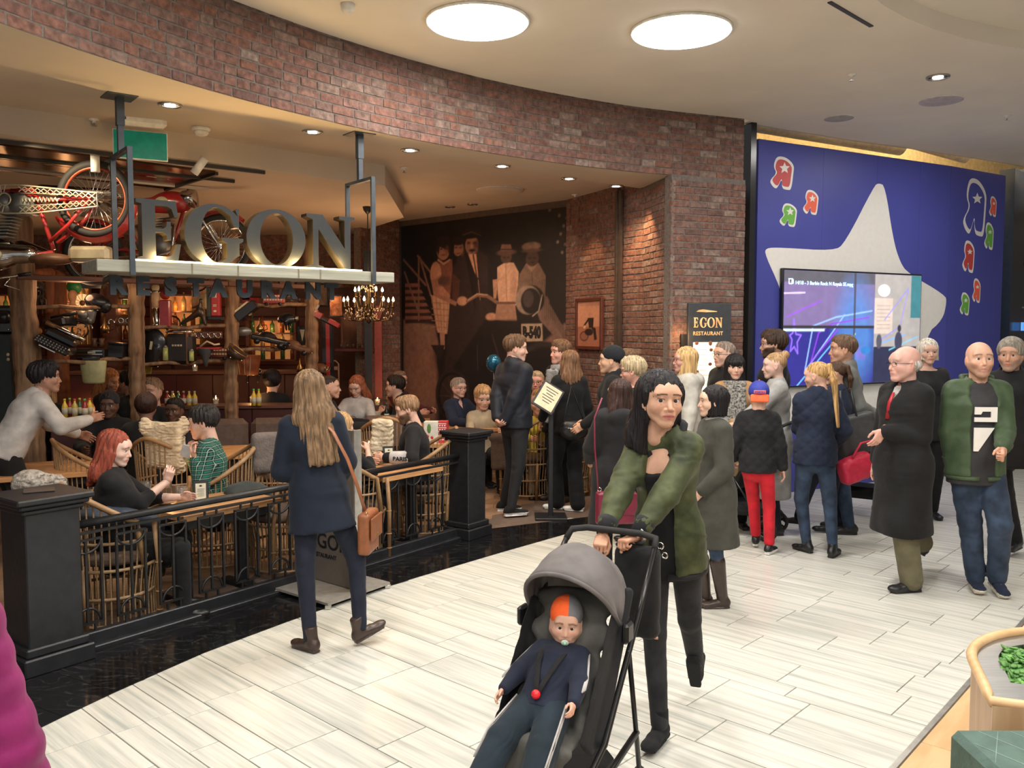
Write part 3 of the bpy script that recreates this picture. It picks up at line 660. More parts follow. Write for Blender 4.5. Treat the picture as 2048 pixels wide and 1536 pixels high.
def brick_mesh(li, ci, red):
    k = (li, ci, red)
    if k not in BM:
        r = np.random.RandomState(li * 40 + ci); c = np.array(CL[ci]); c = c * (1 - .35 * red) + np.array([.26, .09, .045]) * .35 * red
        m = MB(); m.col = c; l = (.098, .145, .205)[li]; m.box((0, 0, 0), (l, .05, .058), b=.004); v = m.v[0]; v += r.randn(*v.shape) * .0015; BM[k] = m.mesh('brick', BRICK)
    return BM[k]
def brick_wall(name, path, z0, z1, red=0, course=.0705, thick=.12, start=0, nmax=300, seed=1, side=1, far=0, kids=True, cap=0):
    r = np.random.RandomState(seed); P = np.array(path, float); Lw = plen(P); n = max(2, int(Lw / .25)); S = np.linspace(0, Lw, n + 1)
    m = MB(); pts = []
    for s in S: p, d = interp(P, s); nn = np.array([d[1], -d[0]]) * side; pts.append((p, nn))
    V = []; 
    for (p, nn) in pts:
        for z in (z0, z1): V.append((*(p - nn * .004), z)); V.append((*(p - nn * thick), z))
    Fc = []
    for i in range(n):
        a = i * 4; b = a + 4; Fc += [(a, b, b + 2, a + 2), (a + 1, a + 3, b + 3, b + 1), (a + 2, b + 2, b + 3, a + 3), (a, a + 1, b + 1, b)]
    Fc += [(0, 2, 3, 1), (n * 4, n * 4 + 1, n * 4 + 3, n * 4 + 2)]
    m.add(V, Fc); wall = struct(name, m, MORT)
    lst = []; z = z0 + course / 2 - .004; row = 0
    while z < z1 - .02:
        s = 0; first = True
        while s < Lw - .012:
            li = r.choice([0, 1, 1, 2, 2, 2]); l = (.098, .145, .205)[li]; sc_ = 1
            if first: sc_ = .45 + .5 * ((row * .5) % 1) + r.rand() * .1; first = False
            if s + l * sc_ > Lw - .05: sc_ = max((Lw - s) / l, .05)
            if sc_ > 1.6: sc_ = 1.6
            c0 = s + l * sc_ / 2; p, d = interp(P, c0); nn = np.array([d[1], -d[0]]) * side; q = p - nn * (.021 + r.rand() * .004)
            lst.append((np.hypot(np.hypot(q[0], q[1]), z - CH), q, z, math.atan2(d[1], d[0]), li, r.choice(8, p=[.2, .17, .16, .12, .09, .13, .04, .09]), sc_))
            s += l * sc_ + .012
        z += course; row += 1
    lst.sort(key=lambda t: t[0]); rest = MB()
    for k, (D, q, z, a, li, ci, sc_) in enumerate(lst):
        if k < nmax and kids:
            o = bpy.data.objects.new('brick', brick_mesh(li, ci, red)); COL.objects.link(o); o.parent = wall; o.location = (q[0], q[1], z); o.rotation_euler.z = a + (r.rand() - .5) * .01; o.scale.x = sc_
        else:
            c = np.array(CL[ci]); rest.col = c * (1 - .35 * red) + np.array([.26, .09, .045]) * .35 * red
            rest.box((q[0], q[1], z), ((.098, .145, .205)[li] * sc_, .05, .058), rz=a)
    if rest.n: o = rest.obj('more_bricks', BRICK, wall); o['kind'] = 'stuff'
    return wall
cc = np.array([4.95, 1.47]); rr = 8.23
def arc_pt(t): return cc + rr * np.array([math.cos(t), math.sin(t)])
ARC = [arc_pt(t) for t in np.linspace(R(178), R(112.5), 40)]
EP = np.array([1.66, 9.0])
FAS = [p for p in ARC if p[0] < 1.5] + [EP, np.array([2.48, 9.32])]
ZS = 3.5
brick_wall('wall_fascia', FAS, ZS, MC + .05, red=.1, seed=3, thick=.16)
PIL = [np.array([1.46, 9.80]), np.array([1.64, 8.94]), np.array([2.50, 9.30])]
brick_wall('wall_pillar_front', PIL[1:], 0, ZS + .001, seed=5, nmax=260)
brick_wall('wall_pillar_side', PIL[:2], 0, ZS + .001, red=.3, seed=6, nmax=200, thick=.03)
brick_wall('wall_niche', [np.array([1.24, 10.14]), np.array([1.48, 9.74])], 0, ZS + .08, red=.6, seed=7, nmax=150, thick=.05)
brick_wall('wall_beside_mural', [np.array([.70, 11.16]), np.array([1.22, 10.10])], 0, ZS + .08, red=.6, seed=8, nmax=280)
brick_wall('wall_pier', [np.array([-2.16, 12.35]), np.array([-1.72, 13.2])], 0, ZS + .08, red=.8, seed=9, nmax=200)
brick_wall('wall_back', [np.array([-9.2, 13.3]), np.array([-2.0, 13.3])], 2.55, 3.62, red=.9, seed=10, nmax=60)
m = MB(); m.box((1.225, 10.06, 1.75), (.035, .05, 3.5), rz=-1.1); m.box((1.255, 10.02, 1.75), (.05, .03, 3.5), rz=-1.1); struct('trim_1', m, mat('bronze_trim', (.12, .09, .075), .4, metal=.6))
# wall behind and dark outer surfaces
DKW = mat('dark_wood_wall', (.10, .035, .022), .6, vec=(1, 1, 6), sc=4, bump=.2)
REDW = mat('red_panel_paint', (.055, .010, .009), .5)
m = MB(); m.box((-5.6, 13.42, 1.3), (8.4, .1, 2.6)); m.box((-9.4, 8.5, 1.8), (.1, 10, 3.8)); struct('wall_left', m, DKW)
# mural wall
mu0, mu1 = np.array([.70, 11.165]), np.array([-1.70, 13.30]); md = nrm(mu0 - mu1); mL = np.linalg.norm(mu0 - mu1); mn = np.array([md[1], -md[0]])
m = MB(); c = (mu0 + mu1) / 2 - mn * .06; m.box((c[0], c[1], 1.8), (mL + .3, .1, 3.7), rz=math.atan2(md[1], md[0])); struct('wall_mural', m, mat('plaster_brown', (.10, .07, .055), .9))
# ---- floors ----
TILEW = bpy.data.materials.new('striped_marble'); TILEW.use_nodes = True; nt, bs = parts_of(TILEW)
g = nd(nt, 'ShaderNodeTexCoord'); oi = nd(nt, 'ShaderNodeObjectInfo'); mp = nd(nt, 'ShaderNodeMapping'); mp.inputs['Scale'].default_value = (.35, 9, 1)
cx = nd(nt, 'ShaderNodeCombineXYZ'); ml = nd(nt, 'ShaderNodeMath', operation='MULTIPLY'); ml.inputs[1].default_value = 50; L(nt, oi.outputs['Random'], ml.inputs[0]); L(nt, ml.outputs[0], cx.inputs[1]); L(nt, ml.outputs[0], cx.inputs[2])
L(nt, cx.outputs[0], mp.inputs['Location']); L(nt, g.outputs['Object'], mp.inputs['Vector']); nz = nd(nt, 'ShaderNodeTexNoise'); nz.inputs['Scale'].default_value = 2.6; nz.inputs['Detail'].default_value = 6; nz.inputs['Roughness'].default_value = .62; L(nt, mp.outputs[0], nz.inputs['Vector'])
rp = nd(nt, 'ShaderNodeValToRGB'); L(nt, nz.outputs[0], rp.inputs[0]); e = rp.color_ramp.elements; e[0].position = .30; e[0].color = (.40, .42, .39, 1); e[1].position = .58; e[1].color = (.66, .65, .59, 1); q = e.new(.46); q.color = (.56, .56, .51, 1)
L(nt, rp.outputs[0], bs.inputs['Base Color']); bs.inputs['Roughness'].default_value = .22; bs.inputs['Specular IOR Level'].default_value = .4
GROUT = mat('grout', (.34, .34, .31), .8)
th = R(-43); du = np.array([math.cos(th), math.sin(th)]); dv = np.array([-du[1], du[0]])
m = MB(); m.box((2, 4, -.07), (24, 26, .1)); flo = struct('floor', m, GROUT)
WE = [(-3.2, 1.5), (-2.62, 3.0), (-2.26, 3.98), (-2.07, 4.42), (-1.82, 4.93), (-1.5, 5.43), (-.89, 6.3), (-.1, 7.22), (.6, 8.0), (1.2, 8.5), (1.8, 8.75), (2.6, 9.2)]
r = np.random.RandomState(4); lst = []; vv = -8.0
while vv < 13:
    wd = r.choice([.15, .3, .3, .3, .45]); uu = -9 - r.rand() * .6
    while uu < 8:
        ln = r.choice([.45, .6, .75, .9]); c = du * (uu + ln / 2) + dv * (vv + wd / 2); uu += ln
        if c[1] < 1.0 or c[1] > 16 or abs(c[0]) > c[1] * .72 + .9: continue
        if c[0] < np.interp(c[1], [p[1] for p in WE], [p[0] for p in WE]) - .45: continue
        if c[1] > 9.6 + max(c[0] - 2.6, 0) * .56 + .6 and c[0] < 7: continue
        lst.append((np.hypot(c[0], c[1]), c, ln, wd))
    vv += wd
lst.sort(key=lambda t: t[0]); rest = MB(); tm = {}
for k, (D, c, ln, wd) in enumerate(lst):
    if k < 300:
        if (ln, wd) not in tm: q = MB(); q.box((0, 0, -.01), (ln - .006, wd - .006, .02), b=.0012); tm[(ln, wd)] = q.mesh('tile', TILEW)
        o = link('tile', tm[(ln, wd)], flo, (c[0], c[1], 0)); o.rotation_euler.z = th
    else:
        rest.box((du @ c, dv @ c, -.01), (ln - .006, wd - .006, .02))
o = rest.obj('more_tiles', TILEW, flo); o['kind'] = 'stuff'; o.rotation_euler.z = th
# black marble band
TILEB = bpy.data.materials.new('black_marble'); TILEB.use_nodes = True; nt, bs = parts_of(TILEB); g = nd(nt, 'ShaderNodeNewGeometry')
n1 = nd(nt, 'ShaderNodeTexNoise'); n1.inputs['Scale'].default_value = 3; n1.inputs['Detail'].default_value = 6; L(nt, g.outputs['Position'], n1.inputs['Vector'])
mp = nd(nt, 'ShaderNodeMapping'); mp.inputs['Scale'].default_value = (1, 3, 1); mp.inputs['Rotation'].default_value = (0, 0, .9); L(nt, g.outputs['Position'], mp.inputs['Vector'])
n2 = nd(nt, 'ShaderNodeTexNoise'); n2.inputs['Scale'].default_value = 2.2; n2.inputs['Detail'].default_value = 7; n2.inputs['Distortion'].default_value = 1.6; L(nt, mp.outputs[0], n2.inputs['Vector'])
rp = nd(nt, 'ShaderNodeValToRGB'); L(nt, n2.outputs[0], rp.inputs[0]); e = rp.color_ramp.elements; e[0].position = .485; e[0].color = (.006, .006, .007, 1); e[1].position = .515; e[1].color = (.006, .006, .007, 1); q = e.new(.5); q.color = (.035, .035, .036, 1)
L(nt, rp.outputs[0], bs.inputs['Base Color']); bs.inputs['Roughness'].default_value = .12
RA = np.array([-2.68, 4.82]); RB = np.array([-.42, 7.85]); rd = nrm(RB - RA); rn = np.array([rd[1], -rd[0]]); RL = np.linalg.norm(RB - RA)   # rn points to the mall
LW = plen(WE); pts = []
inner = [RA - rd * 3.4 - rn * .1, RA - rn * .14, RB - rn * .14, np.array([1.75, 9.15])]
s = 0
def hit(p, d):
    best = None
    for i in range(len(inner) - 1):
        a, b = inner[i], inner[i + 1]; M_ = np.array([d, a - b]).T
        if abs(np.linalg.det(M_)) < 1e-6: continue
        t, u = np.linalg.solve(M_, a - p)
        if t > 0 and -.001 <= u <= 1.001 and (best is None or t < best): best = t
    return p + d * best if best else None
while s < LW: 
    p, _ = interp(WE, s); h = hit(p, np.array([math.cos(R(150)), math.sin(R(150))]))
    if h is not None: pts.append((p, h))
    s += .31
m = MB(); bb = [p for p, h in pts] + [h for p, h in pts][::-1]; m.prism([tuple(x) for x in bb], -.02, -.001); ba = struct('floor_band', m, mat('grout_pale', (.25, .25, .25), .7))
for i in range(len(pts) - 1):
    (a, ha), (b, hb) = pts[i], pts[i + 1]; Lh = max(1, int(round(np.linalg.norm((ha + hb - a - b) / 2) / .62)))
    for k in range(Lh):
        q = MB(); t0, t1 = k / Lh, (k + 1) / Lh; P4 = [a + (ha - a) * t0, b + (hb - b) * t0, b + (hb - b) * t1, a + (ha - a) * t1]; c = sum(P4) / 4
        P4 = [p + nrm(c - p) * .003 for p in P4]; q.prism([tuple(p) for p in P4][::1], -.01, .004); q.obj('tile', TILEB, ba)
# restaurant floor: brown stone tiles
STN = mat('brown_stone', (.25, .145, .09), .35, col2=(.42, .27, .17), sc=3, bump=.15, rnd=.25, coord='World')
m = MB(); m.prism([(-9.3, 1.4)] + [tuple(x) for x in inner] + [(1.6, 9.8), (.7, 11.2), (-1.8, 13.4), (-9.3, 13.4)], -.015, -.001); fr = struct('floor_restaurant', m, mat('grout_brown', (.13, .09, .07), .8))
q = MB(); q.prism([(.17 * math.cos(t), .17 * math.sin(t)) for t in np.arange(6) * math.pi / 3 + .52], 0, .005); q = q.mesh('tile', STN)
k = 0
def inrest(x, y):
    p = np.array([x, y]); a = (p - RA) @ rn; return a < -.28 and (x - EP[0]) * .8 - (y - EP[1]) < -.5 and x < 1.0
rest = MB()
for j in range(60):
    for i in range(40):
        x = -8.6 + i * .30 + (j % 2) * .15; y = 4.2 + j * .26
        if y > 13 or not inrest(x, y): continue
        if y > 12.9 - max(x + 2, 0) * .95: continue
        if x > -1.6 and y < 11 and k < 290: o = link('tile', q, fr, (x, y, 0)); o.rotation_euler.z = random.choice([0, 1, 2]) * math.pi / 3; k += 1
        else: rest.prism([(x + .17 * math.cos(t), y + .17 * math.sin(t)) for t in np.arange(6) * math.pi / 3 + .52], 0, .005)
o = rest.obj('more_tiles', STN, fr); o['kind'] = 'stuff'
# ---- ceilings ----
CEIL = mat('ceiling_paint', (.74, .68, .59), .9, var=.03, sc=2, coord='World')
CEIR = mat('ceiling_paint_warm', (.56, .47, .37), .85, var=.04, sc=2, coord='World')
def plate(loops, z, down=True, m=None):
    from mathutils.geometry import tessellate_polygon
    m = m or MB(); fl = [p for l in loops for p in l]; tri = tessellate_polygon([[Vector((p[0], p[1], 0)) for p in l] for l in loops]); Fc = []
    for t in tri:
        p = [fl[i] for i in t]; ar = (p[1][0] - p[0][0]) * (p[2][1] - p[0][1]) - (p[2][0] - p[0][0]) * (p[1][1] - p[0][1])
        Fc.append(tuple(t) if (ar > 0) != down else tuple(t)[::-1])
    return m.add([(p[0], p[1], z) for p in fl], Fc)
EDG = [(2.53, 9.52), (2.75, 9.64), (4.05, 10.38), (5.24, 10.98), (6.66, 11.76), (8.4, 12.9), (14, 16.8)]
hc, hr_ = np.array([6.6, 2.3]), None
E0, E1 = G(1752, 0, MC)[:2], G(2048, 98, MC)[:2]; e2 = G(1890, 66, MC)[:2]
A_ = np.array([[2 * p[0], 2 * p[1], 1] for p in (E0, E1, e2)]); s_ = np.linalg.solve(A_, [p @ p for p in (E0, E1, e2)]); hc = s_[:2]; hrad = math.sqrt(s_[2] + hc @ hc)
hrad = min(hrad, 6); hole = [(hc[0] + hrad * math.cos(t), hc[1] + hrad * math.sin(t)) for t in np.linspace(0, 2 * math.pi, 64, endpoint=False)]
outer = [tuple(p) for p in FAS] + [(2.56, 9.4)] + EDG + [(16, -6), (-6, -6), (-6, 1.7)]
m = plate([outer, hole], MC)
mc_ = struct('ceiling', m, CEIL)
m = MB(); n = len(hole); V = [(p[0], p[1], z) for z in (MC, MC + .14) for p in hole]; m.add(V, [(i, i + n, (i + 1) % n + n, (i + 1) % n) for i in range(n)], True); plate([hole], MC + .14, True, m); struct('ceiling_recess', m, CEIL)
m = MB()
for i in range(len(EDG) - 1): m.bar((*EDG[i], MC + .05), (*EDG[i + 1], MC + .05), .02, .1)
struct('trim_2', m, CEIL)
# restaurant ceiling with a step, a lowered island and dark mirrored panels
IN = [(-9.6, 1.2), (-4.2, 1.2)] + [tuple(p) for p in FAS[1:-1]] + [(1.8, 9.9), (.95, 11.4), (-1.5, 13.8), (-9.6, 13.8)]
m = plate([IN], ZS + .07); STP = [AT(x, y, 1) for x, y in ()]
# front strip (3.5), stepping up behind the hangers
ST = [G(0, 128, ZS), G(245, 190, ZS), G(490, 240, ZS), G(720, 279, ZS), G(900, 318, ZS), G(1250, 372, ZS)]; ST = [(p[0], p[1]) for p in ST]; ST = [(ST[0][0] - 1.2, ST[0][1] - 1.6)] + ST + [(1.5, 9.85)]
strip = [tuple(p) for p in FAS[:-2]] + [(1.66, 9.0)] + ST[::-1]
plate([strip], ZS - .003, True, m)
for i in range(len(ST) - 1): a, b = ST[i], ST[i + 1]; m.add([(*a, ZS), (*b, ZS), (*b, ZS + .07), (*a, ZS + .07)], [(0, 1, 2, 3)])
ZI = 3.36; IA = np.array([-3.95, 6.37]); IB = G(770, 372, ZI)[:2]; idr = nrm(IB - IA); IC = G(808, 435, ZI)[:2]
isl = [tuple(IA - idr * 4.5), tuple(IB), tuple(IC), (-2.6, 13.5), (-9.6, 13.5)]
plate([isl], ZI, True, m)
for i in (0, 1, 2): a, b = isl[i], isl[i + 1]; m.add([(*a, ZI), (*b, ZI), (*b, ZS + .07), (*a, ZS + .07)], [(0, 1, 2, 3)])
cr_ = struct('ceiling_restaurant', m, CEIR)
ind = np.array([-idr[1], idr[0]])    # into the restaurant
GLS = mat('smoked_mirror', (.10, .05, .03), .18, metal=.7, var=.5, sc=3); DFR = mat('dark_frame', (.03, .025, .02), .5)
pa = thing('mirror_ceiling_panel', 'dark mirrored ceiling panels in a black grid above the hanging motorcycles', 'ceiling panel')
P0_ = G(0, 283, ZI)[:2] - idr * 2; 
for i in range(8):
    for j in range(2):
        c = P0_ + idr * (.5 + i * .93) + ind * (.35 + j * .62)
        if (c - IB) @ idr > -1.7: continue
        q = MB(); q.box((c[0], c[1], ZI - .012), (.9, .6, .016), rz=math.atan2(idr[1], idr[0])); q.obj('panel', GLS, pa)
q = MB()
for i in range(8):
    a = P0_ + idr * (.035 + i * .93) + ind * .04
    if (a - IB) @ idr < -1.2: q.bar((*a, ZI - .025), (*(a + ind * 1.24), ZI - .025), .03, .03)
q.obj('grid_bars', DFR, pa)
for k_ in (0.03, .66, 1.28):
    a = P0_ + ind * k_; q = MB(); b = IB - idr * 1.3 + ind * k_ ; q.bar((*a, ZI - .022), (*b, ZI - .022), .03, .03); q.obj('rail', CEIR if k_ > 1 else DFR, pa)
# mall ceiling lights
EM = mat('lamp_glow', (1, .97, .92), emit=14); EMS = mat('spot_glow', (1, .93, .8), emit=30); WHT = mat('white_plastic', (.75, .73, .68), .5)
for i, (x, y) in enumerate(DISCS[:2]):
    t = thing('ceiling_light', ['large round glowing ceiling light left of the other one', 'large round glowing ceiling light right of the other one'][i], 'ceiling light', (x, y, MC), 0)
    q = MB(); q.lathe([(.36, -.008), (.36, -.03), (.34, -.035)], 48); q.obj('diffuser', EM, t); q = MB(); q.torus((0, 0, -.01), .37, .012, 48, 6); q.obj('trim_ring', WHT, t)
for x, y in DISCS[2:]:
    t = thing('ceiling_light', 'large round glowing mall ceiling light over the walkway', 'ceiling light', (x, y, MC), 0, 'mall disc lights'); q = MB(); q.lathe([(.36, -.008), (.36, -.03), (.34, -.035)], 32); q.obj('diffuser', EM, t)
def downlight(p, label, r_=.075, em=EMS, group=None, on=True):
    t = thing('downlight', label, 'ceiling light', p, 0, group); q = MB(); q.torus((0, 0, -.006), r_, .010, 24, 6); q.obj('trim_ring', mat('steel_ring', (.45, .42, .38), .3, metal=1), t)
    q = MB(); q.lathe([(r_ * .5, -.004), (r_ * .5, -.012), (r_ * .3, -.014)], 16); q.obj('bulb', em if on else DFR, t); q = MB(); q.lathe([(r_ * .95, -.001), (r_ * .5, -.004)], 20); q.obj('reflector', mat('reflector', (.3, .26, .2), .25, metal=1), t)
DL = [(340, 208), (625, 262), (820, 299), (1004, 331), (1138, 356), (1232, 371)]
wh = ['above the green sign', 'between the two sign hangers', 'first one right of the right hanger', 'over the middle of the entrance', 'second from the brick pillar', 'closest to the brick pillar']
for (x, y), w_ in zip(DL, wh):
    p = G(x, y, ZS); downlight((p[0], p[1], ZS), 'small round restaurant downlight ' + w_, group='entrance downlights')
    o = lamp('downlight_lamp', 'SPOT', (p[0], p[1], ZS - .03), 55, (1, .72, .42), .04, spot=100, target=(p[0], p[1], 0), blend=.8)
for (x, y, l_) in [(900, 413, 'small unlit downlight near the mural top, left'), (945, 408, 'small unlit downlight near the mural top, right')]:
    p = G(x, y, ZS + .07); downlight((p[0], p[1], ZS + .07), l_, .06, on=False)
p = G(1876, 153, MC); downlight((p[0], p[1], MC), 'small bright round spot light in the mall ceiling at right', .09, EM)
def ceil_disc(x, y, z, r_, name, label, mt, h=.012):
    p = G(x, y, z); t = thing(name, label, name.split('_')[-1], (p[0], p[1], z)); q = MB(); q.lathe([(r_, 0), (r_, -h * .6), (r_ * .9, -h)], 32); q.obj('cover', mt, t); q = MB(); q.torus((0, 0, -.002), r_, .006, 32, 5); q.obj('rim', WHT, t)
GRY = mat('grille_grey', (.38, .36, .34), .7); LIL = mat('grille_lilac', (.45, .41, .44), .7)
ceil_disc(1678, 236, MC, .15, 'ceiling_speaker', 'small round grey speaker flush in the mall ceiling', GRY); ceil_disc(1882, 201, MC, .20, 'ceiling_speaker', 'larger round lilac-grey speaker flush in the mall ceiling', LIL)
p = G(1000, 380, ZS + .07); ceil_disc(1000, 380, ZS + .07, .28, 'air_vent', 'round beige ceiling air vent over the entrance', CEIR, .03)
def sprinkler(x, y, z, label):
    p = G(x, y, z); t = thing('sprinkler_head', label, 'sprinkler', (p[0], p[1], z)); q = MB(); q.lathe([(.045, 0), (.04, -.01), (.012, -.014), (.012, -.03)], 16); q.obj('base', WHT, t); q = MB(); q.lathe([(.006, -.03), (.006, -.05), (.022, -.052), (.022, -.055)], 12); q.obj('deflector', GRY, t)
sprinkler(188, 238, ZS + .07, 'white sprinkler head left of the green sign'); sprinkler(808, 335, ZS + .07, 'white sprinkler head right of the right sign hanger'); sprinkler(1703, 149, MC, 'small sprinkler head in the mall ceiling, left of the lilac speaker'); sprinkler(2014, 231, MC, 'small sprinkler head in the mall ceiling at the far right'); sprinkler(1150, 389, ZS + .07, 'small sprinkler head near the top right of the mural')
p = G(402, 255, ZS + .07); t = thing('smoke_detector', 'white round smoke detector right of the green sign', 'smoke detector', (p[0], p[1], ZS + .07)); q = MB(); q.lathe([(.075, 0), (.075, -.02), (.065, -.028)], 28); q.obj('base', WHT, t); q = MB(); q.lathe([(.055, -.028), (.062, -.045), (.045, -.062), (.02, -.07)], 28); q.obj('cap', WHT, t)
p = G(695, 8, MC); t = thing('ceiling_sensor', 'white ceiling sensor at the top edge above the brick band', 'sensor', (p[0], p[1], MC)); q = MB(); q.lathe([(.05, 0), (.045, -.04), (.03, -.06)], 20); q.obj('housing', WHT, t)
a, b = G(1659, 3, MC), G(1743, 52, MC); t = thing('slot_vent', 'thin dark slot vent in the mall ceiling', 'vent'); q = MB(); q.bar((a[0], a[1], MC - .004), (b[0], b[1], MC - .004), .03, .008); q.obj('slot', DFR, t)
q = MB()
# ---- blue hoarding ----
BL0, BL1, BL2 = np.array([2.74, 9.68]), np.array([5.69, 11.27]), np.array([6.80, 11.97]); bd = nrm(BL1 - BL0); bn = np.array([bd[1], -bd[0]]); ZB = 4.02
BLUE = mat('blue_vinyl', (.060, .068, .33), .45, var=.04, sc=2, spec=.4)
bw = thing('shop_hoarding', 'tall blue shop hoarding with white star and reversed letter logos', 'hoarding')
cut = [0, 1.02, 1.95, 2.75, np.linalg.norm(BL1 - BL0)]
for i in range(4):
    a, b = BL0 + bd * cut[i], BL0 + bd * cut[i + 1]; q = MB(); q.bar((*(a - bn * .03 + bd * .0012), ZB / 2), (*(b - bn * .03 - bd * .0012), ZB / 2), .06, ZB); q.obj('panel', BLUE, bw)
bd2 = nrm(BL2 - BL1); bn2 = np.array([bd2[1], -bd2[0]]); q = MB(); q.bar((*(BL1 - bn2 * .03 + bd2 * .002), ZB / 2), (*(BL2 - bn2 * .03), ZB / 2), .06, ZB); q.obj('panel', BLUE, bw)
def onwall(x, y, seg=0):
    B, n_ = (BL0, bn) if seg == 0 else (BL1, bn2); d = ray(x, y); t = (B @ n_) / (d[:2] @ n_); p = np.array([0, 0, CH]) + t * d; return ((p[:2] - B) @ (bd if seg == 0 else bd2), p[2])
def print_on(poly, col, h, name='print', seg=0, par=bw, mt=None, label=None):
    P = [onwall(x, y, seg) for x, y in poly]; q = MB(); B, d_, n_ = (BL0, bd, bn) if seg == 0 else (BL1, bd2, bn2)
    M3 = np.array([[d_[0], 0, n_[0]], [d_[1], 0, n_[1]], [0, 1, 0]]); q.prism(P, 0, h, M3, (B[0], B[1], 0)); o = q.obj(name, mt or mat('print_' + col[0], col[1], .4, var=.02), par)
    if label: o['label'] = label
    return o
def chaikin(P, n=2):
    for _ in range(n): P = [p for i in range(len(P)) for p in ((np.array(P[i]) * .75 + np.array(P[(i + 1) % len(P)]) * .25), (np.array(P[i]) * .25 + np.array(P[(i + 1) % len(P)]) * .75))]
    return P
star = chaikin([(1531, 496), (1560, 495), (1668, 502), (1690, 486), (1748, 372), (1757, 366), (1770, 372), (1786, 480), (1800, 525), (1815, 546), (1890, 590), (1893, 604), (1885, 640), (1850, 670), (1846, 800), (1860, 900), (1560, 900), (1580, 640), (1560, 575), (1530, 510)], 2)
WHV = ('white', (.78, .76, .72))
print_on(star, WHV, .003, 'white_star')
print_on(chaikin([(1874, 588), (1884, 590), (1889, 612), (1882, 632), (1874, 628)], 2), WHV, .004, 'star_tip')
Rp = [(.42, 0), (.72, .06), (1, .27), (.97, .5), (.88, 1), (.72, 1), (.50, .96), (.50, .66), (.34, .9), (.25, .97), (.08, .86), (0, .72), (.30, .50), (.15, .32), (.25, .06)]
def starp(cx, cy, r_): return [(cx + r_ * (1 if k % 2 == 0 else .45) * math.sin(k * math.pi / 5), cy - r_ * 1.1 * (1 if k % 2 == 0 else .45) * math.cos(k * math.pi / 5)) for k in range(10)]
REDP, ORG, GRN = ('red', (.52, .055, .055)), ('orange', (.80, .12, .06)), ('green', (.14, .42, .06))
for k, (x0, y0, x1, y1, c_, sg, wt) in enumerate([(1539, 312, 1588, 380, REDP, 0, ''), (1605, 379, 1637, 430, ORG, 0, ''), (1558, 406, 1594, 454, GRN, 0, ''), (1924, 480, 1949, 546, REDP, 1, ''), (1944, 556, 1961, 606, ORG, 1, ''), (1919, 584, 1939, 631, GRN, 1, ''), (1968, 444, 1987, 500, GRN, 1, ''), (1978, 392, 1993, 434, ORG, 1, ''), (1925, 355, 1973, 473, WHV, 1, 'o')]):
    w_, h_ = x1 - x0, y1 - y0; f_ = lambda u, e: [(x0 + w_ * (.5 + (p[0] - .5) * e), y0 + h_ * (.5 + (p[1] - .5) * e)) for p in u]; cr = chaikin(Rp, 2)
    lg = print_on(f_(cr, 1.0), WHV, .003, 'letter_logo', sg)
    if wt: print_on(f_(cr, .84), ('blue2', (.045, .06, .34)), .005, 'letter_fill', sg, mt=BLUE, par=bw)
    else: print_on(f_(cr, .82), c_, .005, 'letter_fill', sg, par=bw)
    print_on(starp(x0 + w_ * .60, y0 + h_ * .36, w_ * .22), WHV, .007, 'letter_star', sg, par=bw)
# television on the hoarding
tx0, tx1 = 1561, 1835; a = onwall(tx0, 540); b = onwall(tx1, 545); c_ = onwall(1700, 766); W_, H_ = b[0] - a[0], a[1] - c_[1]
pt = Paint(W_, H_, 200, 130, srgb(70, 66, 120))
pt.rect(0, 0, W_ * .64, H_ * .52, srgb(45, 42, 130)); pt.rect(0, H_ * .52, W_ * .64, H_, srgb(120, 105, 150)); pt.rect(0, H_ * .90, W_ * .64, H_, srgb(90, 88, 98))
pt.ell(W_ * .50, H_ * .45, W_ * .14, H_ * .45, srgb(80, 130, 200), soft=.25, a=.8); pt.rect(W_ * .64, H_ * .30, W_, H_, srgb(165, 160, 158)); pt.rect(W_ * .64, 0, W_, H_ * .33, srgb(40, 42, 70)); pt.rect(W_ * .92, H_ * .6, W_, H_, srgb(60, 120, 130))
pt.rect(W_ * .64, H_ * .45, W_ * .78, H_ * .78, srgb(205, 190, 180)); pt.ell(W_ * .71, H_ * .85, W_ * .045, H_ * .055, (1, .98, .92))
for k in range(7): pt.line([(W_ * .66, H_ * (.5 + k * .035)), (W_ * .76, H_ * (.5 + k * .035))], .008, srgb(150, 130, 120), .7)
for P_, cl in [([(.02, .6), (.25, .74)], (150, 80, 220)), ([(.0, .80), (.14, .81)], (225, 205, 255)), ([(.62, .66), (.36, .60), (.20, .52), (.15, .12), (.42, .62)], (150, 190, 255)), ([(.60, .60), (.33, .54), (.24, .46), (.19, .2), (.38, .5)], (140, 60, 230)), ([(.10, .0), (.36, .40)], (110, 190, 250)),
               ([(.07, .58), (.085, .45), (.12, .44), (.095, .38), (.10, .28), (.075, .34), (.05, .30), (.06, .4), (.045, .44), (.065, .46), (.07, .58)], (150, 110, 255)), ([(.72, .58), (.90, .88), (.84, .52), (.70, .40)], (150, 140, 220)), ([(.68, .36), (.88, .44)], (110, 170, 240)), ([(.76, .30), (.98, .42)], (120, 190, 220)), ([(.44, .28), (.50, .45)], (190, 240, 210))]:
    pt.line([(u * W_, v * H_) for u, v in P_], .018, srgb(*cl), .9)
for k in range(7): pt.ell(W_ * (.515 + .01 * k), H_ * .27, .004, .05, srgb(170, 90, 210))
pt.ell(W_ * .58, H_ * .30, .09, .05, srgb(50, 120, 190)); pt.rect(W_ * .485, 0, W_ * .50, H_, srgb(70, 60, 60), .8); pt.rect(0, H_ * .50, W_ * .64, H_ * .525, srgb(50, 45, 45)); pt.rect(0, H_ * .475, W_ * .28, H_ * .495, srgb(205, 225, 230))
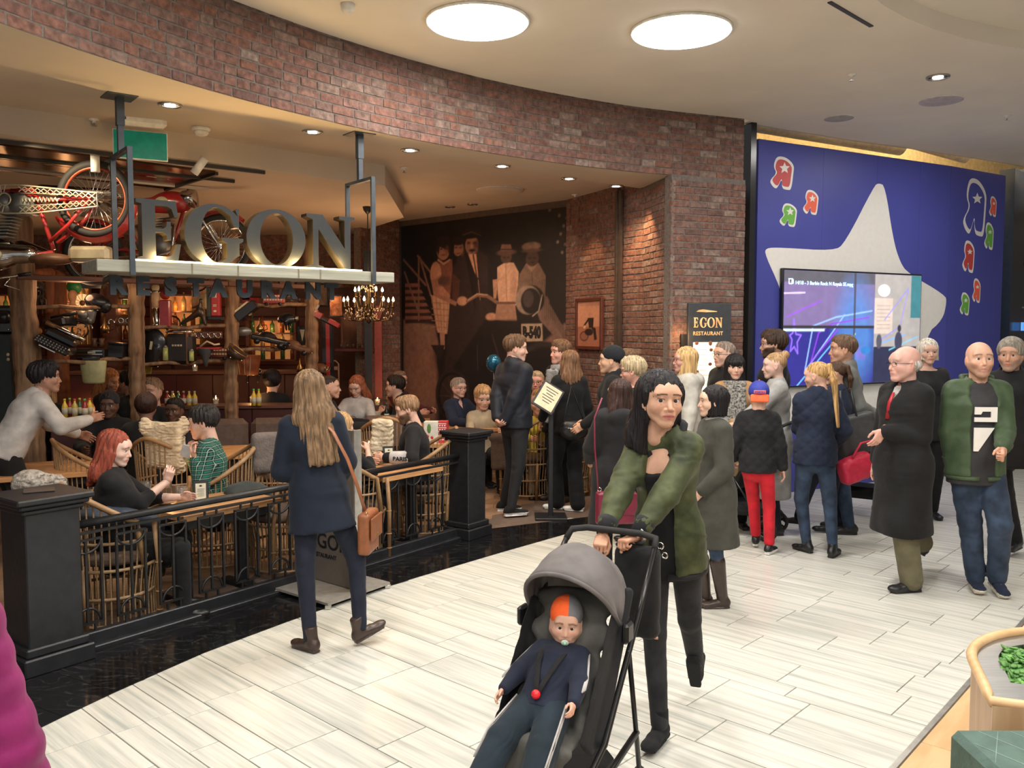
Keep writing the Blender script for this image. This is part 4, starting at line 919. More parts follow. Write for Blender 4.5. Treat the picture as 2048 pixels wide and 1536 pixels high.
pt.ell(W_ * .83, H_ * .38, .07, .12, srgb(60, 62, 85)); pt.ell(W_ * .835, H_ * .50, .035, .045, srgb(52, 50, 60)); pt.ell(W_ * .68, H_ * .38, .05, .09, srgb(80, 78, 95)); pt.noise(.08, 5)
SCR = mat('screen_picture', attr='Col', rough=.1, var=.02, emit=.75); 
ang_b = math.atan2(bd[1], bd[0]); tv = thing('television', 'large flat television on the hoarding showing neon lines', 'television', (BL0[0] + bd[0] * a[0] + bn[0] * .03, BL0[1] + bd[1] * a[0] + bn[1] * .03, c_[1]), ang_b)
o = link('screen', pt.mesh('screen', SCR), tv); o.location = (0, -.028, 0); q = MB(); q.box((W_ / 2, -.0, H_ / 2), (W_ + .03, .05, H_ + .04), b=.005); q.obj('housing', mat('tv_black', (.01, .01, .012), .2), tv)
TXB = mat('screen_text', (.45, .75, 1), emit=1.6)
q = MB(); q.box((.10, -.031, H_ - .10), (.07, .003, .012)); q.box((.13, -.031, H_ - .13), (.03, .003, .05)); q.box((.075, -.031, H_ - .13), (.012, .003, .05)); q.box((.10, -.031, H_ - .155), (.05, .003, .012)); q.obj('repeat_symbol', TXB, tv)
glyphs('14/18 - 3 Barbie Rock N Royals SE.mpg', .060, TXB, tv, [[1, 0, 0, .17], [0, 0, -1, -.031], [0, 1, 0, H_ - .16], [0, 0, 0, 1]], .001, .0006, 'screen_text', space=1)
# service void above and behind the hoarding
VOID = mat('void_beige', (.62, .50, .30), .9); q = MB(); q.bar((2.6, 12.2, 2.8), (10.5, 16.2, 2.8), .1, 5.6); struct('wall_right', q, VOID); q = MB(); q.box((6.5, 12.9, 5.3), (10, 9, .05), rz=.5); struct('ceiling_void', q, VOID)
for q_ in [(3.6, 10.9), (5.2, 11.8), (6.6, 12.9)]: lamp('void_lamp', 'POINT', (*q_, 4.7), 90, (1, .82, .5), .2)
PIP = mat('duct_pale', (.66, .56, .38), .5)
for i, (A2, B2, r_) in enumerate([((2.9, 10.6, 4.45), (5.0, 11.2, 4.28), .14), ((4.3, 11.2, 4.55), (6.3, 12.1, 4.30), .09), ((3.0, 11.6, 4.7), (8, 13.9, 4.7), .05)]):
    t = thing('ceiling_pipe', ['thick pale duct above the hoarding, at its left end', 'jointed pale pipe above the middle of the hoarding', 'thin long pipe high in the void above the hoarding'][i], 'pipe'); q = MB(); q.tube([A2, B2], r_, 16); q.obj('pipe', PIP, t)
    for f_ in (.3, .6, .9): p = np.array(A2) * (1 - f_) + np.array(B2) * f_; q = MB(); q.tube([p, (p[0], p[1], 5.3)], .008, 6); q.obj('hanger_rod', DFR, t)
# dark column and dark glazed shopfront left of the hoarding
BLKC = mat('black_metal_panel', (.012, .012, .014), .25)
q = MB(); q.box((2.58, 9.62, MC / 2), (.07, .3, MC), rz=.35); struct('wall_column', q, BLKC)
q = MB(); q.box((2.9, 10.6, MC / 2), (.7, .05, MC), rz=.5); struct('window_1', q, mat('dark_glass', (.03, .03, .035), .08))
for (z, l_, d_), lb_ in zip([(3.62, .22, .11), (2.62, .2, .012), (2.52, .2, .012), (1.90, .2, .04), (1.62, .18, .012)], ['topmost and thickest', 'upper thin', 'lower thin', 'wide middle', 'lowest thin']):
    t = thing('light_strip', lb_ + ' white light strip in the dark gap beside the hoarding', 'light', (2.78, 10.25, z), .5, 'light strips in the gap'); q = MB(); q.box((0, 0, 0), (l_, .02, d_)); q.obj('strip', mat('strip_glow', (1, .97, .9), emit=.9), t)
# far shop at the right edge
q = MB(); q.bar((6.95, 12.2, MC / 2), (7.35, 12.6, MC / 2), .2, MC); q.bar((7.3, 12.5, 3.55), (11, 16, 3.55), .1, 1.3); struct('wall_shop', q, mat('navy_panel', (.015, .025, .05), .2))
q = MB(); q.bar((10.9, 15.9, 2.1), (16, 10, 2.1), .1, 4.3); struct('wall_far', q, mat('far_wall_paint', (.35, .32, .29), .8))
GLB = mat('blue_tinted_glass', (.008, .022, .06), .08, spec=.4)
fs = thing('glass_shopfront', 'dark blue glazed shopfront at the right edge with lit shelves', 'shopfront')
for k in range(3):
    for j in range(3):
        a = np.array([7.35, 12.65]) + np.array([.70, .71]) * k * .95; b = a + np.array([.70, .71]) * .93; q = MB(); q.bar((*a, .62 + j * 1.08), (*b, .62 + j * 1.08), .03, 1.06); q.obj('pane', GLB, fs)
for k in range(4):
    p = np.array([7.3, 12.5]) + np.array([.70, .71]) * (.1 + k * .22); q = MB(); q.box((*(p + np.array([.05, -.12])), 1.95 - .25 * (k % 3)), (.3, .02, .12), rz=.8); q.obj('lit_shelf', mat('shelf_glow_%d' % (k % 2), [(.1, .35, 1), (1, .62, .35)][k % 2], emit=.8), fs)
# ---------------- railing ----------------
IRON = mat('black_iron', (.010, .010, .011), .42, var=.3, bump=.1); BLKP = mat('black_painted_wood', (.012, .013, .016), .45, var=.2, bump=.15)
ra = math.atan2(rd[1], rd[0])
def post(c, label, w_=.25, cap=.36):
    t = thing('railing_post', label, 'post', (c[0], c[1], 0), ra); q = MB(); q.box((0, 0, .47), (w_, w_, .86), b=.006); q.obj('shaft', BLKP, t)
    for d_, z, h in ((.09, .05, .10), (.05, .125, .05)): q = MB(); q.box((0, 0, z), (w_ + d_, w_ + d_, h), b=.008); q.obj('plinth', BLKP, t)
    for d_, z, h in ((.04, .905, .03), (.08, .935, .03), (cap - w_, .965, .035)): q = MB(); q.box((0, 0, z), (w_ + d_, w_ + d_, h), b=.008); q.obj('cap', BLKP, t)
    return t
post(RA, 'black square post at the left end of the railing', .30, .42); post(RB, 'black square post at the entrance end of the railing', .25, .36)
t = thing('iron_railing', 'low black iron railing with arched panels beside the tables', 'railing')
P3 = lambda s, z: np.array([*(RA + rd * s), z])
q = MB(); q.tube([P3(.1, .755), P3(RL - .1, .755)], .024, 14); q.obj('top_rail', IRON, t); q = MB(); q.bar(P3(.12, .70), P3(RL - .12, .70), .03, .015); q.obj('lower_top_rail', IRON, t)
q = MB(); q.bar(P3(.12, .055), P3(RL - .12, .055), .06, .09, .006); q.obj('bottom_rail', BLKP, t); q = MB(); q.bar(P3(.12, .012), P3(RL - .12, .012), .14, .03, .006); q.obj('kerb', BLKP, t)
q = MB(); w_ = .185
q.X = None
for s in (-w_ / 2, w_ / 2, 0): q.bar((s, 0, .15), (s, 0, .655), .014, .014)
for z in (.15, .655): q.bar((-w_ / 2 - .007, 0, z), (w_ / 2 + .007, 0, z), .014, .014, up=(0, 1, 0))
q.tube([(w_ / 2 * math.cos(a), 0, .65 - .075 * math.sin(a)) for a in np.linspace(0, math.pi, 13)], .008, 6); q.tube([(w_ / 2 * .85 * math.cos(a), 0, .155 + .085 * math.sin(a)) for a in np.linspace(0, math.pi, 13)], .008, 6)
for s in (-.045, .045): q.bar((s, 0, .655), (s, 0, .70), .012, .012); q.bar((s, 0, .09), (s, 0, .15), .012, .012)
pm = q.mesh('arched_panel', IRON)
for k in range(12): o = link('arched_panel', pm, t, tuple(P3(.25 + k * .282, 0))); o.rotation_euler.z = ra
o = MB(); o.box((0, 0, 0), (.16, .12, .008), b=.002); o = o.obj('menu_booklet', mat('dark_leather', (.05, .035, .03), .5), None); o.location = (RA[0] - .02, RA[1] + .03, .988); o.rotation_euler.z = .5; tag(o, 'closed dark leather menu lying on the left railing post', 'menu')
# ---------------- rattan chairs and tables ----------------
RAT = mat('rattan', (.24, .145, .07), .55, col2=(.40, .26, .135), sc=30, bump=.3, vec=(1, 1, 8)); BAM = mat('bamboo', (.34, .21, .10), .5, col2=(.25, .13, .055), sc=12, bump=.2)
CUSH = mat('cushion_brown', (.12, .08, .06), .95, bump=.5); FUR = mat('grey_fur', (.20, .17, .14), .98, col2=(.42, .38, .33), sc=50, bump=1, bsc=90); SHEEP = mat('sheepskin', (.72, .62, .46), .98, col2=(.55, .46, .33), sc=14, bump=1, bsc=40)
def chair_proto():
    t = thing('rattan_chair', 'x', 'chair'); rods = MB(); rim = []; n = 46
    def pt(a, k=1): return np.array([.30 * k * math.sin(a), -.02 - .29 * k * math.cos(a)])
    def hgt(a): f = abs(a) / math.pi; return .98 - .28 * min(1, (f / .55)) ** 1.3 if f < .62 else .42
    for i in range(n):
        a = -math.pi + 2 * math.pi * (i + .5) / n; h = hgt(a); p0 = pt(a, .92); p1 = pt(a, 1.0); p2 = pt(a, 1.10 if h > .5 else 1.0)
        P = [(*p0, .04), (*pt(a, .9), .2), (*p1, .40)] + ([(*p2, h)] if h > .5 else []); rods.tube(P, .0058, 5, cap=False)
    o = rods.obj('rattan_rods', RAT, t); o['kind'] = 'stuff'
    A = np.linspace(-math.pi * .62, math.pi * .62, 26); q = MB(); q.tube([(*pt(a, 1.11), hgt(a) + .005) for a in A], .019, 8); q.obj('rim', BAM, t)
    for z, k in ((.05, .93), (.22, .915), (.405, 1.01)): q = MB(); q.tube([(*pt(a, k), z) for a in np.linspace(0, 2 * math.pi, 32, endpoint=False)], .011, 6, close=True); q.obj('band', RAT, t)
    for z, k in ((.58, 1.055),): q = MB(); q.tube([(*pt(a, k), z) for a in A], .010, 6); q.obj('band', RAT, t)
    for s in (-1, 1):
        q = MB(); q.tube([(s * .26, .20, 0), (s * .27, .20, .42), (s * .29, .17, .69)], .017, 8)
        for z in (.1, .22, .41): q.torus((s * .265, .20, z), .019, .006, 10, 4)
        q.obj('leg', BAM, t); q = MB(); q.tube([(s * .20, -.22, 0), (s * .21, -.24, .42)], .016, 8); q.obj('leg', BAM, t)
    q = MB(); q.lathe([(.10, .42), (.26, .425), (.275, .46), (.24, .485), (.05, .49)], 24, sx=1, sy=.95); q.obj('cushion', CUSH, t); return t
ch0 = chair_proto(); CK = kids(ch0); used = [0]
def chair(X, Y, hd, label, extra=None, group='rattan chairs', z=0):
    if used[0] == 0: t = ch0; t.location = (X, Y, z); t.rotation_euler.z = -R(hd); t['label'] = label; t['group'] = group; used[0] = 1
    else: t = dup(ch0, (X, Y, z), -R(hd), label, group, ch=CK)
    return t
WOOD = mat('table_oak', (.42, .20, .08), .35, col2=(.56, .30, .13), sc=3, vec=(1, 9, 9), bump=.1); WOODP = mat('pale_ash', (.62, .46, .28), .5, col2=(.70, .55, .36), sc=3, vec=(1, 6, 6))
def table(X, Y, ang, L_, W_, label, z=.69, mt=None):
    t = thing('dining_table', label, 'table', (X, Y, 0), ang, 'wooden dining tables'); n = 4
    for k in range(n): q = MB(); q.box((0, (k + .5 - n / 2) * W_ / n, z - .02), (L_, W_ / n - .002, .04), b=.003); q.obj('plank', mt or WOOD, t)
    q = MB(); q.box((0, 0, z - .08), (L_ * .8, W_ * .7, .08), b=.004); q.obj('apron', BLKP, t)
    for s in (-1, 1): q = MB(); q.box((s * L_ * .30, 0, z / 2 - .05), (.08, .08, z - .06), b=.006); q.box((s * L_ * .30, 0, .02), (.08, W_ * .75, .04), b=.006); q.obj('leg', BLKP, t)
    return t
T1 = table(-2.15, 6.08, ra, .80, .56, 'oak table beside the railing between red-haired woman and plaid shirt man', .67)
T2 = table(-1.04, 7.42, ra, .74, .52, 'oak table beside the railing in front of the man with the lettered sleeve', .69)
T3 = table(-2.9, 8.5, .3, 1.3, .75, 'oak table of the man in the black cap, behind the white sheepskin', .70)
T4 = table(-.62, 10.35, .2, 1.1, .7, 'oak table of the older woman with glasses, under the mural', .74)
T5 = table(-1.9, 10.9, .1, 1.7, .8, 'oak table of the two long-haired women near the brick pier', .73)
T6 = table(-3.9, 7.2, .5, .8, .8, 'oak table under the bending waiter', .74)
chair(-2.60, 5.52, 50, 'rattan basket chair carrying the red-haired woman'); chair(-1.82, 6.72, -130, 'empty rattan basket chair behind the railing, beside the long-haired woman in navy')
chair(-.86, 7.98, -100, 'rattan basket chair under the man with the lettered sleeve'); chair(-2.42, 6.86, -110, 'rattan chair under the man in the green plaid shirt')
chair(-1.34, 7.08, 50, 'rattan chair under the blonde diner beside the sign board'); chair(-1.32, 9.3, 0, 'high rattan chair back facing us before the leaning man')
chair(.18, 9.75, -60, 'rattan basket chair behind the tall man in the black jacket'); chair(.62, 9.9, -20, 'rattan basket chair behind the menu board stand'); chair(-2.98, 7.55, 20, 'rattan chair with the white sheepskin on its back')
chair(-1.95, 9.4, 30, 'rattan chair under the dark-haired woman with a ponytail'); chair(-3.55, 7.3, 60, 'slatted chair beside the waiter'); chair(-2.35, 8.6, -70, 'rattan chair with dark cushion right of the plaid shirt man')
def blob(name, label, cat, prims, mt, res=.012, disp=None, group=None):
    V, Q = sdf(prims, res, disp); return tag(link(name, fastmesh(name, V, Q, mt)), label, cat, group)
p = AT(328, 890, 7.28); Mz = rotz(-.3)
blob('sheepskin', 'white sheepskin draped over a rattan chair back beside the plaid shirt man', 'sheepskin', [bx_(p, (.185, .04, .20), .04, .02, M=Mz), ell_(p + [-.16, 0, .16], (.05, .04, .08), .03), ell_(p + [.17, 0, .17], (.05, .04, .08), .03), bx_(p + [-.02, .08, -.02], (.2, .03, .2), .03, .02, M=Mz), ell_(p + [.1, 0, -.2], (.07, .03, .06), .05)], SHEEP, .010, wrinkle(.026, 50, 5))
p = AT(765, 872, 8.35); blob('sheepskin', 'cream sheepskin on the chair beside the bearded man in black', 'sheepskin', [bx_(p, (.11, .04, .17), .04, .02, M=rotz(-.2)), ell_(p + [-.08, 0, -.12], (.06, .04, .1), .03)], SHEEP, .010, wrinkle(.022, 50, 8))
p = AT(60, 965, 5.15); blob('fur_throw', 'grey fur throw over the chair behind the left railing post', 'throw', [ell_(p, (.10, .10, .08), .02), cap_(p, p + [.12, .1, -.02], .06, .05, .03), cap_(p + [-.02, 0, -.02], p + [-.05, .1, -.18], .07, .05, .03)], FUR, .010, wrinkle(.022, 60, 2))
p = AT(905, 930, 8.2); blob('fur_throw', 'grey fur throw behind the railing post, at the back of the bearded man', 'throw', [bx_(p, (.05, .05, .20), .04, .02), ell_(p + [-.02, 0, .18], (.08, .06, .05), .02)], FUR, .010, wrinkle(.022, 60, 3))
p = AT(1003, 905, 9.55); blob('fur_throw', 'brown fur throw on the chair left of the tall man in black', 'throw', [bx_(p, (.12, .04, .20), .04, .02), cap_(p + [-.1, 0, .18], p + [.1, 0, .16], .05, .05, .03)], mat('brown_fur', (.10, .065, .05), .98, bump=1, bsc=90), .014, wrinkle(.010, 60, 4))
p = AT(545, 905, 6.95); blob('cushion', 'grey-brown cushion in the chair behind the long-haired woman in navy', 'cushion', [bx_(p, (.17, .05, .17), .05, .02, M=rotz(.4))], mat('cushion_grey', (.16, .13, .115), .95, bump=.6, bsc=60), .014, wrinkle(.004, 30, 4))
p = AT(493, 985, 6.45); blob('coat_bundle', 'dark grey coat bundled over the chair arm at the table end', 'coat', [ell_(p, (.17, .13, .085), .03), ell_(p + [.1, .05, -.08], (.09, .09, .10), .04)], cloth('darkgreen', (.05, .058, .055)), .012, wrinkle(.010, 30, 9))
p = AT(195, 1035, 5.35); blob('coat_bundle', 'navy down jacket hanging over the red-haired woman\'s chair', 'coat', [ell_(p, (.15, .12, .07), .03), cap_(p + [.05, .1, .0], p + [.28, .16, -.06], .065, .05, .03)], cloth('navydown', (.03, .04, .06), rough=.55), .012, wrinkle(.012, 45, 9))
# banquette
q = MB(); q.box((0, 0, .22), (2.6, .55, .44), b=.02); bq = thing('banquette', 'long padded brown bench with back cushions behind the tables', 'bench', (-2.35, 9.75, 0), .22); q.obj('base', DKW, bq)
for k in range(4): q = MB(); q.box((-.95 + k * .63, .2, .68), (.6, .16, .42), b=.06); q.obj('back_cushion', mat('bench_leather', (.13, .085, .065), .6, bump=.2), bq)
# ---------------- table things ----------------
GLASS = mat('clear_glass', (.9, .92, .9), .05, trans=.95, alpha=.55); CER = mat('ceramic_white', (.72, .69, .62), .25); FLM = mat('flame', (1, .55, .18), emit=22); WAX = mat('candle_wax', (.82, .72, .5), .5, emit=.12)
def tz(x, y, z): p = G(x, y, z); return (p[0], p[1], z)
def glass(p, label, h=.095, r_=.038, mt=None):
    t = thing('drinking_glass', label, 'glass', p, 0, 'glasses on the tables'); q = MB(); q.lathe([(r_ * .85, 0), (r_, h), (r_ * .93, h), (r_ * .78, .012), (.002, .010)], 18); q.obj('bowl', mt or GLASS, t)
    q = MB(); q.lathe([(r_ * .76, .012), (r_ * .86, h * .45), (.002, h * .45)], 14); q.obj('drink', mat('ice_water', (.65, .66, .62), .1, alpha=.5), t)
def candle(p, label, h=.07, lit=True, holder='jar', pw=4):
    t = thing('candle', label, 'candle', p, 0, 'candles')
    if holder == 'jar': q = MB(); q.lathe([(.032, 0), (.036, .08), (.032, .08), (.029, .008), (.002, .006)], 14); q.obj('jar', GLASS, t); h0 = .006
    else: q = MB(); q.lathe([(.04, 0), (.035, .008), (.014, .02), (.014, .05)], 14); q.obj('holder', mat('brass', (.45, .3, .12), .3, metal=1), t); h0 = .04
    q = MB(); q.lathe([(.011 if holder != 'jar' else .024, h0), (.011 if holder != 'jar' else .024, h0 + h)], 12); q.obj('wax', WAX, t)
    q = MB(); q.lathe([(.001, h0 + h), (.009, h0 + h + .014), (.006, h0 + h + .03), (.0005, h0 + h + .05)], 8); q.obj('flame', FLM, t)
    if pw: lamp('candle_lamp', 'POINT', (p[0], p[1], p[2] + h0 + h + .05), pw, (1, .5, .18), .03)
def bottle(p, label, col, h=.19, r_=.03, capc=(.1, .6, .1), name='sauce_bottle', group='bottles on the tables'):
    t = thing(name, label, 'bottle', p, 0, group); q = MB(); q.lathe([(r_, 0), (r_, h * .6), (r_ * .4, h * .8), (r_ * .35, h * .92)], 12); q.obj('body', mat('bottle_%.2f_%.2f_%.2f' % col, col, .2), t); q = MB(); q.lathe([(r_ * .45, h * .9), (r_ * .4, h)], 10); q.obj('cap', mat('cap_%.2f_%.2f_%.2f' % capc, capc, .4), t)
    q = MB(); q.lathe([(r_ * 1.02, h * .15), (r_ * 1.02, h * .5)], 12); q.obj('label', mat('paper_label', (.6, .55, .42), .7), t)
def menu_stand(p, rz, label):
    t = thing('table_menu', label, 'menu stand', p, rz, 'black framed table cards'); X = np.array(Matrix.Rotation(R(-10), 3, 'X')); q = MB(); q.X = X4(X); q.box((0, 0, .075), (.105, .014, .15), b=.003); q.obj('frame', BLKP, t)
    q = MB(); q.X = X4(X); q.box((0, -.009, .072), (.070, .003, .115)); q.obj('card', mat('card_cream', (.62, .60, .46), .7), t); q = MB(); q.X = X4(X); q.ball((0, -.011, .112), (.010, .002, .006), 10, 6)
    for k in range(6): q.box((0, -.0112, .09 - k * .010), (.045 if k % 2 else .05, .001, .002))
    q.obj('print', BLKP, t); q = MB(); q.box((0, .02, .006), (.105, .08, .012), b=.003); q.obj('foot', BLKP, t)
z1 = .672; z2 = .692
menu_stand(tz(402, 1003, z1), .35, 'black framed menu card on the table of the plaid shirt man'); menu_stand(tz(778, 925, z2), .3, 'black framed menu card on the table of the bearded man')
glass(tz(363, 1000, z1), 'large cut glass of ice water beside the framed menu card', .105, .043); glass(tz(292, 988, z1 + .02), 'cut glass nearer the red-haired woman', .095, .04)
t = thing('bowl', 'shallow white bowl before the red-haired woman', 'bowl', tz(330, 1008, z1)); q = MB(); q.lathe([(.035, 0), (.08, .018), (.105, .035), (.100, .036), (.06, .012), (.001, .008)], 26); q.obj('bowl', CER, t)
candle(tz(335, 975, z1), 'burning candle in front of the red-haired woman\'s raised hand', .12, pw=2.5); candle(tz(738, 905, z2), 'burning candle by the blonde diner\'s hand', .06, pw=2.5)
for k, (x, y, z, l_) in enumerate([(522, 836, .72, 'tall white candle burning left of the long-haired woman in navy'), (308, 838, .703, 'candle burning left of the boy\'s face'), (368, 805, 1.0, 'candle burning on the bar behind the boy'), (192, 820, .72, 'candle burning in front of the man in the black cap'), (170, 842, .71, 'small candle by the waiter\'s hand'), (755, 810, .75, 'candle on the table of the long-haired women'),
        (505, 805, 1.0, 'far candle right of the bar, left one'), (432, 808, 1.0, 'small candle on the bar below the middle log'), (390, 742, 1.36, 'small candle on the back shelf'), (938, 832, .76, 'small candle beside the older woman with glasses')]):
    p = tz(x, y, z); p = p if p[1] < 11.8 else tuple(AT(x, y, 11.6)); candle(p, l_, .16 if k == 0 else .05, holder='stick' if k in (0, 2) else 'jar', pw=3 if k < 7 else 0)
cols = [(.75, .50, .04), (.35, .03, .02), (.55, .42, .08), (.03, .10, .03), (.30, .02, .02), (.8, .55, .06)]
bn_ = ['yellow mustard bottle, leftmost in the cluster left of the capped man', 'dark red sauce bottle in the cluster left of the capped man', 'ochre sauce bottle in the cluster left of the capped man', 'green capped oil bottle in the cluster left of the capped man', 'red ketchup bottle in the cluster left of the capped man', 'yellow bottle, rightmost in the cluster left of the capped man']
for k in range(6): p = (*AT(130 + k * 10, 826, 8.85 + (k % 2) * .1)[:2], 1.0); bottle(p, bn_[k], cols[k], capc=[(.7, .5, .05), (.1, .5, .1), (.6, .1, .05)][k % 3])
bn_ = ['red sauce bottle left of the candle behind the boy', 'dark bottle just left of the candle behind the boy', 'dark bottle under the candle behind the boy', 'amber bottle right of the candle behind the boy', 'white capped bottle right of the candle behind the boy', 'brown bottle at the right end of the row behind the boy']
for k in range(6): p = (*AT(335 + k * 11, 818, 10.25)[:2], 1.0); bottle(p, bn_[k], cols[(k + 1) % 6], .17, capc=(.6, .6, .55))
for k, (x, y) in enumerate([(508, 815), (518, 812)]): p = (*AT(x, y, 10.2)[:2], 1.0); bottle(p, ['yellow mustard bottle beside the tall candle', 'pale mustard bottle behind the tall candle'][k], cols[0], .2)
for k, (x, y) in enumerate([(773, 808), (748, 812), (726, 812)]): p = (*AT(x, y, 10.6)[:2], .73); bottle(p, ['dark wine bottle before the leaning man', 'sauce jar right of the red-haired girl', 'sauce jar beside the red-haired girl\'s arm'][k], [(.02, .03, .02), (.25, .1, .05), (.3, .15, .07)][k], [.27, .14, .14][k], capc=(.1, .1, .1))
for k, (x, y) in enumerate([(942, 840), (951, 841)]): p = (*AT(x, y, 10.2)[:2], .74); bottle(p, ['small dark spice bottle at left on the older woman\'s table', 'small dark spice bottle at right on the older woman\'s table'][k], (.05, .03, .03), .11, .022, capc=(.6, .6, .6))
t = thing('laptop_menu', 'upright cream menu held at the table of the long-haired women', 'menu', (*AT(748, 806, 10.75)[:2], .735)); q = MB(); q.box((0, 0, .07), (.17, .01, .15), b=.002); q.obj('cover', mat('menu_cream', (.55, .45, .33), .7), t)
# balloon
p = AT(987, 726, 9.3); t = thing('balloon', 'metallic blue balloon floating left of the tall man in black', 'balloon', p); q = MB(); q.ball((0, 0, 0), (.082, .082, .095), 24, 16); q.obj('balloon', mat('blue_foil', (.02, .11, .19), .18, metal=.5), t); q = MB(); q.lathe([(.012, -.105), (.004, -.092)], 10); q.obj('knot', mat('blue_foil'), t); q = MB(); q.tube([(0, 0, -.1), (.01, .02, -.4), (-.01, .02, -.7)], .0015, 4); q.obj('string', WHT, t)
# gift bag
p = AT(870, 860, 8.6); table(p[0], p[1] + .05, .1, .5, .36, 'small table carrying the patterned gift bag', p[2] - .125)
p = AT(870, 860, 8.6); t = thing('gift_bag', 'white and red patterned gift bag standing on a chair behind the bearded man', 'bag', (p[0], p[1], p[2] - .12), -.1)
q = MB(); q.box((-.03, 0, .10), (.15, .11, .22), b=.004); q.obj('bag', mat('bag_white', (.55, .55, .50), .6), t); q = MB(); q.box((.085, 0, .10), (.09, .112, .23), b=.004); q.obj('red_panel', mat('bag_red', (.45, .03, .04), .6), t)
q = MB()
for z in (.03, .07, .11, .15, .19): q.box((.085, -.057, z), (.08, .003, .006))
for z in (.05, .09, .13, .17):
    for x in (.06, .085, .11): q.ball((x, -.057, z), (.008, .003, .008), 6, 4)
q.obj('snow_pattern', WHT, t); q = MB(); q.ball((-.05, -.056, .14), (.02, .003, .05), 8, 5); q.obj('green_print', mat('leaf_print', (.08, .2, .05), .6), t); q = MB(); q.ball((-.07, -.056, .06), (.02, .003, .02), 8, 5); q.ball((-.02, -.056, .05), (.015, .003, .015), 8, 5); q.obj('berries', mat('bag_red'), t)
# ---------------- hanging sign ----------------
SA = np.array([-2.74, 5.70]); sd = nrm(np.array([.784, .62])); sb = np.array([-sd[1], sd[0]]); sa = math.atan2(sd[1], sd[0]); PZ0, PZ1 = 2.29, 2.37
sg = thing('restaurant_sign', 'hanging sign board with big dark metal letters above the railing', 'sign', (SA[0], SA[1], 0), sa)
PLK = mat('silvered_plank', (.25, .25, .20), .6, col2=(.36, .355, .29), sc=2.5, vec=(.6, 8, 8), bump=.3); SIGN = mat('blue_grey_steel', (.013, .016, .019), .5, metal=.15, var=.1); SIGD = mat('letter_side', (.10, .08, .05), .35, metal=.7)
q = MB(); q.box((1.13, .22, (PZ0 + PZ1) / 2), (2.26, .44, PZ1 - PZ0), b=.004); q.obj('plank', PLK, sg)
q = MB()
for x in (.62, .95, 1.42, 1.60): q.box((x, -.0005, 2.33), (.012, .002, .075), rz=0, M=None)
q.obj('plank_knots', mat('plank_dark', (.17, .15, .10), .7), sg)
STL = mat('hanger_steel', (.045, .055, .068), .45, metal=.3)
for s in (.22, 2.06):
    q = MB()
    for y in (-.012, .42): q.bar((s, y, PZ0 - .02 if y < 0 else PZ1), (s, y, 3.115), .034, .022)
    q.bar((s, -.02, 3.115), (s, .43, 3.115), .034, .024); q.obj('hanger_frame', STL, sg); q = MB(); q.bar((s, .20, 3.11), (s, .20, 3.34), .038, .038); q.bar((s, .20, 3.3), (s, .20, ZS), .05, .05); q.ball((s + .03, .2, 3.36), .012, 8, 6); q.obj('hanger_stem', STL, sg)
    q = MB(); q.box((s, .20, ZS - .004), (.20, .20, .012), b=.002); q.obj('ceiling_plate', STL, sg)
def ser(x0, x1, y, h, up): return []
def arcp(cx, cy, rx, ry, a0, a1, n=20): return [(cx + rx * math.cos(R(a)), cy + ry * math.sin(R(a))) for a in np.linspace(a0, a1, n)]
LET = {'E': [[(0, 0), (.74, 0), (.80, .30), (.72, .30), (.66, .14), (.58, .09), (.34, .09), (.34, .48), (.48, .48), (.54, .44), (.55, .36), (.62, .36), (.62, .66), (.55, .66), (.54, .58), (.48, .54), (.34, .54), (.34, .91), (.56, .91), (.64, .87), (.69, .74), (.76, .74), (.72, 1), (0, 1), (0, .94), (.10, .92), (.10, .08), (0, .06)]],
       'G': [arcp(.5, .5, .52, .52, 40, 318, 30) + [(.92, .16), (.92, .37), (.99, .41), (.99, .46), (.62, .46), (.62, .41), (.70, .37), (.70, .12), (.60, .05)] + arcp(.54, .5, .28, .455, 290, 62, 24)[0:0] + [(.50, .04)] + arcp(.53, .5, .27, .46, 255, 72, 24) + [(.76, .84), (.84, .64), (.92, .64), (.92, .98), (.86, .94)]],
       'O': [arcp(.5, .5, .52, .52, 0, 359, 44), arcp(.5, .5, .29, .455, 0, 359, 40)],
       'N': [[(0, 0), (.33, 0), (.33, .05), (.23, .08), (.23, .74), (.80, -.02), (.88, -.02), (.88, .92), (.98, .95), (.98, 1), (.66, 1), (.66, .95), (.77, .92), (.77, .40), (.32, 1), (0, 1), (0, .95), (.12, .90), (.12, .08), (0, .05)]]}
def letter(loops, w_, h, dep, ox, oy, oz, name, mt, par, mts=None):
    L2 = [[(p[0] * w_, p[1] * h) for p in l] for l in loops]; q = MB(); q.X = X4(np.array([[1, 0, 0], [0, 0, -1], [0, 1, 0.]]), (ox, oy, oz))
    plate(L2, dep, False, q); plate(L2, 0, True, q); q.mi = 1
    for i, l in enumerate(L2):
        n = len(l); A = sum(l[k][0] * l[(k + 1) % n][1] - l[(k + 1) % n][0] * l[k][1] for k in range(n))
        for k in range(n):
            a, b = l[k], l[(k + 1) % n]; f = (0, 1, 2, 3) if (A > 0) == (i == 0) else (3, 2, 1, 0); q.add([(*a, 0), (*b, 0), (*b, dep), (*a, dep)], [f])
    return q.obj(name, [mt, mts or mt], par)
for c_, x0, w_ in (('E', .27, .37), ('G', .60, .42), ('O', 1.05, .45), ('N', 1.52, .42)): letter(LET[c_], w_, .425, .10, x0, .16, PZ1 + .004, 'letter', SIGN, sg, SIGD)
q = MB(); q.tube([(.25, .035, PZ1 + .008), (1.98, .035, PZ1 + .008)], .006, 6); q.obj('light_strip', mat('led_warm', (1, .88, .62), emit=7), sg)
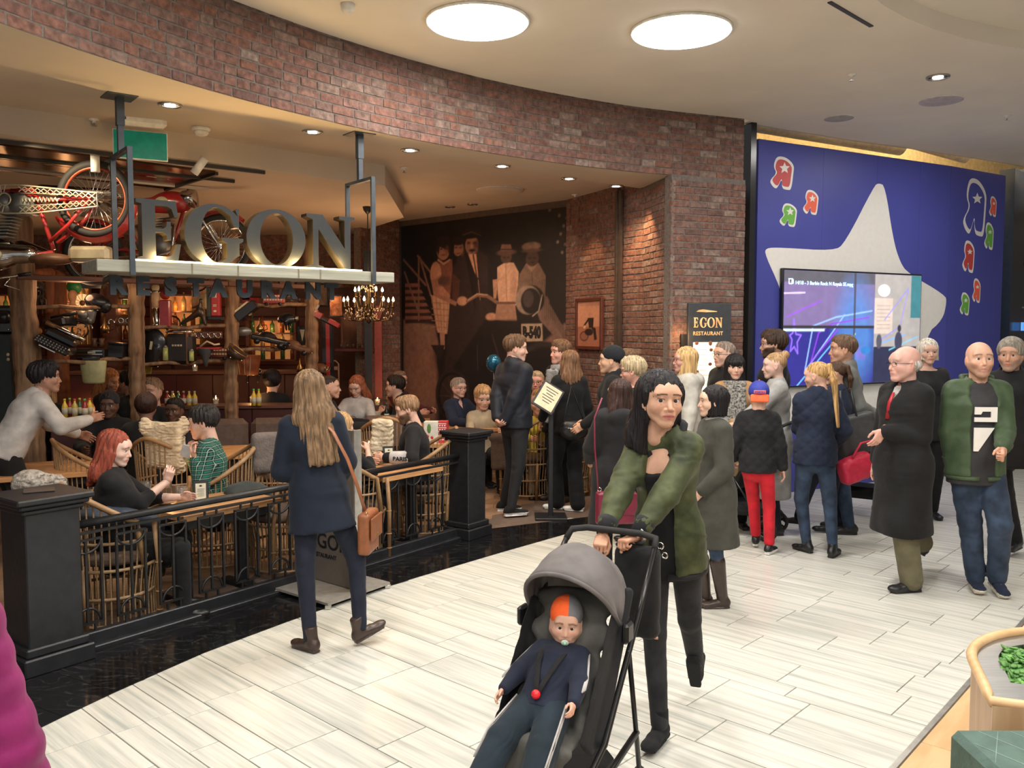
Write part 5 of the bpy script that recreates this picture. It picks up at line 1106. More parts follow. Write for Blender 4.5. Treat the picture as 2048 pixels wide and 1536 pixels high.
for k in range(5):
    p = SA + sd * (.42 + k * .34) + sb * .02; lamp('sign_strip_lamp', 'POINT', (p[0], p[1], PZ1 + .035), 8, (1, .64, .24), .03)
RX = [.155, .335, .53, .70, .86, 1.06, 1.25, 1.42, 1.62, 1.80]
for c_, x in zip('RESTAURANT', RX): glyphs(c_, .168, STL, sg, [[1, 0, 0, x - .01], [0, 0, -1, .30], [0, 1, 0, 2.158], [0, 0, 0, 1]], .012, .012, 'small_letter')
# exit sign
p = AT(281, 291, 6.9); t = thing('exit_sign', 'plain green exit sign box behind the left hanger', 'sign', p, .45); q = MB(); q.box((0, 0, 0), (.40, .03, .225), b=.004); q.obj('frame', WHT, t); q = MB(); q.box((0, -.017, 0), (.385, .006, .21)); q.obj('face', mat('exit_green', (.0, .17, .11), .4, emit=.25), t); q = MB(); q.box((.02, .03, .20), (.36, .10, .10), b=.03); q.obj('housing', WHT, t); q = MB(); q.box((.02, .03, .30), (.05, .05, .16)); q.obj('bracket', WHT, t)
# ---------------- standing board ----------------
t = thing('sign_stand', 'brown information board with silver edge standing on a flat base by the railing', 'sign'); A = np.array([-1.10, 6.03]); B = np.array([-1.58, 6.42]); dd = nrm(B - A); da = math.atan2(dd[1], dd[0]); nn = np.array([-dd[1], dd[0]]) * -1
TAU = mat('taupe_board', (.13, .11, .095), .5, var=.05); ALU = mat('brushed_aluminium', (.55, .54, .50), .35, metal=.8)
q = MB(); q.bar((*A, .62), (*B, .62), .06, 1.14); q.obj('board', TAU, t); q = MB(); q.bar((*(A - dd * .014), .62), (*(A + dd * .002), .62), .066, 1.15); q.bar((*(B - dd * .002), .62), (*(B + dd * .014), .62), .066, 1.15); q.obj('edge_profile', ALU, t)
bp_ = [G(551, 1188), G(656, 1220), G(780, 1176)]; c1, c2, c3 = [b_[:2] for b_ in bp_]; c4 = c1 + c3 - c2
q = MB(); q.prism([tuple(c) for c in (c2, c3, c4, c1)], .028, .045); q.obj('base_plate', mat('base_grey', (.36, .34, .31), .4, metal=.4), t)
for c in (c1, c2, c3, c4): q = MB(); q.box((*(c * .96 + (c1 + c3) / 2 * .04), .014), (.04, .04, .028), b=.004); q.obj('foot', ALU, t)
nv = np.array([dd[1], -dd[0]]); nv = nv if nv @ (-A) > 0 else -nv; txa = math.atan2(-dd[1], -dd[0])
M_ = lambda s, z: [[-dd[0], 0, nv[0], B[0] - dd[0] * s + nv[0] * .032], [-dd[1], 0, nv[1], B[1] - dd[1] * s + nv[1] * .032], [0, 1, 0, z], [0, 0, 0, 1]]
glyphs('EGON', .16, BLKP, t, M_(.12, .30), .001, .002); glyphs('RESTAURANT', .045, BLKP, t, M_(.14, .23), .001, .001)
q = MB(); c = A + dd * .24 + nv * .035; q.bar((*(c - dd * .12), .80), (*(c + dd * .12), .80), .012, .38); q.obj('card_frame', ALU, t); q = MB(); c = c + nv * .008; q.bar((*(c - dd * .105), .80), (*(c + dd * .105), .80), .003, .34); q.obj('card', mat('card_white', (.6, .6, .57), .5), t)
# ---------------- wall menu board on the pillar ----------------
pd_ = nrm(PIL[2] - PIL[1]); pn = np.array([pd_[1], -pd_[0]]); pa_ = math.atan2(pd_[1], pd_[0])
def onpil(x, y): d = ray(x, y); s_ = ((PIL[1] + pn * .05) @ pn) / (d[:2] @ pn); p = np.array([0, 0, CH]) + s_ * d; return (p[:2] - PIL[1]) @ pd_, p[2]
a = onpil(1378, 606); b = onpil(1463, 608); w_ = b[0] - a[0]; o_ = PIL[1] + pd_ * a[0] + pn * .03; t = thing('menu_board', 'tall dark lit menu board on the brick pillar with EGON cut out', 'menu board', (o_[0], o_[1], 0), pa_)
Z1 = a[1]; Z0 = Z1 - 1.05; q = MB(); q.box((w_ / 2, 0, (Z0 + Z1) / 2), (w_, .04, Z1 - Z0), b=.004); q.obj('plate', mat('slate_plate', (.05, .055, .06), .5), t); q = MB(); q.box((-.03, .05, (Z0 + Z1) / 2 - .2), (.09, .10, .8)); q.obj('light_box', BLKP, t)
COP = mat('copper_lit', (.75, .33, .12), .35, col2=(.95, .62, .3), sc=14, emit=.45); x_ = w_ * .11
for c_, w2 in (('E', .070), ('G', .086), ('O', .092), ('N', .090)): letter(LET[c_], w2, .105, .004, x_, -.022, Z1 - .255, 'letter', COP, t); x_ += w2 + .008
glyphs('RESTAURANT', .056, COP, t, [[1, 0, 0, w_ * .10], [0, 0, -1, -.022], [0, 1, 0, Z1 - .335], [0, 0, 0, 1]], .001, .001, space=1.12)
q = MB(); q.prism([(.08, 0), (.11, .018), (.17, .026), (.23, .018), (.34, .008), (.34, 0), (.20, -.004)], 0, .003, np.array([[1, 0, 0], [0, 0, -1], [0, 1, 0.]]), (.01, -.022, Z1 - .09)); q.obj('cap_emblem', COP, t)
q = MB(); q.box((w_ * .50, -.024, Z1 - .72), (w_ * .78, .008, .62)); q.obj('lit_panel', mat('menu_glow', (1, .86, .58), emit=1.15), t)
q = MB()
for k, (u, v) in enumerate([(.18, .42), (.50, .42), (.80, .42), (.52, .49), (.18, .56), (.62, .57), (.5, .64), (.2, .72), (.75, .7), (.5, .8)]): q.ball((w_ * u, -.029, Z1 - v), (.024, .004, .018 if k != 1 else .026), 10, 6)
q.obj('food_pictures', mat('food_brown', (.30, .10, .05), .6), t); q = MB()
for k in range(18): q.box((w_ * (.3 if k % 2 else .68), -.0285, Z1 - .46 - k * .027), (w_ * (.22 + .04 * (k % 3)), .001, .004))
q.obj('menu_lines', mat('menu_grey', (.45, .36, .25), .6), t)
lamp('menu_back_glow', 'POINT', (o_[0] - .05, o_[1] - .12, Z1 - .35), 2.2, (1, .55, .22), .05)
# framed picture beside the mural
wd_ = nrm(np.array([1.22, 10.10]) - np.array([.70, 11.16])); wn = np.array([wd_[1], -wd_[0]]); wn = wn if wn @ np.array([-1, -1]) > 0 else -wn
def onw(x, y, A, n): d = ray(x, y); s_ = (A @ n) / (d[:2] @ n); return np.array([0, 0, CH]) + s_ * d
p0 = onw(1154, 598, np.array([.70, 11.16]) + wn * .03, wn); p1 = onw(1207, 598, np.array([.70, 11.16]) + wn * .03, wn); pz = onw(1154, 698, np.array([.70, 11.16]) + wn * .03, wn)[2]; W_ = np.linalg.norm((p1 - p0)[:2]); H_ = p0[2] - pz
t = thing('framed_picture', 'wood framed sepia photo of a woman on a motorcycle, beside the mural', 'picture', (p0[0], p0[1], pz), math.atan2(p1[1] - p0[1], p1[0] - p0[0]))
fw = mat('dark_red_wood', (.10, .03, .02), .4)
for (x, z, a_, b_) in ((W_ / 2, .02, W_, .045), (W_ / 2, H_ - .02, W_, .045), (.022, H_ / 2, .045, H_), (W_ - .022, H_ / 2, .045, H_)): q = MB(); q.box((x, -.01, z), (a_, .04, b_), b=.006); q.obj('frame_bar', fw, t)
pt = Paint(W_, H_, 60, 90, srgb(200, 140, 110)); u, v = W_, H_; pt.rect(0, 0, u, v * .45, srgb(165, 105, 80)); dk = srgb(40, 25, 22)
pt.ell(.32 * u, .26 * v, .17 * u, .10 * v, srgb(90, 55, 45)); pt.ell(.32 * u, .26 * v, .13 * u, .075 * v, srgb(150, 95, 75)); pt.ell(.50 * u, .34 * v, .16 * u, .07 * v, dk); pt.poly([(.45 * u, .62 * v), (.68 * u, .62 * v), (.66 * u, .42 * v), (.5 * u, .42 * v)], dk); pt.ell(.55 * u, .69 * v, .06 * u, .035 * v, srgb(190, 130, 105)); pt.poly([(.55 * u, .45 * v), (.75 * u, .42 * v), (.80 * u, .2 * v), (.70 * u, .18 * v), (.66 * u, .36 * v)], dk); pt.line([(.3 * u, .45 * v), (.47 * u, .58 * v)], .03, dk); pt.ell(.33 * u, .44 * v, .05 * u, .03 * v, srgb(215, 165, 130))
pt.noise(.1, 3); MUR = mat('photo_print', attr='Col', rough=.6, var=.08, sc=40); o = link('photo', pt.mesh('photo', MUR), t); o.location = (0, -.012, 0)
# ---------------- mural ----------------
def mu(x, y): p = onw(x, y, mu1 + mn * .0, mn if mn @ np.array([0, -1]) > 0 else -mn); return ((p[:2] - mu1) @ md, p[2])
MW = mL; pt = Paint(MW, 3.48, 300, 320, srgb(24, 20, 22)); f_ = lambda L: [mu(x, y) for x, y in L]
def E(x, y, rx, ry, col, ang=0, soft=.02, a=1): c = mu(x, y); k = abs(mu(x + 10, y)[0] - c[0]) / 10; kz = abs(mu(x, y + 10)[1] - c[1]) / 10; pt.ell(c[0], c[1], rx * k, ry * kz, srgb(*col), ang, soft, a)
def Pl(L, col, soft=.015, a=1): pt.poly(f_(L), srgb(*col), soft, a)
def Ln(L, w_, col, a=1): pt.line(f_(L), w_, srgb(*col), a, .012)
Pl([(808, 640), (870, 650), (900, 800), (1000, 760), (1139, 640), (1139, 1000), (808, 1000)], (128, 92, 78), .05); Pl([(870, 700), (1140, 690), (1150, 1000), (880, 1000)], (30, 22, 22), .12); E(845, 760, 30, 60, (135, 95, 78), soft=.1)
for k in range(6): Pl([(811, 567 + k * 13), (838 + k * 5, 567 + k * 13), (842 + k * 5, 573 + k * 13), (811, 578 + k * 13)], (128, 82, 66)); Pl([(811, 574 + k * 13), (838 + k * 5, 574 + k * 13), (842 + k * 5, 580 + k * 13), (811, 582 + k * 13)], (50, 32, 30))
for a_, b_ in (((808, 520), (852, 570)), ((836, 512), (862, 545)), ((810, 545), (836, 620)), ((840, 515), (862, 590)), ((838, 515), (838, 640))): Ln([a_, b_], .035, (120, 84, 70))
Pl([(878, 528), (905, 518), (908, 590), (903, 640), (872, 640), (868, 600)], (120, 72, 58)); E(887, 500, 13, 20, (165, 115, 92)); Pl([(876, 476), (896, 472), (904, 490), (902, 520), (896, 500), (880, 494), (878, 512), (873, 500)], (40, 28, 28)); E(872, 548, 11, 24, (180, 125, 100)); Pl([(863, 560), (876, 560), (905, 596), (902, 606), (868, 590)], (165, 110, 88)); Pl([(862, 590), (905, 600), (895, 668), (876, 665)], (185, 138, 110))
for k in range(5): Ln([(864 + k * 8, 594 + k * 2), (874 + k * 5, 660)], .012, (150, 100, 80)); Ln([(864, 605 + k * 12), (900, 608 + k * 12)], .012, (150, 100, 80))
Pl([(880, 665), (890, 665), (890, 698), (882, 698)], (165, 115, 95)); E(917, 497, 10, 15, (160, 112, 90))
Pl([(905, 545), (915, 515), (936, 500), (955, 496), (975, 512), (988, 545), (992, 640), (985, 720), (950, 800), (885, 800), (893, 700), (900, 600)], (46, 33, 31), .03); Pl([(905, 545), (920, 560), (918, 600), (905, 600)], (78, 46, 38), .02); Pl([(930, 505), (948, 520), (956, 560), (950, 620), (940, 560)], (28, 20, 21)); Pl([(975, 515), (988, 545), (990, 620), (978, 600)], (30, 22, 22), .03)
E(944, 490, 13, 19, (150, 104, 84)); E(938, 486, 3.5, 2.5, (70, 46, 40)); E(950, 486, 3.5, 2.5, (70, 46, 40)); E(953, 495, 4, 12, (105, 70, 58), a=.7); E(944, 494, 2, 5, (175, 125, 100)); E(945, 501, 6.5, 3.2, (30, 21, 21)); E(945, 506, 3, 1.2, (90, 50, 44)); E(942, 464, 15, 8, (34, 26, 27)); E(943, 473, 20, 4.5, (26, 20, 21)); Ln([(926, 470), (944, 464), (962, 471)], .012, (88, 70, 64))
Pl([(937, 508), (953, 508), (957, 556), (950, 545)], (190, 135, 105)); Ln([(947, 510), (954, 552)], .028, (66, 44, 42)); Ln([(957, 560), (961, 600)], .010, (150, 112, 92))
for fx, fy in ((887, 500), (917, 497)): E(fx - 4, fy - 2, 2.8, 2, (80, 50, 42)); E(fx + 5, fy - 2, 2.8, 2, (80, 50, 42)); E(fx + 1, fy + 10, 4, 1.4, (105, 55, 46)); E(fx + 8, fy + 3, 4, 12, (120, 80, 64), a=.5)
E(917, 482, 13, 9, (36, 26, 26)); Pl([(906, 484), (910, 482), (908, 510), (904, 505)], (36, 26, 26)); Ln([(877, 520), (888, 528), (900, 520)], .03, (175, 125, 100)); E(887, 562, 14, 10, (78, 50, 44), soft=.05)
Pl([(864, 560), (876, 560), (880, 588), (915, 604), (912, 612), (868, 592)], (150, 100, 80))
E(925, 602, 10, 9, (185, 132, 106)); Ln([(917, 600), (920, 607)], .008, (120, 80, 64)); E(983, 634, 11, 8, (185, 132, 106)); Ln([(935, 602), (955, 590), (975, 592), (1005, 612), (1028, 620)], .05, (124, 88, 72)); Ln([(936, 601), (955, 588), (975, 590)], .014, (188, 146, 120)); Pl([(965, 650), (1012, 650), (1016, 664), (968, 662)], (96, 66, 56)); Ln([(1020, 585), (1034, 668)], .035, (66, 50, 46))
Pl([(995, 535), (1012, 524), (1028, 526), (1038, 545), (1034, 610), (1000, 615), (996, 590)], (190, 145, 118)); Ln([(1012, 530), (1014, 600)], .012, (150, 108, 88)); E(1028, 570, 6, 30, (150, 108, 88), a=.6, soft=.05); E(1013, 514, 11, 13, (78, 54, 46)); E(1009, 515, 2, 1.6, (40, 28, 26)); E(1017, 515, 2, 1.6, (40, 28, 26)); E(1013, 505, 19, 6, (88, 62, 52)); Pl([(1001, 502), (1004, 489), (1022, 489), (1025, 502)], (118, 82, 66)); Ln([(1003, 499), (1024, 499)], .02, (58, 40, 36)); Pl([(986, 560), (997, 558), (993, 597), (988, 597)], (175, 128, 104)); Pl([(995, 603), (1030, 603), (1035, 645), (990, 640)], (156, 114, 92)); Ln([(994, 606), (1032, 606)], .03, (96, 66, 56))
Pl([(1040, 548), (1052, 528), (1064, 524), (1078, 526), (1092, 552), (1090, 604), (1040, 606), (1033, 590)], (112, 86, 72)); Ln([(1064, 530), (1066, 590)], .012, (74, 56, 48)); Pl([(1052, 528), (1064, 545), (1076, 527), (1070, 522)], (140, 110, 92)); E(1065, 517, 13, 16, (70, 50, 44)); E(1060, 516, 2.5, 1.8, (36, 26, 24)); E(1070, 516, 2.5, 1.8, (36, 26, 24)); E(1065, 525, 3.5, 1.3, (44, 28, 26)); E(1063, 493, 18, 9, (118, 90, 74)); E(1064, 501, 19, 3.6, (84, 62, 52)); Pl([(1070, 610), (1092, 605), (1130, 678), (1120, 685), (1080, 640)], (118, 88, 76)); Pl([(1090, 610), (1100, 608), (1138, 672), (1128, 680)], (104, 78, 66)); E(1091, 604, 8, 12, (104, 78, 66))
E(1062, 600, 27, 30, (22, 18, 20)); E(1056, 600, 25, 29, (140, 116, 100)); E(1062, 602, 20, 26, (26, 21, 23)); E(1057, 598, 11, 17, (70, 56, 54), a=.8); Ln([(1085, 590), (1078, 622), (1066, 632)], .018, (160, 136, 120))
Pl([(970, 640), (1040, 640), (1060, 700), (1100, 720), (1130, 760), (1130, 850), (900, 850), (890, 760)], (24, 18, 20), .04); E(1090, 745, 60, 62, (44, 34, 34), soft=.03); E(1090, 748, 50, 54, (18, 14, 16), soft=.03); Ln([(985, 670), (1000, 720), (990, 770)], .03, (52, 38, 36)); Ln([(1040, 690), (1050, 760)], .03, (56, 42, 40)); Ln([(955, 690), (956, 740)], .016, (60, 44, 42)); Pl([(862, 690), (890, 690), (882, 725)], (40, 28, 28))
E(905, 790, 34, 52, (44, 32, 32)); E(905, 792, 29, 47, (22, 17, 18)); E(905, 792, 25, 42, (62, 44, 40), a=.6)
for k in range(10): a_ = k * .63; Ln([(905, 792), (905 + 25 * math.cos(a_), 792 + 42 * math.sin(a_))], .008, (96, 72, 62), .6)
for k in range(14): Ln([(1085 + k * 4, 560), (1085 + k * 4, 640)], .01, (20, 17, 19), .6)
for k in range(9): E(1100 + (k * 37) % 40, 420 + (k * 53) % 90, 2.5, 3, (130, 105, 90), a=.8)
for k in range(30): E(815 + (k * 71) % 320, 440 + (k * 43) % 60, 5, 4, (34, 28, 30), a=.7, soft=.06)
Pl([(1043, 648), (1085, 647), (1086, 682), (1044, 683)], (170, 142, 116))
pt.noise(.16, 4); pt.noise(.1, 2); mural = link('mural', pt.mesh('mural', MUR)); tag(mural, 'large sepia wall mural of five people on an old motorcycle', 'mural'); mural.location = (mu1[0] + mn[0] * .006, mu1[1] + mn[1] * .006, 0); mural.rotation_euler.z = math.atan2(md[1], md[0])
a = mu(1044, 679); glyphs('B-540', .185, BLKP, mural, [[.72, 0, 0, a[0] + .02], [0, 0, -1, -.004], [0, 1.1, 0, a[1] + .03], [0, 0, 0, 1]], .001, .012, 'plate_lettering')
# ---------------- chandelier ----------------
p = AT(737, 600, 10.3); t = thing('chandelier', 'brass chandelier with lit candle bulbs hanging behind the sign end', 'chandelier', p); BRS = mat('dark_brass', (.09, .055, .025), .35, metal=.9); BLB = mat('candle_bulb', (1, .66, .3), emit=22); CRY = mat('crystal', (.65, .5, .35), .05, metal=.6)
q = MB(); q.lathe([(.01, .18), (.03, .12), (.012, .06), (.045, 0), (.02, -.06), (.05, -.14), (.015, -.22), (.03, -.26), (.001, -.29)], 14); q.obj('stem', BRS, t); q = MB(); q.tube([(0, 0, .15), (0, 0, 3.3 - p[2])], .006, 6); q.obj('chain', BLKP, t); q = MB(); q.lathe([(.06, 3.36 - p[2]), (.05, 3.32 - p[2]), (.01, 3.27 - p[2])], 14); q.obj('ceiling_rose', BLKP, t)
for tier, (n, r_, z0_, zt) in enumerate([(8, .295, -.16, -.02), (5, .17, -.02, .10)]):
    for k in range(n):
        a = 2 * math.pi * k / n + tier * .4; e = np.array([math.cos(a), math.sin(a), 0]); q = MB(); q.tube([(0, 0, z0_), e * r_ * .4 + [0, 0, z0_ - .09], e * r_ * .8 + [0, 0, z0_ - .08], e * r_ + [0, 0, zt - .07]], .007, 6); ao = q.obj('arm', BRS, t)
        q = MB(); q.lathe([(.012, zt - .07), (.028, zt - .06), (.012, zt - .055), (.012, zt)], 10, c=(e[0] * r_, e[1] * r_, 0)); q.obj('candle_cup', BRS, ao); q = MB(); q.lathe([(.008, zt), (.015, zt + .018), (.009, zt + .04), (.001, zt + .058)], 8, c=(e[0] * r_, e[1] * r_, 0)); q.obj('bulb', BLB, ao)
q = MB(); rs = np.random.RandomState(3)
for k in range(150): a = rs.rand() * 6.28; r_ = .06 + rs.rand() * .25; z = -.10 - rs.rand() * .14 if k < 110 else .1 + rs.rand() * .1; r_ = r_ if k < 110 else r_ * .4; q.ball((r_ * math.cos(a), r_ * math.sin(a), z), (.007, .007, .012), 5, 4)
o = q.obj('crystals', CRY, t); o['kind'] = 'stuff'; lamp('chandelier_lamp', 'POINT', (p[0], p[1], p[2] + .1), 16, (1, .55, .25), .15)
# ---------------- planter, seat and wooden deck at lower right ----------------
DK = mat('deck_oak', (.62, .38, .18), .4, col2=(.75, .50, .27), sc=2.5, vec=(1, 7, 7), bump=.1, rnd=.12)
d0, d1 = G(1785, 1536)[:2], G(2048, 1240)[:2]; ddir = nrm(d1 - d0); dnn = np.array([ddir[1], -ddir[0]]); dk = thing('floor_deck', 'x', 'x'); del dk['label']; del dk['category']; dk['kind'] = 'structure'
for k in range(9):
    st_ = -2.4 - (k % 3) * .4
    for j in range(5):
        c = d0 + ddir * (st_ + j * 1.35 + .67) + dnn * (.03 + k * .17 + .085); q = MB(); q.box((0, 0, .008), (1.346, .167, .02), b=.0015); o = q.obj('plank', DK, dk); o.location = (c[0], c[1], .0); o.rotation_euler.z = math.atan2(ddir[1], ddir[0])
q = MB(); q.bar((*(d0 - ddir * 2.2 + dnn * .012), .008), (*(d0 + ddir * 4.2 + dnn * .012), .008), .025, .024); q.obj('edge_strip', ALU, dk)
PZ = .69; rim = [G(x, y, PZ)[:2] for x, y in [(1985, 1412), (1972, 1378), (1955, 1342), (1944, 1318), (1943, 1303), (1952, 1290), (1968, 1280), (1995, 1270), (2048, 1262), (2120, 1262)]]
rim = np.array(rim); pl_t = thing('planter', 'rounded oak planter with steel rim plate and green plants at lower right', 'planter')
e = rim[0]; far_ = [np.array([rim[-1][0] + .5, rim[-1][1] + .1]), np.array([rim[0][0] + .9, rim[0][1] - .18])]; loop = list(rim) + far_; q = MB()
out = [tuple(p) for p in loop]; q.prism(out, .02, PZ - .15); nn_ = len(out); q.add([(*p_, z_) for z_ in (PZ - .15, PZ) for p_ in out], [(i, (i + 1) % nn_, (i + 1) % nn_ + nn_, i + nn_) for i in range(nn_)]); pb_ = q.obj('oak_body', mat('oak_veneer', (.42, .25, .13), .45, col2=(.58, .40, .24), sc=2, vec=(6, 6, .7), bump=.1), pl_t)
q = MB(); q.tube([(*p, PZ) for p in chaikin(loop, 1)], .019, 8, close=True); q.obj('oak_rim', DK, pl_t); cen = sum(np.array(p) for p in loop) / len(loop); inn = [np.array(p) + (cen - np.array(p)) * .03 for p in loop]; hol = [np.array(p) + (cen - np.array(p)) * .44 for p in chaikin(loop, 1)]
STE = mat('brushed_steel', (.42, .42, .41), .32, metal=.9, vec=(1, 30, 1), sc=8); q = MB(); plate([[tuple(p) for p in inn], [tuple(p) for p in hol]], PZ - .008, False, q)
n = len(hol); q.add([(*p, z) for z in (PZ - .008, PZ - .14) for p in hol], [(i, (i + 1) % n, (i + 1) % n + n, i + n) for i in range(n)] ); q.obj('steel_plate', STE, pl_t)
q = MB(); q.prism([tuple(np.array(p)) for p in hol], PZ - .12, PZ - .09); o = q.obj('soil', mat('soil', (.06, .04, .03), .95, bump=1, bsc=60), pl_t); o['kind'] = 'stuff'
LEAF = mat('leaf_green', (.05, .16, .03), .5, col2=(.12, .30, .06), sc=20, rnd=.3); q = MB(); 
for k in range(7): a = k * .9; q.ball((.016 * math.cos(a) * (k > 0), .016 * math.sin(a) * (k > 0), .004 * (k % 3)), (.013, .010, .004), 6, 4)
lm = q.mesh('leaf_cluster', LEAF); rs = np.random.RandomState(2); hc_ = sum(hol) / len(hol)
for k in range(230):
    p = hc_ + (np.array(hol[rs.randint(len(hol))]) - hc_) * (rs.rand() ** .6) * .93; o = link('leaf_cluster', lm, pl_t, (p[0], p[1], PZ - .08 + rs.rand() * .07)); o.rotation_euler = (rs.randn() * .4, rs.randn() * .4, rs.rand() * 6); o.scale = (1.2,) * 3
pp = np.array(rim[0]); pq = far_[1]; pe = nrm(pq - pp); pa2 = math.atan2(pe[1], pe[0]); q = MB(); c = pp + pe * .17 + np.array([pe[1], -pe[0]]) * .004; q.bar((*(pp + pe * .075), PZ - .20), (*(pp + pe * .30), PZ - .20), .006, .16); q.obj('charging_plate', mat('plate_grey', (.42, .45, .43), .5), pl_t)
o2 = np.array([pe[1], -pe[0]]) * .006; q = MB(); c0 = np.array([*(pp + pe * .15 + o2), PZ - .18]); e3 = np.array([*pe, 0]); U = np.array([0, 0, 1.])
q.tube([c0 - e3 * .022 + U * .03, c0 - e3 * .022 + U * .0, c0 - e3 * .01 - U * .015, c0 + e3 * .01 - U * .015, c0 + e3 * .022, c0 + e3 * .022 + U * .03], .0015, 4); q.tube([c0 - e3 * .028 + U * .03, c0 + e3 * .028 + U * .03], .0015, 4); q.tube([c0 - e3 * .01 + U * .03, c0 - e3 * .01 + U * .045], .0015, 4); q.tube([c0 + e3 * .01 + U * .03, c0 + e3 * .01 + U * .045], .0015, 4); q.tube([c0 - U * .015, c0 - U * .05], .0015, 4); q.obj('plug_symbol', BLKP, pl_t)
GQ = mat('green_quilt', (.07, .12, .10), .8, bump=.4, bsc=50); t = thing('bench_seat', 'green quilted seat cushion in front of the planter', 'seat'); sx_, sy_, sz_ = 1.66, 2.42, .645; q = MB(); q.box((sx_, sy_, sz_ - .08), (.56, .44, .16), b=.02); q.obj('cushion', GQ, t); q = MB(); q.box((sx_, sy_, (sz_ - .16) / 2), (.50, .38, sz_ - .16)); q.obj('base', BLKP, t)
q = MB()
for k in range(-4, 9):
    for sg_ in (-1, 1):
        a = np.array([sx_ - .27 + k * .10, sy_ - .19]); b = a + np.array([sg_ * .23, .38]); ts = [u for u in np.linspace(0, 1, 21) if abs((a + (b - a) * u)[0] - sx_) < .26]
        if len(ts) > 2: A_, B_ = a + (b - a) * ts[0], a + (b - a) * ts[-1]; q.tube([(*A_, sz_ + .0005), (*B_, sz_ + .0005)], .0016, 4)
q.obj('stitching', mat('stitch_green', (.22, .30, .26), .8), t)
# ---------------- log posts, rails, bars ----------------
BARK = mat('log_wood', (.12, .062, .032), .7, col2=(.30, .175, .09), sc=5, vec=(4, 4, .5), bump=.8, bsc=9); BARO = mat('orange_log', (.30, .11, .04), .55, col2=(.19, .06, .025), sc=5, vec=(4, 4, .5), bump=.5, bsc=9)
LG = [(52, 8.6, .115, BARK, 'thick grey-brown log post at the far left'), (118, 10.3, .11, BARO, 'orange-brown log post second from the left'), (276, 9.3, .080, BARK, 'knotty log post under the sign\'s left hanger'), (463, 9.9, .072, BARK, 'log post in the middle behind the plaid shirt man'), (621, 10.6, .072, BARK, 'log post rightmost, left of the chandelier'), (222, 12.2, .12, DKW, 'dark red square pillar behind the second and third logs')]
LP = []
for k, (x, d_, r_, mt, lb) in enumerate(LG):
    p = AT(x, 660, d_); LP.append(p); rs = np.random.RandomState(k + 20); n = 22; Z = np.linspace(0, 2.95 if k != 1 else 2.5, n)
    P = [(p[0] + math.sin(z * 1.7 + k) * .018, p[1] + math.cos(z * 1.3 + k) * .018, z) for z in Z]; V, Q = sdf([cap_(P[i], P[i + 1], r_ * (1 + rs.randn() * .05), r_ * (1 + rs.randn() * .05), .03) for i in range(n - 1)] + [ell_((P[i][0] + math.cos(i * 2) * r_ * .8, P[i][1] - abs(math.sin(i * 2)) * r_ * .8, P[i][2]), (.035, .035, .05), .02) for i in range(2, n, 5)], .018, streaks(.004, 60, p[0], p[1]))
    tag(link('log_post', fastmesh('log_post', V, Q, mt)), lb, 'post', 'log posts')
V = None
q = MB(); p1, p2 = AT(90, 660, 10.2), AT(93, 660, 10.2); V, Q = sdf([cap_(AT(100, 545, 10), AT(98, 620, 10), .05, .045, .02), cap_(AT(100, 545, 10), AT(75, 545, 9.6), .05, .04, .02)], .015, streaks(.003, 60, -5.4, 10)); tag(link('log_brace', fastmesh('log_brace', V, Q, BARO)), 'curved orange branch brace between the two left logs', 'brace')
def rail(a, b, z, lb, r_=.022):
    t = thing('wooden_rail', lb, 'rail', group='branch rails between the logs'); A = np.array([a[0], a[1], z]); B = np.array([b[0], b[1], z + .03]); M_ = (A + B) / 2 + [0, 0, -.015]; q = MB(); q.tube([A, A * .7 + B * .3 + [0, 0, .012], M_, A * .3 + B * .7 + [0, 0, .01], B], [r_, r_ * .9, r_, r_ * 1.1, r_], 8); q.obj('rail', BARK, t)
rail(LP[0], LP[2], 2.12, 'upper branch rail between the far left log and the knotty log'); rail(LP[0], LP[2], 1.56, 'lower branch rail between the far left log and the knotty log'); rail(LP[2], LP[3], 1.92, 'upper branch rail between the knotty log and the middle log'); rail(LP[2], LP[3], 1.52, 'lower branch rail between the knotty log and the middle log'); rail(LP[3], LP[4], 2.18, 'upper branch rail between the middle log and the rightmost log'); rail(LP[3], LP[4], 1.66, 'lower branch rail between the middle log and the rightmost log')
bm = thing('timber_beam', 'dark timber beam platform carried by the logs behind the sign', 'beam')
for i, (u, v) in enumerate(((0, 2), (2, 3), (3, 4))):
    a, b = LP[u], LP[v]
    for k in range(3): q = MB(); o_ = np.array([0, .14 * k - .14]); q.bar((*(a[:2] + o_), 2.42), (*(b[:2] + o_), 2.42), .12, .05, .004); q.obj('plank', DKW, bm)
def counter(a, b, zt, dep, lb, mt, topm, name='bar_counter'):
    a = np.array(a); b = np.array(b); d_ = nrm(b - a); n_ = np.array([-d_[1], d_[0]]); t = thing(name, lb, 'counter'); q = MB(); c0, c1 = a + n_ * dep / 2, b + n_ * dep / 2
    nn_ = max(2, int(np.linalg.norm(b - a) / .45))
    for k in range(nn_): u, v = c0 + (c1 - c0) * (k / nn_), c0 + (c1 - c0) * ((k + 1) / nn_); q = MB(); q.bar((*(u + d_ * .003), zt / 2 - .02), (*(v - d_ * .003), zt / 2 - .02), dep, zt - .05, .004); q.obj('panel', mt, t)
    q = MB(); q.bar((*c0, zt - .02), (*c1, zt - .02), dep + .06, .04, .006); q.obj('top', topm, t)
counter(AT(95, 700, 8.75)[:2], AT(205, 700, 8.95)[:2], 1.0, .3, 'dark side counter carrying the yellow and red sauce bottles', REDW, DKW, 'side_counter')
counter(AT(300, 700, 10.1)[:2], AT(600, 700, 10.3)[:2], 1.0, .35, 'dark counter carrying candles and bottles behind the boy', REDW, DKW, 'side_counter')
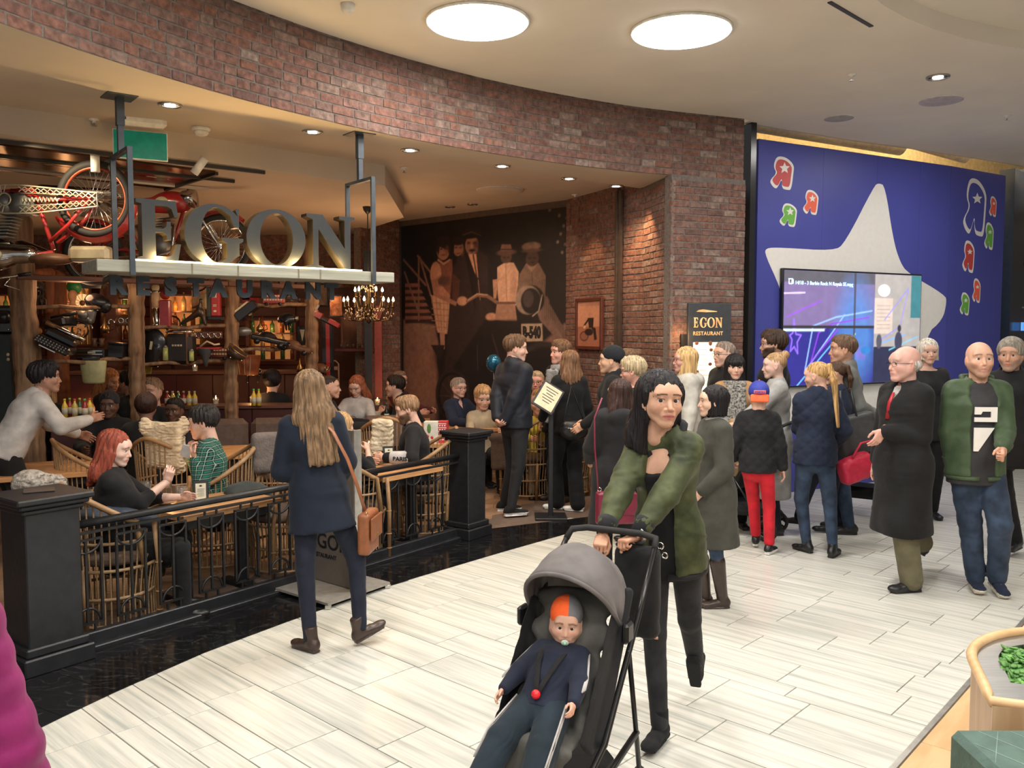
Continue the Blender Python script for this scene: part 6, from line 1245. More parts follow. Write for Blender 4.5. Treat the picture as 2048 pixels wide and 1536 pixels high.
counter(AT(130, 700, 11.3)[:2], AT(640, 700, 11.5)[:2], 1.35, .5, 'long dark red bar counter at the back of the restaurant', REDW, DKW)
# back wall dressing
for k in range(9):
    for j in range(3): q = MB(); q.box((0, 0, 0), (1.9, .05, .145), b=.008); o = q.obj('plank', DKW if (k + j) % 3 else mat('red_brown_plank', (.15, .045, .02), .55, sc=5, vec=(1, 6, 6)), bpy.data.objects['wall_left']); o.location = (-8.2 + j * 1.95 + (k % 2) * .2, 13.345, 1.28 + k * .15)
BTLM = [mat('bottle_glass_%d' % k, c, .12) for k, c in enumerate([(.45, .22, .05), (.05, .12, .04), (.5, .35, .15), (.22, .06, .02)])]
bp = []
for k in range(3): q = MB(); h = (.24, .2, .27)[k]; q.lathe([(.034, 0), (.034, h * .6), (.012, h * .78), (.012, h)], 10); bp.append([q.mesh('liquor_bottle', m_) for m_ in BTLM])
GLOW = mat('backlit_panel', (1, .48, .16), col2=(.9, .3, .08), sc=8, emit=.22)
def shelfunit(x, y0, y1, w_, d_, lb, nb, sid):
    p = AT(x, y1, d_); ztop = AT(x, y0, d_)[2]; t = thing('bottle_shelf', lb, 'shelf', (p[0], p[1], p[2])); H_ = ztop - p[2]; q = MB(); q.box((0, .16, H_ / 2), (w_, .02, H_)); q.obj('backlit_panel', GLOW, t)
    for s in (-1, 1): q = MB(); q.box((s * w_ / 2, .05, H_ / 2), (.03, .24, H_)); q.obj('side', DKW, t)
    ns = 3
    for k in range(ns + 1): q = MB(); q.box((0, .05, H_ * k / ns), (w_, .24, .02)); q.obj('shelf_board', DKW, t)
    for k in range(ns):
        for j in range(nb): b = link('liquor_bottle', bp[(j + k) % 3][(j * 2 + k + sid) % 4], None, (p[0] - w_ / 2 + .06 + (w_ - .12) * j / max(1, nb - 1), p[1] + .02, p[2] + H_ * k / ns + .01)); tag(b, ['amber', 'dark green', 'honey', 'brown'][(j * 2 + k + sid) % 4] + ' bottle, ' + ['first', 'second', 'third', 'fourth', 'fifth', 'sixth'][j] + ' from left, ' + ['bottom', 'middle', 'top'][k] + ' board, ' + lb, 'bottle', 'liquor bottles on the ' + lb)
    lamp('shelf_lamp', 'POINT', (p[0], p[1] - .1, p[2] + H_ * .7), 2, (1, .5, .2), .05)
shelfunit(150, 560, 690, .55, 12.3, 'backlit shelf left of the dark red pillar', 6, 0); shelfunit(250, 590, 680, .30, 12.3, 'narrow backlit shelf behind the knotty log', 3, 1); shelfunit(360, 590, 690, .75, 12.4, 'backlit shelf behind the glass pump', 6, 2); shelfunit(545, 640, 720, .7, 12.6, 'backlit shelf behind the model cars', 5, 3); shelfunit(30, 590, 700, .6, 12.4, 'backlit shelf at the far left', 5, 1)
# ---------------- memorabilia ----------------
BK = mat('black_enamel', (.012, .012, .014), .25, coat=.3); CHR = mat('chrome', (.62, .60, .56), .12, metal=1); RD = mat('red_enamel', (.33, .02, .02), .25, coat=.5); CRM = mat('cream_enamel', (.55, .48, .30), .4); BRN = mat('brown_leather', (.13, .055, .025), .5, bump=.2); GRNP = mat('green_enamel', (.04, .25, .08), .4); STLG = mat('grey_metal', (.25, .25, .24), .4, metal=.6)
def item(name, lb, cat, x, y, d_, rz=0, tilt=0):
    p = AT(x, y, d_); t = thing(name, lb, cat, p); t.rotation_euler = (0, R(tilt), rz); return t, p
def P_(t, name, mt, fn): q = MB(); fn(q); return q.obj(name, mt, t)
t, _ = item('typewriter', 'old black typewriter hanging tilted on the lower rail, left of the radio', 'typewriter', 112, 690, 8.6, .2, 28); P_(t, 'body', BK, lambda q: (q.box((0, 0, 0), (.34, .26, .09), b=.02), q.box((0, .06, .08), (.30, .12, .08), b=.02))); P_(t, 'carriage', CHR, lambda q: q.tube([(-.2, .08, .15), (.2, .08, .15)], .025, 10))
P_(t, 'keyboard', STLG, lambda q: [q.ball((-.14 + .03 * i, -.15 - .02 * j, .03 - .02 * j), .009, 6, 4) for i in range(10) for j in range(3)]); P_(t, 'space_bar', CHR, lambda q: q.box((0, -.22, -.035), (.16, .012, .01)))
t, _ = item('typewriter', 'second black typewriter higher on the rail beside the far left log', 'typewriter', 75, 735 - 60, 9.0, -.2, -10); P_(t, 'body', BK, lambda q: (q.box((.3, 0, .1), (.26, .22, .1), b=.02), q.tube([(.16, .06, .18), (.46, .06, .18)], .02, 8)))
t, _ = item('radio', 'black car radio box with chrome strips on the lower left rail', 'radio', 187, 708, 9.2); P_(t, 'case', BK, lambda q: q.box((0, 0, 0), (.30, .16, .12), b=.01)); P_(t, 'trim', CHR, lambda q: [q.box((0, -.083, z), (.27, .006, .008)) for z in (-.035, 0, .035)]); P_(t, 'dial', CRM, lambda q: q.box((.02, -.084, .018), (.08, .006, .02)))
t, _ = item('binoculars', 'pair of small brass opera glasses on the rail above the radio', 'binoculars', 196, 684, 9.2); P_(t, 'barrel', BRN, lambda q: [q.lathe([(.03, -.05), (.022, .0), (.03, .04)], 12, c=(s * .038, 0, 0)) for s in (-1, 1)]); P_(t, 'bridge', CHR, lambda q: q.box((0, 0, 0), (.05, .015, .03)))
t, _ = item('tin_box', 'plain black tin box at the right end of the lower left rail', 'box', 236, 702, 9.2, 0, 5); P_(t, 'box', BK, lambda q: q.box((0, 0, 0), (.16, .14, .14), b=.008)); P_(t, 'lid', BK, lambda q: q.box((0, 0, .08), (.168, .148, .02), b=.004))
t, _ = item('motor_part', 'black glossy engine casing with chrome gearbox on the upper left rail', 'engine', 188, 606, 9.1, 0, 15); P_(t, 'casing', BK, lambda q: (q.ball((.03, 0, .02), (.13, .1, .09), 16, 10), q.ball((.12, 0, .0), (.07, .06, .08), 12, 8))); P_(t, 'gearbox', STLG, lambda q: (q.box((-.02, -.04, -.14), (.16, .08, .15), b=.02), q.lathe([(.05, 0), (.05, .03)], 14, c=(-.04, -.08, -.14), axis=(0, -1, 0)), q.lathe([(.03, 0), (.03, .03)], 12, c=(.04, -.08, -.18), axis=(0, -1, 0)))); P_(t, 'hook', CHR, lambda q: q.torus((.02, -.03, -.27), .04, .008, 12, 5, axis=(0, 1, 0), a0=math.pi, a1=2 * math.pi))
t, _ = item('chrome_hook', 'chrome hook hanging right of the gearbox', 'hook', 223, 645, 9.1); P_(t, 'hook', CHR, lambda q: q.torus((0, 0, 0), .03, .008, 12, 6, axis=(0, 1, 0), a0=math.pi * .8, a1=2.1 * math.pi))
t, _ = item('bust', 'small tan bust figure left of the sun-shaped lamp', 'bust', 146, 603, 9.5); V, Q = sdf([ell_((0, 0, .06), (.05, .055, .07), .01), cap_((0, 0, .0), (0, 0, -.05), .03, .04, .02), ell_((0, 0, -.09), (.10, .05, .05), .03)], .012); link('figure', fastmesh('figure', V, Q, mat('tan_plaster', (.40, .22, .12), .6)), t)
t, _ = item('plate', 'green half-round enamel sign above the tan bust', 'plate', 149, 573, 9.6); P_(t, 'disc', GRNP, lambda q: q.lathe([(.085, 0), (.085, .01)], 24, axis=(0, -1, 0)))
t, _ = item('sun_lamp', 'cream fan-shaped lamp glowing right of the tan bust', 'lamp', 166, 606, 9.5); P_(t, 'shade', mat('fan_glow', (1, .62, .28), emit=.6), lambda q: q.lathe([(.10, 0), (.10, .01)], 24, axis=(0, -1, 0))); P_(t, 'spokes', CRM, lambda q: [q.bar((math.cos(a) * .03, -.014, math.sin(a) * .03), (math.cos(a) * .10, -.014, math.sin(a) * .10), .006) for a in np.arange(12) * math.pi / 6]); P_(t, 'hub', BRN, lambda q: q.lathe([(.03, 0), (.03, .02)], 16, axis=(0, -1, 0)))
t, _ = item('hanging_box', 'black tapered box lamp under the sign, left of the letter R', 'lamp', 187, 567, 9.4); P_(t, 'shade', BK, lambda q: q.prism([(-.10, -.055), (.10, -.055), (.14, .055), (-.14, .055)], -.05, .05, np.array([[1, 0, 0], [0, 0, -1], [0, 1, 0.]])))
t, _ = item('canister', 'pale yellow-green tapered canister hanging under the radio', 'canister', 187, 742, 9.0); P_(t, 'body', mat('pale_plastic', (.42, .40, .20), .5), lambda q: q.lathe([(.10, -.13), (.115, -.11), (.14, .10), (.13, .11)], 24, sy=.5)); P_(t, 'neck', BK, lambda q: q.box((-.02, 0, .13), (.16, .08, .04), b=.01))
t, _ = item('glass_pump', 'tall glass-topped petrol pump model left of the red pump', 'pump', 312, 612, 9.5); P_(t, 'base', CHR, lambda q: q.lathe([(.045, -.22), (.03, -.20), (.035, -.03), (.045, -.02)], 12)); P_(t, 'cylinder', mat('lit_glass', (.75, .5, .3), .1, alpha=.6), lambda q: q.lathe([(.045, -.02), (.045, .15)], 16)); P_(t, 'globe', CRM, lambda q: q.ball((0, 0, .20), (.045, .02, .045), 16, 10)); P_(t, 'cap', CHR, lambda q: q.lathe([(.05, .15), (.03, .17)], 14))
t, _ = item('petrol_pump', 'red petrol pump model with round red head, beside the glass pump', 'pump', 331, 620, 9.5); P_(t, 'body', RD, lambda q: q.box((0, 0, -.04), (.12, .08, .30), b=.012)); P_(t, 'head', RD, lambda q: q.lathe([(.05, 0), (.05, .03)], 20, c=(0, .015, .165), axis=(0, -1, 0)))
t, _ = item('petrol_pump', 'slim red petrol pump with white dial standing left of the middle log', 'pump', 432, 601, 9.7); P_(t, 'body', RD, lambda q: q.box((0, 0, 0), (.10, .08, .36), b=.012)); P_(t, 'side', mat('dark_green', (.03, .04, .03), .5), lambda q: q.box((-.075, .01, -.02), (.05, .08, .34), b=.01)); P_(t, 'dial', CRM, lambda q: q.box((-.0, -.042, .06), (.045, .006, .06), b=.004)); P_(t, 'small_sign', CRM, lambda q: (q.box((0, -.042, -.12), (.03, .006, .02)), q.box((0, -.042, -.05), (.04, .006, .008)), q.box((0, -.042, -.065), (.04, .006, .008)))); P_(t, 'foot', BK, lambda q: q.box((-.02, 0, -.20), (.20, .12, .04), b=.006))
t, _ = item('poster', 'brown and cream poster behind the slim red pump', 'poster', 404, 592, 11.0); P_(t, 'sheet', mat('poster_tan', (.42, .24, .14), .7), lambda q: q.box((0, 0, 0), (.26, .012, .34))); P_(t, 'circle_print', CRM, lambda q: q.lathe([(.09, 0), (.09, .004)], 20, c=(.04, -.007, -.06), axis=(0, -1, 0)))
t, _ = item('rider_figurine', 'dark metal figurine of a rider between the red pumps', 'figurine', 396, 625, 9.6); V, Q = sdf([cap_((-.18, 0, -.12), (-.02, 0, -.02), .02, .035, .02), ell_((.02, 0, .0), (.06, .04, .05), .02), cap_((.02, 0, .03), (.03, 0, .10), .03, .02, .02), ell_((.035, 0, .13), (.022, .022, .028), .01), cap_((.03, 0, .08), (-.06, 0, .05), .015, .012, .01), cap_((.05, 0, -.03), (.08, 0, -.13), .03, .02, .02)], .011); link('figure', fastmesh('figure', V, Q, mat('dark_bronze', (.05, .03, .02), .35, metal=.5)), t)
def bus(x, y, d_, lb, mt):
    t, _ = item('model_bus', lb, 'model bus', x, y, d_); P_(t, 'body', mt, lambda q: q.box((0, 0, 0), (.24, .08, .11), b=.01)); P_(t, 'windows', CRM, lambda q: [q.box((-.095 + .032 * i, -.042, z), (.022, .006, .02)) for i in range(7) for z in (-.01, .035)]); P_(t, 'wheel', BK, lambda q: [q.lathe([(.02, 0), (.02, .015)], 12, c=(s, -.035, -.06), axis=(0, -1, 0)) for s in (-.08, .08)])
bus(548, 598, 10.2, 'red double-decker model bus on the upper rail right of the middle log', RD); bus(437, 706, 9.8, 'small cream and red model bus on the lower rail left of the middle log', mat('dull_red', (.12, .03, .02), .4))
def mcar(x, y, d_, lb, mt, s=1.0, tl=0):
    t, _ = item('model_car', lb, 'model car', x, y, d_, .1, tl); V, Q = sdf([bx_((0, 0, 0), (.20 * s, .07 * s, .032 * s), .02, .02), ell_((-.03 * s, 0, .035 * s), (.09 * s, .055 * s, .05 * s), .03), ell_((.15 * s, 0, .0), (.07 * s, .06 * s, .035 * s), .02)], .011); link('body', fastmesh('body', V, Q, mt), t)
    for a_ in (-.12, .13): P_(t, 'wheel', BK, lambda q: q.lathe([(.034 * s, 0), (.034 * s, .02)], 14, c=(a_ * s, -.065 * s, -.035 * s), axis=(0, -1, 0)))
    P_(t, 'bumper', CHR, lambda q: q.tube([(.215 * s, -.06 * s, -.01), (.225 * s, 0, -.01), (.215 * s, .06 * s, -.01)], .006, 6))
mcar(540, 680, 10.2, 'dark open vintage model car on the lower rail right of the middle log', BK, 1.1, 12); mcar(590, 695, 10.4, 'long dark model car nose-down beside the rightmost log', BRN, 1.0, 15)
t, _ = item('red_letter', 'large red letter-shaped sign standing behind the sign board', 'sign', 496, 580, 10.6); P_(t, 'shape', RD, lambda q: (q.box((-.02, 0, .04), (.09, .04, .32)), q.box((.03, 0, -.13), (.19, .04, .07))))
t, _ = item('tool_case', 'black case hanging tilted right of the middle log', 'case', 494, 622, 9.9, 0, -38); P_(t, 'case', BK, lambda q: q.box((0, 0, 0), (.28, .12, .11), b=.012)); P_(t, 'papers', CRM, lambda q: q.box((-.02, 0, .07), (.2, .09, .02)))
t, _ = item('car_door', 'black car door part with number plate beside the knotty log', 'car part', 303, 690, 9.5, 0, 10); V, Q = sdf([ell_((0, 0, .02), (.16, .05, .17), .03), bx_((-.02, 0, -.12), (.13, .05, .12), .03, .04)], .013); link('panel', fastmesh('panel', V, Q, BK), t); P_(t, 'number_plate', CRM, lambda q: q.box((.02, -.06, .0), (.025, .006, .09)))
t, _ = item('trunk', 'dark leather trunk with chrome lid on the lower rail behind the boy', 'trunk', 362, 694, 9.6); P_(t, 'body', mat('black_hide', (.02, .015, .013), .5, bump=.2), lambda q: q.box((0, 0, -.02), (.30, .2, .34), b=.04)); P_(t, 'lid', CHR, lambda q: q.lathe([(.17, 0), (.15, .03), (.05, .04)], 20, c=(0, 0, .16), sy=.6)); P_(t, 'strap', BRN, lambda q: q.box((.10, 0, -.02), (.03, .205, .35), b=.01)); P_(t, 'lettering', CRM, lambda q: [q.box((-.05 + k * .03, -.103, .02), (.02, .004, .02)) for k in range(4)])
t, _ = item('lantern', 'yellow-glass lantern left of the dark leather trunk', 'lantern', 331, 706, 9.5); P_(t, 'glass', mat('olive_glass', (.30, .30, .10), .2, emit=.15), lambda q: q.lathe([(.028, -.08), (.028, .06)], 12)); P_(t, 'cap', STLG, lambda q: q.lathe([(.032, .06), (.01, .09)], 12))
t, _ = item('lantern', 'yellow-glass lantern right of the dark leather trunk', 'lantern', 383, 711, 9.5); P_(t, 'glass', mat('olive_glass'), lambda q: q.lathe([(.026, -.06), (.026, .05)], 12)); P_(t, 'cap', STLG, lambda q: q.lathe([(.030, .05), (.01, .075)], 12))
t, _ = item('horn', 'dark grey horn-shaped funnel hanging left of the middle log', 'horn', 411, 705, 9.6); P_(t, 'funnel', mat('slate_grey', (.06, .065, .07), .5), lambda q: q.lathe([(.015, -.16), (.03, -.08), (.085, .04), (.09, .05), (.075, .05)], 20))
t, _ = item('gauge_panel', 'row of round gauges on a board under the upper middle rail', 'gauges', 418, 670, 9.7); P_(t, 'board', DKW, lambda q: q.box((0, 0, 0), (.30, .03, .08), b=.01))
for k in range(4): P_(t, 'gauge', CHR, lambda q: q.torus((-.11 + k * .073, -.02, 0), .03, .006, 16, 5, axis=(0, 1, 0)))
t, _ = item('accordion', 'red and cream toy sledge below the gauges', 'toy', 418, 688, 9.6); P_(t, 'rail', CRM, lambda q: q.tube([(-.1, 0, -.03), (-.02, 0, .03), (.06, 0, -.01), (.12, 0, .0)], .012, 6)); P_(t, 'base', RD, lambda q: q.box((0, 0, -.05), (.26, .1, .03), b=.008))
t, _ = item('glass_bowl', 'smoked glass headlamp bowl hanging on the middle log', 'lamp', 474, 705, 9.75, 0, 40); P_(t, 'bowl', mat('smoked_glass', (.06, .04, .03), .1), lambda q: q.lathe([(.02, -.10), (.10, -.04), (.125, .03), (.115, .03)], 24)); P_(t, 'rim', mat('brass'), lambda q: q.torus((0, 0, .03), .122, .007, 28, 6))
t, _ = item('grey_drum', 'grey oval drum beside the middle log', 'drum', 487, 663, 10.1); P_(t, 'drum', STLG, lambda q: q.lathe([(.10, 0), (.10, .04)], 20, axis=(0, -1, 0), sy=.55))
t, _ = item('orange_crate', 'orange-brown drum with stripes under the model cars', 'drum', 496, 730, 10.6); P_(t, 'drum', mat('orange_paint', (.28, .08, .03), .5), lambda q: q.lathe([(.12, -.12), (.16, .12), (.15, .12)], 20)); P_(t, 'band', CRM, lambda q: [q.bar((s * .06, -.135, -.11), (s * .08, -.155, .11), .006) for s in (-1, 0, 1)])
t, _ = item('toy_plane', 'red and black toy plane hanging right of the rightmost log', 'toy', 650, 640, 10.6, 0, 28); P_(t, 'wing', RD, lambda q: (q.box((-.10, 0, .02), (.10, .10, .07)), q.box((.12, 0, .02), (.14, .10, .05)))); P_(t, 'body', BK, lambda q: (q.box((0, 0, 0), (.36, .06, .05), b=.015), q.box((-.15, 0, .06), (.03, .06, .14))))
t, _ = item('hanging_banner', 'narrow red banner hanging right of the rightmost log', 'banner', 656, 700, 11.4); P_(t, 'cloth', RD, lambda q: q.box((0, 0, 0), (.05, .02, .75))); P_(t, 'border', BK, lambda q: [q.box((s * .05, .0, 0), (.05, .015, .78)) for s in (-1, 1)])
t, _ = item('copper_panel', 'hammered copper panel glowing beside the chandelier', 'panel', 672, 612, 11.6); P_(t, 'sheet', mat('copper_sheet', (.75, .28, .12), .25, metal=.8, bump=1, bsc=14), lambda q: q.box((0, 0, 0), (.16, .02, .26))); P_(t, 'frame', BK, lambda q: (q.box((0, .01, .14), (.2, .03, .02)), q.box((0, .01, -.14), (.2, .03, .02))))
t, _ = item('dark_mirror', 'tall dark streaked mirror behind the chandelier', 'mirror', 715, 665, 12.4); P_(t, 'glass', mat('streaked_glass', (.16, .075, .045), .2, col2=(.06, .03, .02), sc=6, vec=(1, 1, .4), metal=.4), lambda q: q.box((0, 0, 0), (.42, .02, .55))); P_(t, 'frame', DKW, lambda q: [q.box((s * .22, 0, 0), (.03, .04, .6)) for s in (-1, 1)])
t, _ = item('wall_shelf', 'dark red wooden shelf with small glasses under the chandelier', 'shelf', 715, 700, 12.2); P_(t, 'board', REDW, lambda q: q.box((0, 0, 0), (.62, .2, .05), b=.01)); P_(t, 'bracket', REDW, lambda q: q.box((.27, .04, -.06), (.04, .14, .10)))
for k in range(6): g_, _ = item('shot_glass', 'small dark glass standing on the dark red shelf under the chandelier', 'glass', 683 + k * 12, 694, 12.15); g_['group'] = 'glasses on the dark red shelf'; P_(g_, 'glass', mat('smoked_glass'), lambda q: q.lathe([(.018, -.01), (.026, .045), (.022, .045)], 10))
t, _ = item('steel_column', 'thin black steel column below the chandelier', 'column', 737, 660, 11.9); P_(t, 'shaft', BK, lambda q: q.box((0, 0, -.2), (.10, .08, 2.6)))
t, _ = item('red_board', 'dark red upright board beside the brick pier', 'board', 757, 690, 12.1); P_(t, 'board', mat('red_board_paint', (.20, .03, .025), .5), lambda q: q.box((0, 0, -.1), (.10, .04, 1.3)))
t, _ = item('formal_vest', 'dark vest with cream front hanging beside the rightmost log', 'vest', 606, 675, 10.9); P_(t, 'vest', BK, lambda q: q.prism([(-.07, -.16), (.07, -.16), (.06, .14), (-.06, .14)], -.03, .03, np.array([[1, 0, 0], [0, 0, -1], [0, 1, 0.]]))); P_(t, 'shirt_front', CRM, lambda q: q.prism([(.0, -.05), (.03, .1), (-.03, .1)], -.04, -.03, np.array([[1, 0, 0], [0, 0, 1], [0, 1, 0.]])))
t, _ = item('mirror_chair', 'pale framed chair back on the rear wall above the red-haired girl', 'chair', 664, 745, 11.8); P_(t, 'frame', mat('dull_pine', (.22, .13, .09), .6), lambda q: (q.tube([(-.09, 0, -.2), (-.09, 0, .12), (-.05, 0, .16), (.05, 0, .16), (.09, 0, .12), (.09, 0, -.2)], .012, 6), q.box((0, 0, .06), (.16, .02, .05)), q.box((0, 0, -.1), (.16, .02, .03))))
t, _ = item('black_cabinet', 'dark green-black cabinet at the far left edge', 'cabinet', 10, 735, 9.0); P_(t, 'body', mat('green_black', (.015, .022, .02), .4), lambda q: q.box((-.05, 0, -.3), (.42, .3, 1.3), b=.01)); P_(t, 'gauge', CRM, lambda q: [q.ball((.13, -.16, z), (.018, .01, .018), 8, 6) for z in (.14, .09)])
t, _ = item('engine_block', 'black engine block stacked above the dark cabinet at the far left', 'engine', 15, 640, 9.0); P_(t, 'block', BK, lambda q: (q.box((0, 0, 0), (.26, .2, .3), b=.03), q.lathe([(.07, 0), (.07, .05)], 16, c=(.03, -.1, .03), axis=(0, -1, 0)))); P_(t, 'bolts', CHR, lambda q: [q.ball((-.08 + .05 * k, -.11, -.1 + .06 * (k % 3)), .01, 6, 4) for k in range(4)])
t, _ = item('bottle_cage', 'wire cage with a bottle between the two left logs', 'cage', 80, 610, 9.9); P_(t, 'wires', STLG, lambda q: [q.tube([(math.cos(a) * .07, math.sin(a) * .07, -.1), (math.cos(a) * .07, math.sin(a) * .07, .06), (0, 0, .12)], .003, 4) for a in np.arange(8) * math.pi / 4])
t, _ = item('yellow_vest', 'yellow cloth hanging right of the knotty log at bar height', 'cloth', 296, 732, 9.6); P_(t, 'cloth', mat('yellow_cloth', (.50, .40, .06), .8), lambda q: q.prism([(-.05, -.09), (.03, -.09), (.05, .02), (-.02, .09), (-.05, .08)], -.01, .01, np.array([[1, 0, 0], [0, 0, -1], [0, 1, 0.]])))
for k, (x, y, d_, lb) in enumerate([(70, 575, 9.4, 'dark leather helmet hanging beside the far left log top'), (250, 645, 9.4, 'dark leather helmet hanging left of the knotty log'), (505, 745, 10.7, 'dark leather helmet under the orange-brown drum'), (640, 740, 11.2, 'dark leather helmet low beside the red banner'), (575, 640, 10.5, 'dark leather helmet above the model cars')]):
    t, _ = item('leather_helmet', lb, 'helmet', x, y, d_, .4 * k); V, Q = sdf([ell_((0, 0, 0), (.10, .12, .09), .02), ell_((0, 0, -.04), (.08, .10, .09), .02, '-'), cap_((.09, 0, -.02), (.07, 0, -.12), .02, .012, .02), cap_((-.09, 0, -.02), (-.07, 0, -.12), .02, .012, .02)], .011); link('shell', fastmesh('shell', V, Q, BRN if k % 2 else BK), t); P_(t, 'goggles', CHR, lambda q: [q.torus((s * .035, -.115, .02), .025, .006, 14, 5, axis=(0, 1, 0)) for s in (-1, 1)])
for k, (x, y, d_, lb) in enumerate([(160, 660, 9.6, 'small spoked wheel hanging behind the left typewriter'), (345, 648, 9.9, 'small spoked wheel above the dark leather trunk'), (585, 600, 10.9, 'small spoked wheel left of the rightmost log'), (395, 560, 10.4, 'spoked wheel under the sign board, behind the letter T')]):
    t, _ = item('spoked_wheel', lb, 'wheel', x, y, d_); P_(t, 'rim', BK, lambda q: q.torus((0, 0, 0), .13 if k == 3 else .09, .010, 26, 6, axis=(0, 1, 0))); P_(t, 'spokes', CHR, lambda q: [q.tube([(0, 0, 0), (math.cos(a) * .088, 0, math.sin(a) * .088)], .002, 4) for a in np.arange(14) * .449])
for k, (x, y, d_, lb) in enumerate([(210, 655, 9.7, 'brass oil can on the back shelf above the binoculars'), (520, 655, 10.4, 'brass oil can right of the tilted black case'), (600, 735, 11.2, 'brass oil can low left of the rightmost log'), (75, 660, 9.5, 'brass oil can hanging between the left logs')]):
    t, _ = item('oil_can', lb, 'can', x, y, d_); P_(t, 'can', mat('brass'), lambda q: q.lathe([(.045, -.06), (.045, .0), (.01, .05), (.006, .12)], 14)); P_(t, 'handle', BK, lambda q: q.tube([(.04, 0, -.04), (.09, 0, -.02), (.08, 0, .03), (.02, 0, .03)], .006, 5))
for k, (x, y, lb) in enumerate([(95, 585, 'dark framed old photograph high between the left logs'), (240, 575, 'dark framed old photograph left of the knotty log'), (575, 575, 'dark framed old photograph left of the rightmost log'), (640, 590, 'dark framed old photograph right of the rightmost log')]):
    t, _ = item('small_picture', lb, 'picture', x, y, 12.2); P_(t, 'frame', BK, lambda q: q.box((0, 0, 0), (.26, .03, .34), b=.006)); P_(t, 'photo', mat('old_photo', (.24, .15, .10), .6, col2=(.05, .03, .02), sc=7), lambda q: q.box((0, -.017, 0), (.20, .006, .28)))
# track spots
for k, (x, y, d_, lb) in enumerate([(105, 335, 7.6, 'white track spotlight above the upturned motorcycle'), (306, 365, 8.2, 'white track spotlight between the left hanger and the red tank')]):
    p = AT(x, y - 14, d_); t = thing('track_spotlight', lb, 'spotlight', p); q = MB(); q.lathe([(.035, 0), (.035, .13)], 16, c=(0, 0, 0), axis=(-.25, .1, 1)); q.obj('housing', WHT, t); q = MB(); q.lathe([(.03, -.012), (.032, .002)], 16); q.obj('lens', EMS, t); q = MB(); q.tube([(-.02, 0, .12), (-.02, 0, ZI - p[2])], .008, 6); q.box((-.02, 0, ZI - p[2] - .01), (.08, .06, .02)); q.obj('bracket', WHT, t)
    lamp('track_lamp', 'SPOT', (p[0], p[1], p[2] - .02), 55, (1, .78, .5), .03, spot=70, target=(p[0] + (.3 if k == 0 else .2), p[1] - .2, p[2] - 1), blend=.6)
for (x, y, lb) in [(190, 340, 'white cylinder spotlight directly above the upturned wheel'), (410, 352, 'white tilted cylinder spotlight over the letter G')]:
    p = G(x, y - 25, ZI); t = thing('cylinder_spotlight', lb, 'spotlight', (p[0] * .97, p[1] * .97, ZI)); q = MB(); q.lathe([(.035, 0), (.035, -.16)], 18, axis=(0, 0, 1) if x < 200 else (.6, 0, .8)); q.obj('housing', WHT, t)
lamp('bike_spot', 'SPOT', (-3.75, 6.6, 3.3), 80, (1, .80, .5), .03, spot=75, target=(-3.6, 7.35, 2.9), blend=.7)
for q_, e_ in [((-4.5, 9.0, 2.3), 9), ((-2.8, 9.0, 2.3), 10), ((-5.8, 10.8, 2.2), 7), ((-3.6, 11.0, 2.2), 7), ((-1.6, 10.9, 2.5), 9)]: lamp('room_lamp', 'POINT', q_, e_, (1, .56, .30), .15)
for q_, t_ in [((-.6, 10.6, 3.5), (-.6, 12.1, 1.8)), ((.2, 9.9, 3.5), (.15, 11.5, 2.0))]: lamp('mural_spot', 'SPOT', q_, 55, (1, .76, .55), .05, spot=80, target=t_, blend=.8)
lamp('brick_spot', 'SPOT', (1.30, 9.45, 3.44), 60, (1, .55, .25), .03, spot=70, target=(1.47, 9.75, 1.8), blend=.6); lamp('brick_spot', 'SPOT', (.62, 10.3, 3.5), 45, (1, .6, .3), .03, spot=60, target=(1.0, 10.6, 1.7), blend=.7)
# ---------------- motorcycles ----------------
TYR = mat('tyre_rubber', (.014, .012, .011), .75); TAN = mat('tan_tyre', (.28, .20, .12), .7); RIMR = mat('red_rim', (.35, .06, .03), .3, metal=.5); GLD = mat('cream_print', (.5, .38, .14), .4)
def wheel(t, cx, cz, r_, rim, name='wheel', tm=TYR, ns=36):
    q = MB(); q.torus((cx, 0, cz), r_, .032, 40, 10, axis=(0, 1, 0)); w_ = q.obj(name, tm, t); q = MB(); q.torus((cx, 0, cz), r_ * .89, .014, 40, 6, axis=(0, 1, 0)); q.obj('rim', rim, w_); q = MB(); q.lathe([(.03, -.06), (.045, -.05), (.025, 0), (.045, .05), (.03, .06)], 14, c=(cx, 0, cz), axis=(0, 1, 0)); q.obj('hub', CHR, w_)
    q = MB()
    for k in range(ns): a = 2 * math.pi * k / ns; b = a + (.35 if k % 2 else -.35); y = .045 if k % 4 < 2 else -.045; q.tube([(cx + .035 * math.cos(b), y, cz + .035 * math.sin(b)), (cx + r_ * .88 * math.cos(a), 0, cz + r_ * .88 * math.sin(a))], .0022, 4, cap=False)
    o = q.obj('spokes', CHR, w_); o['kind'] = 'stuff'
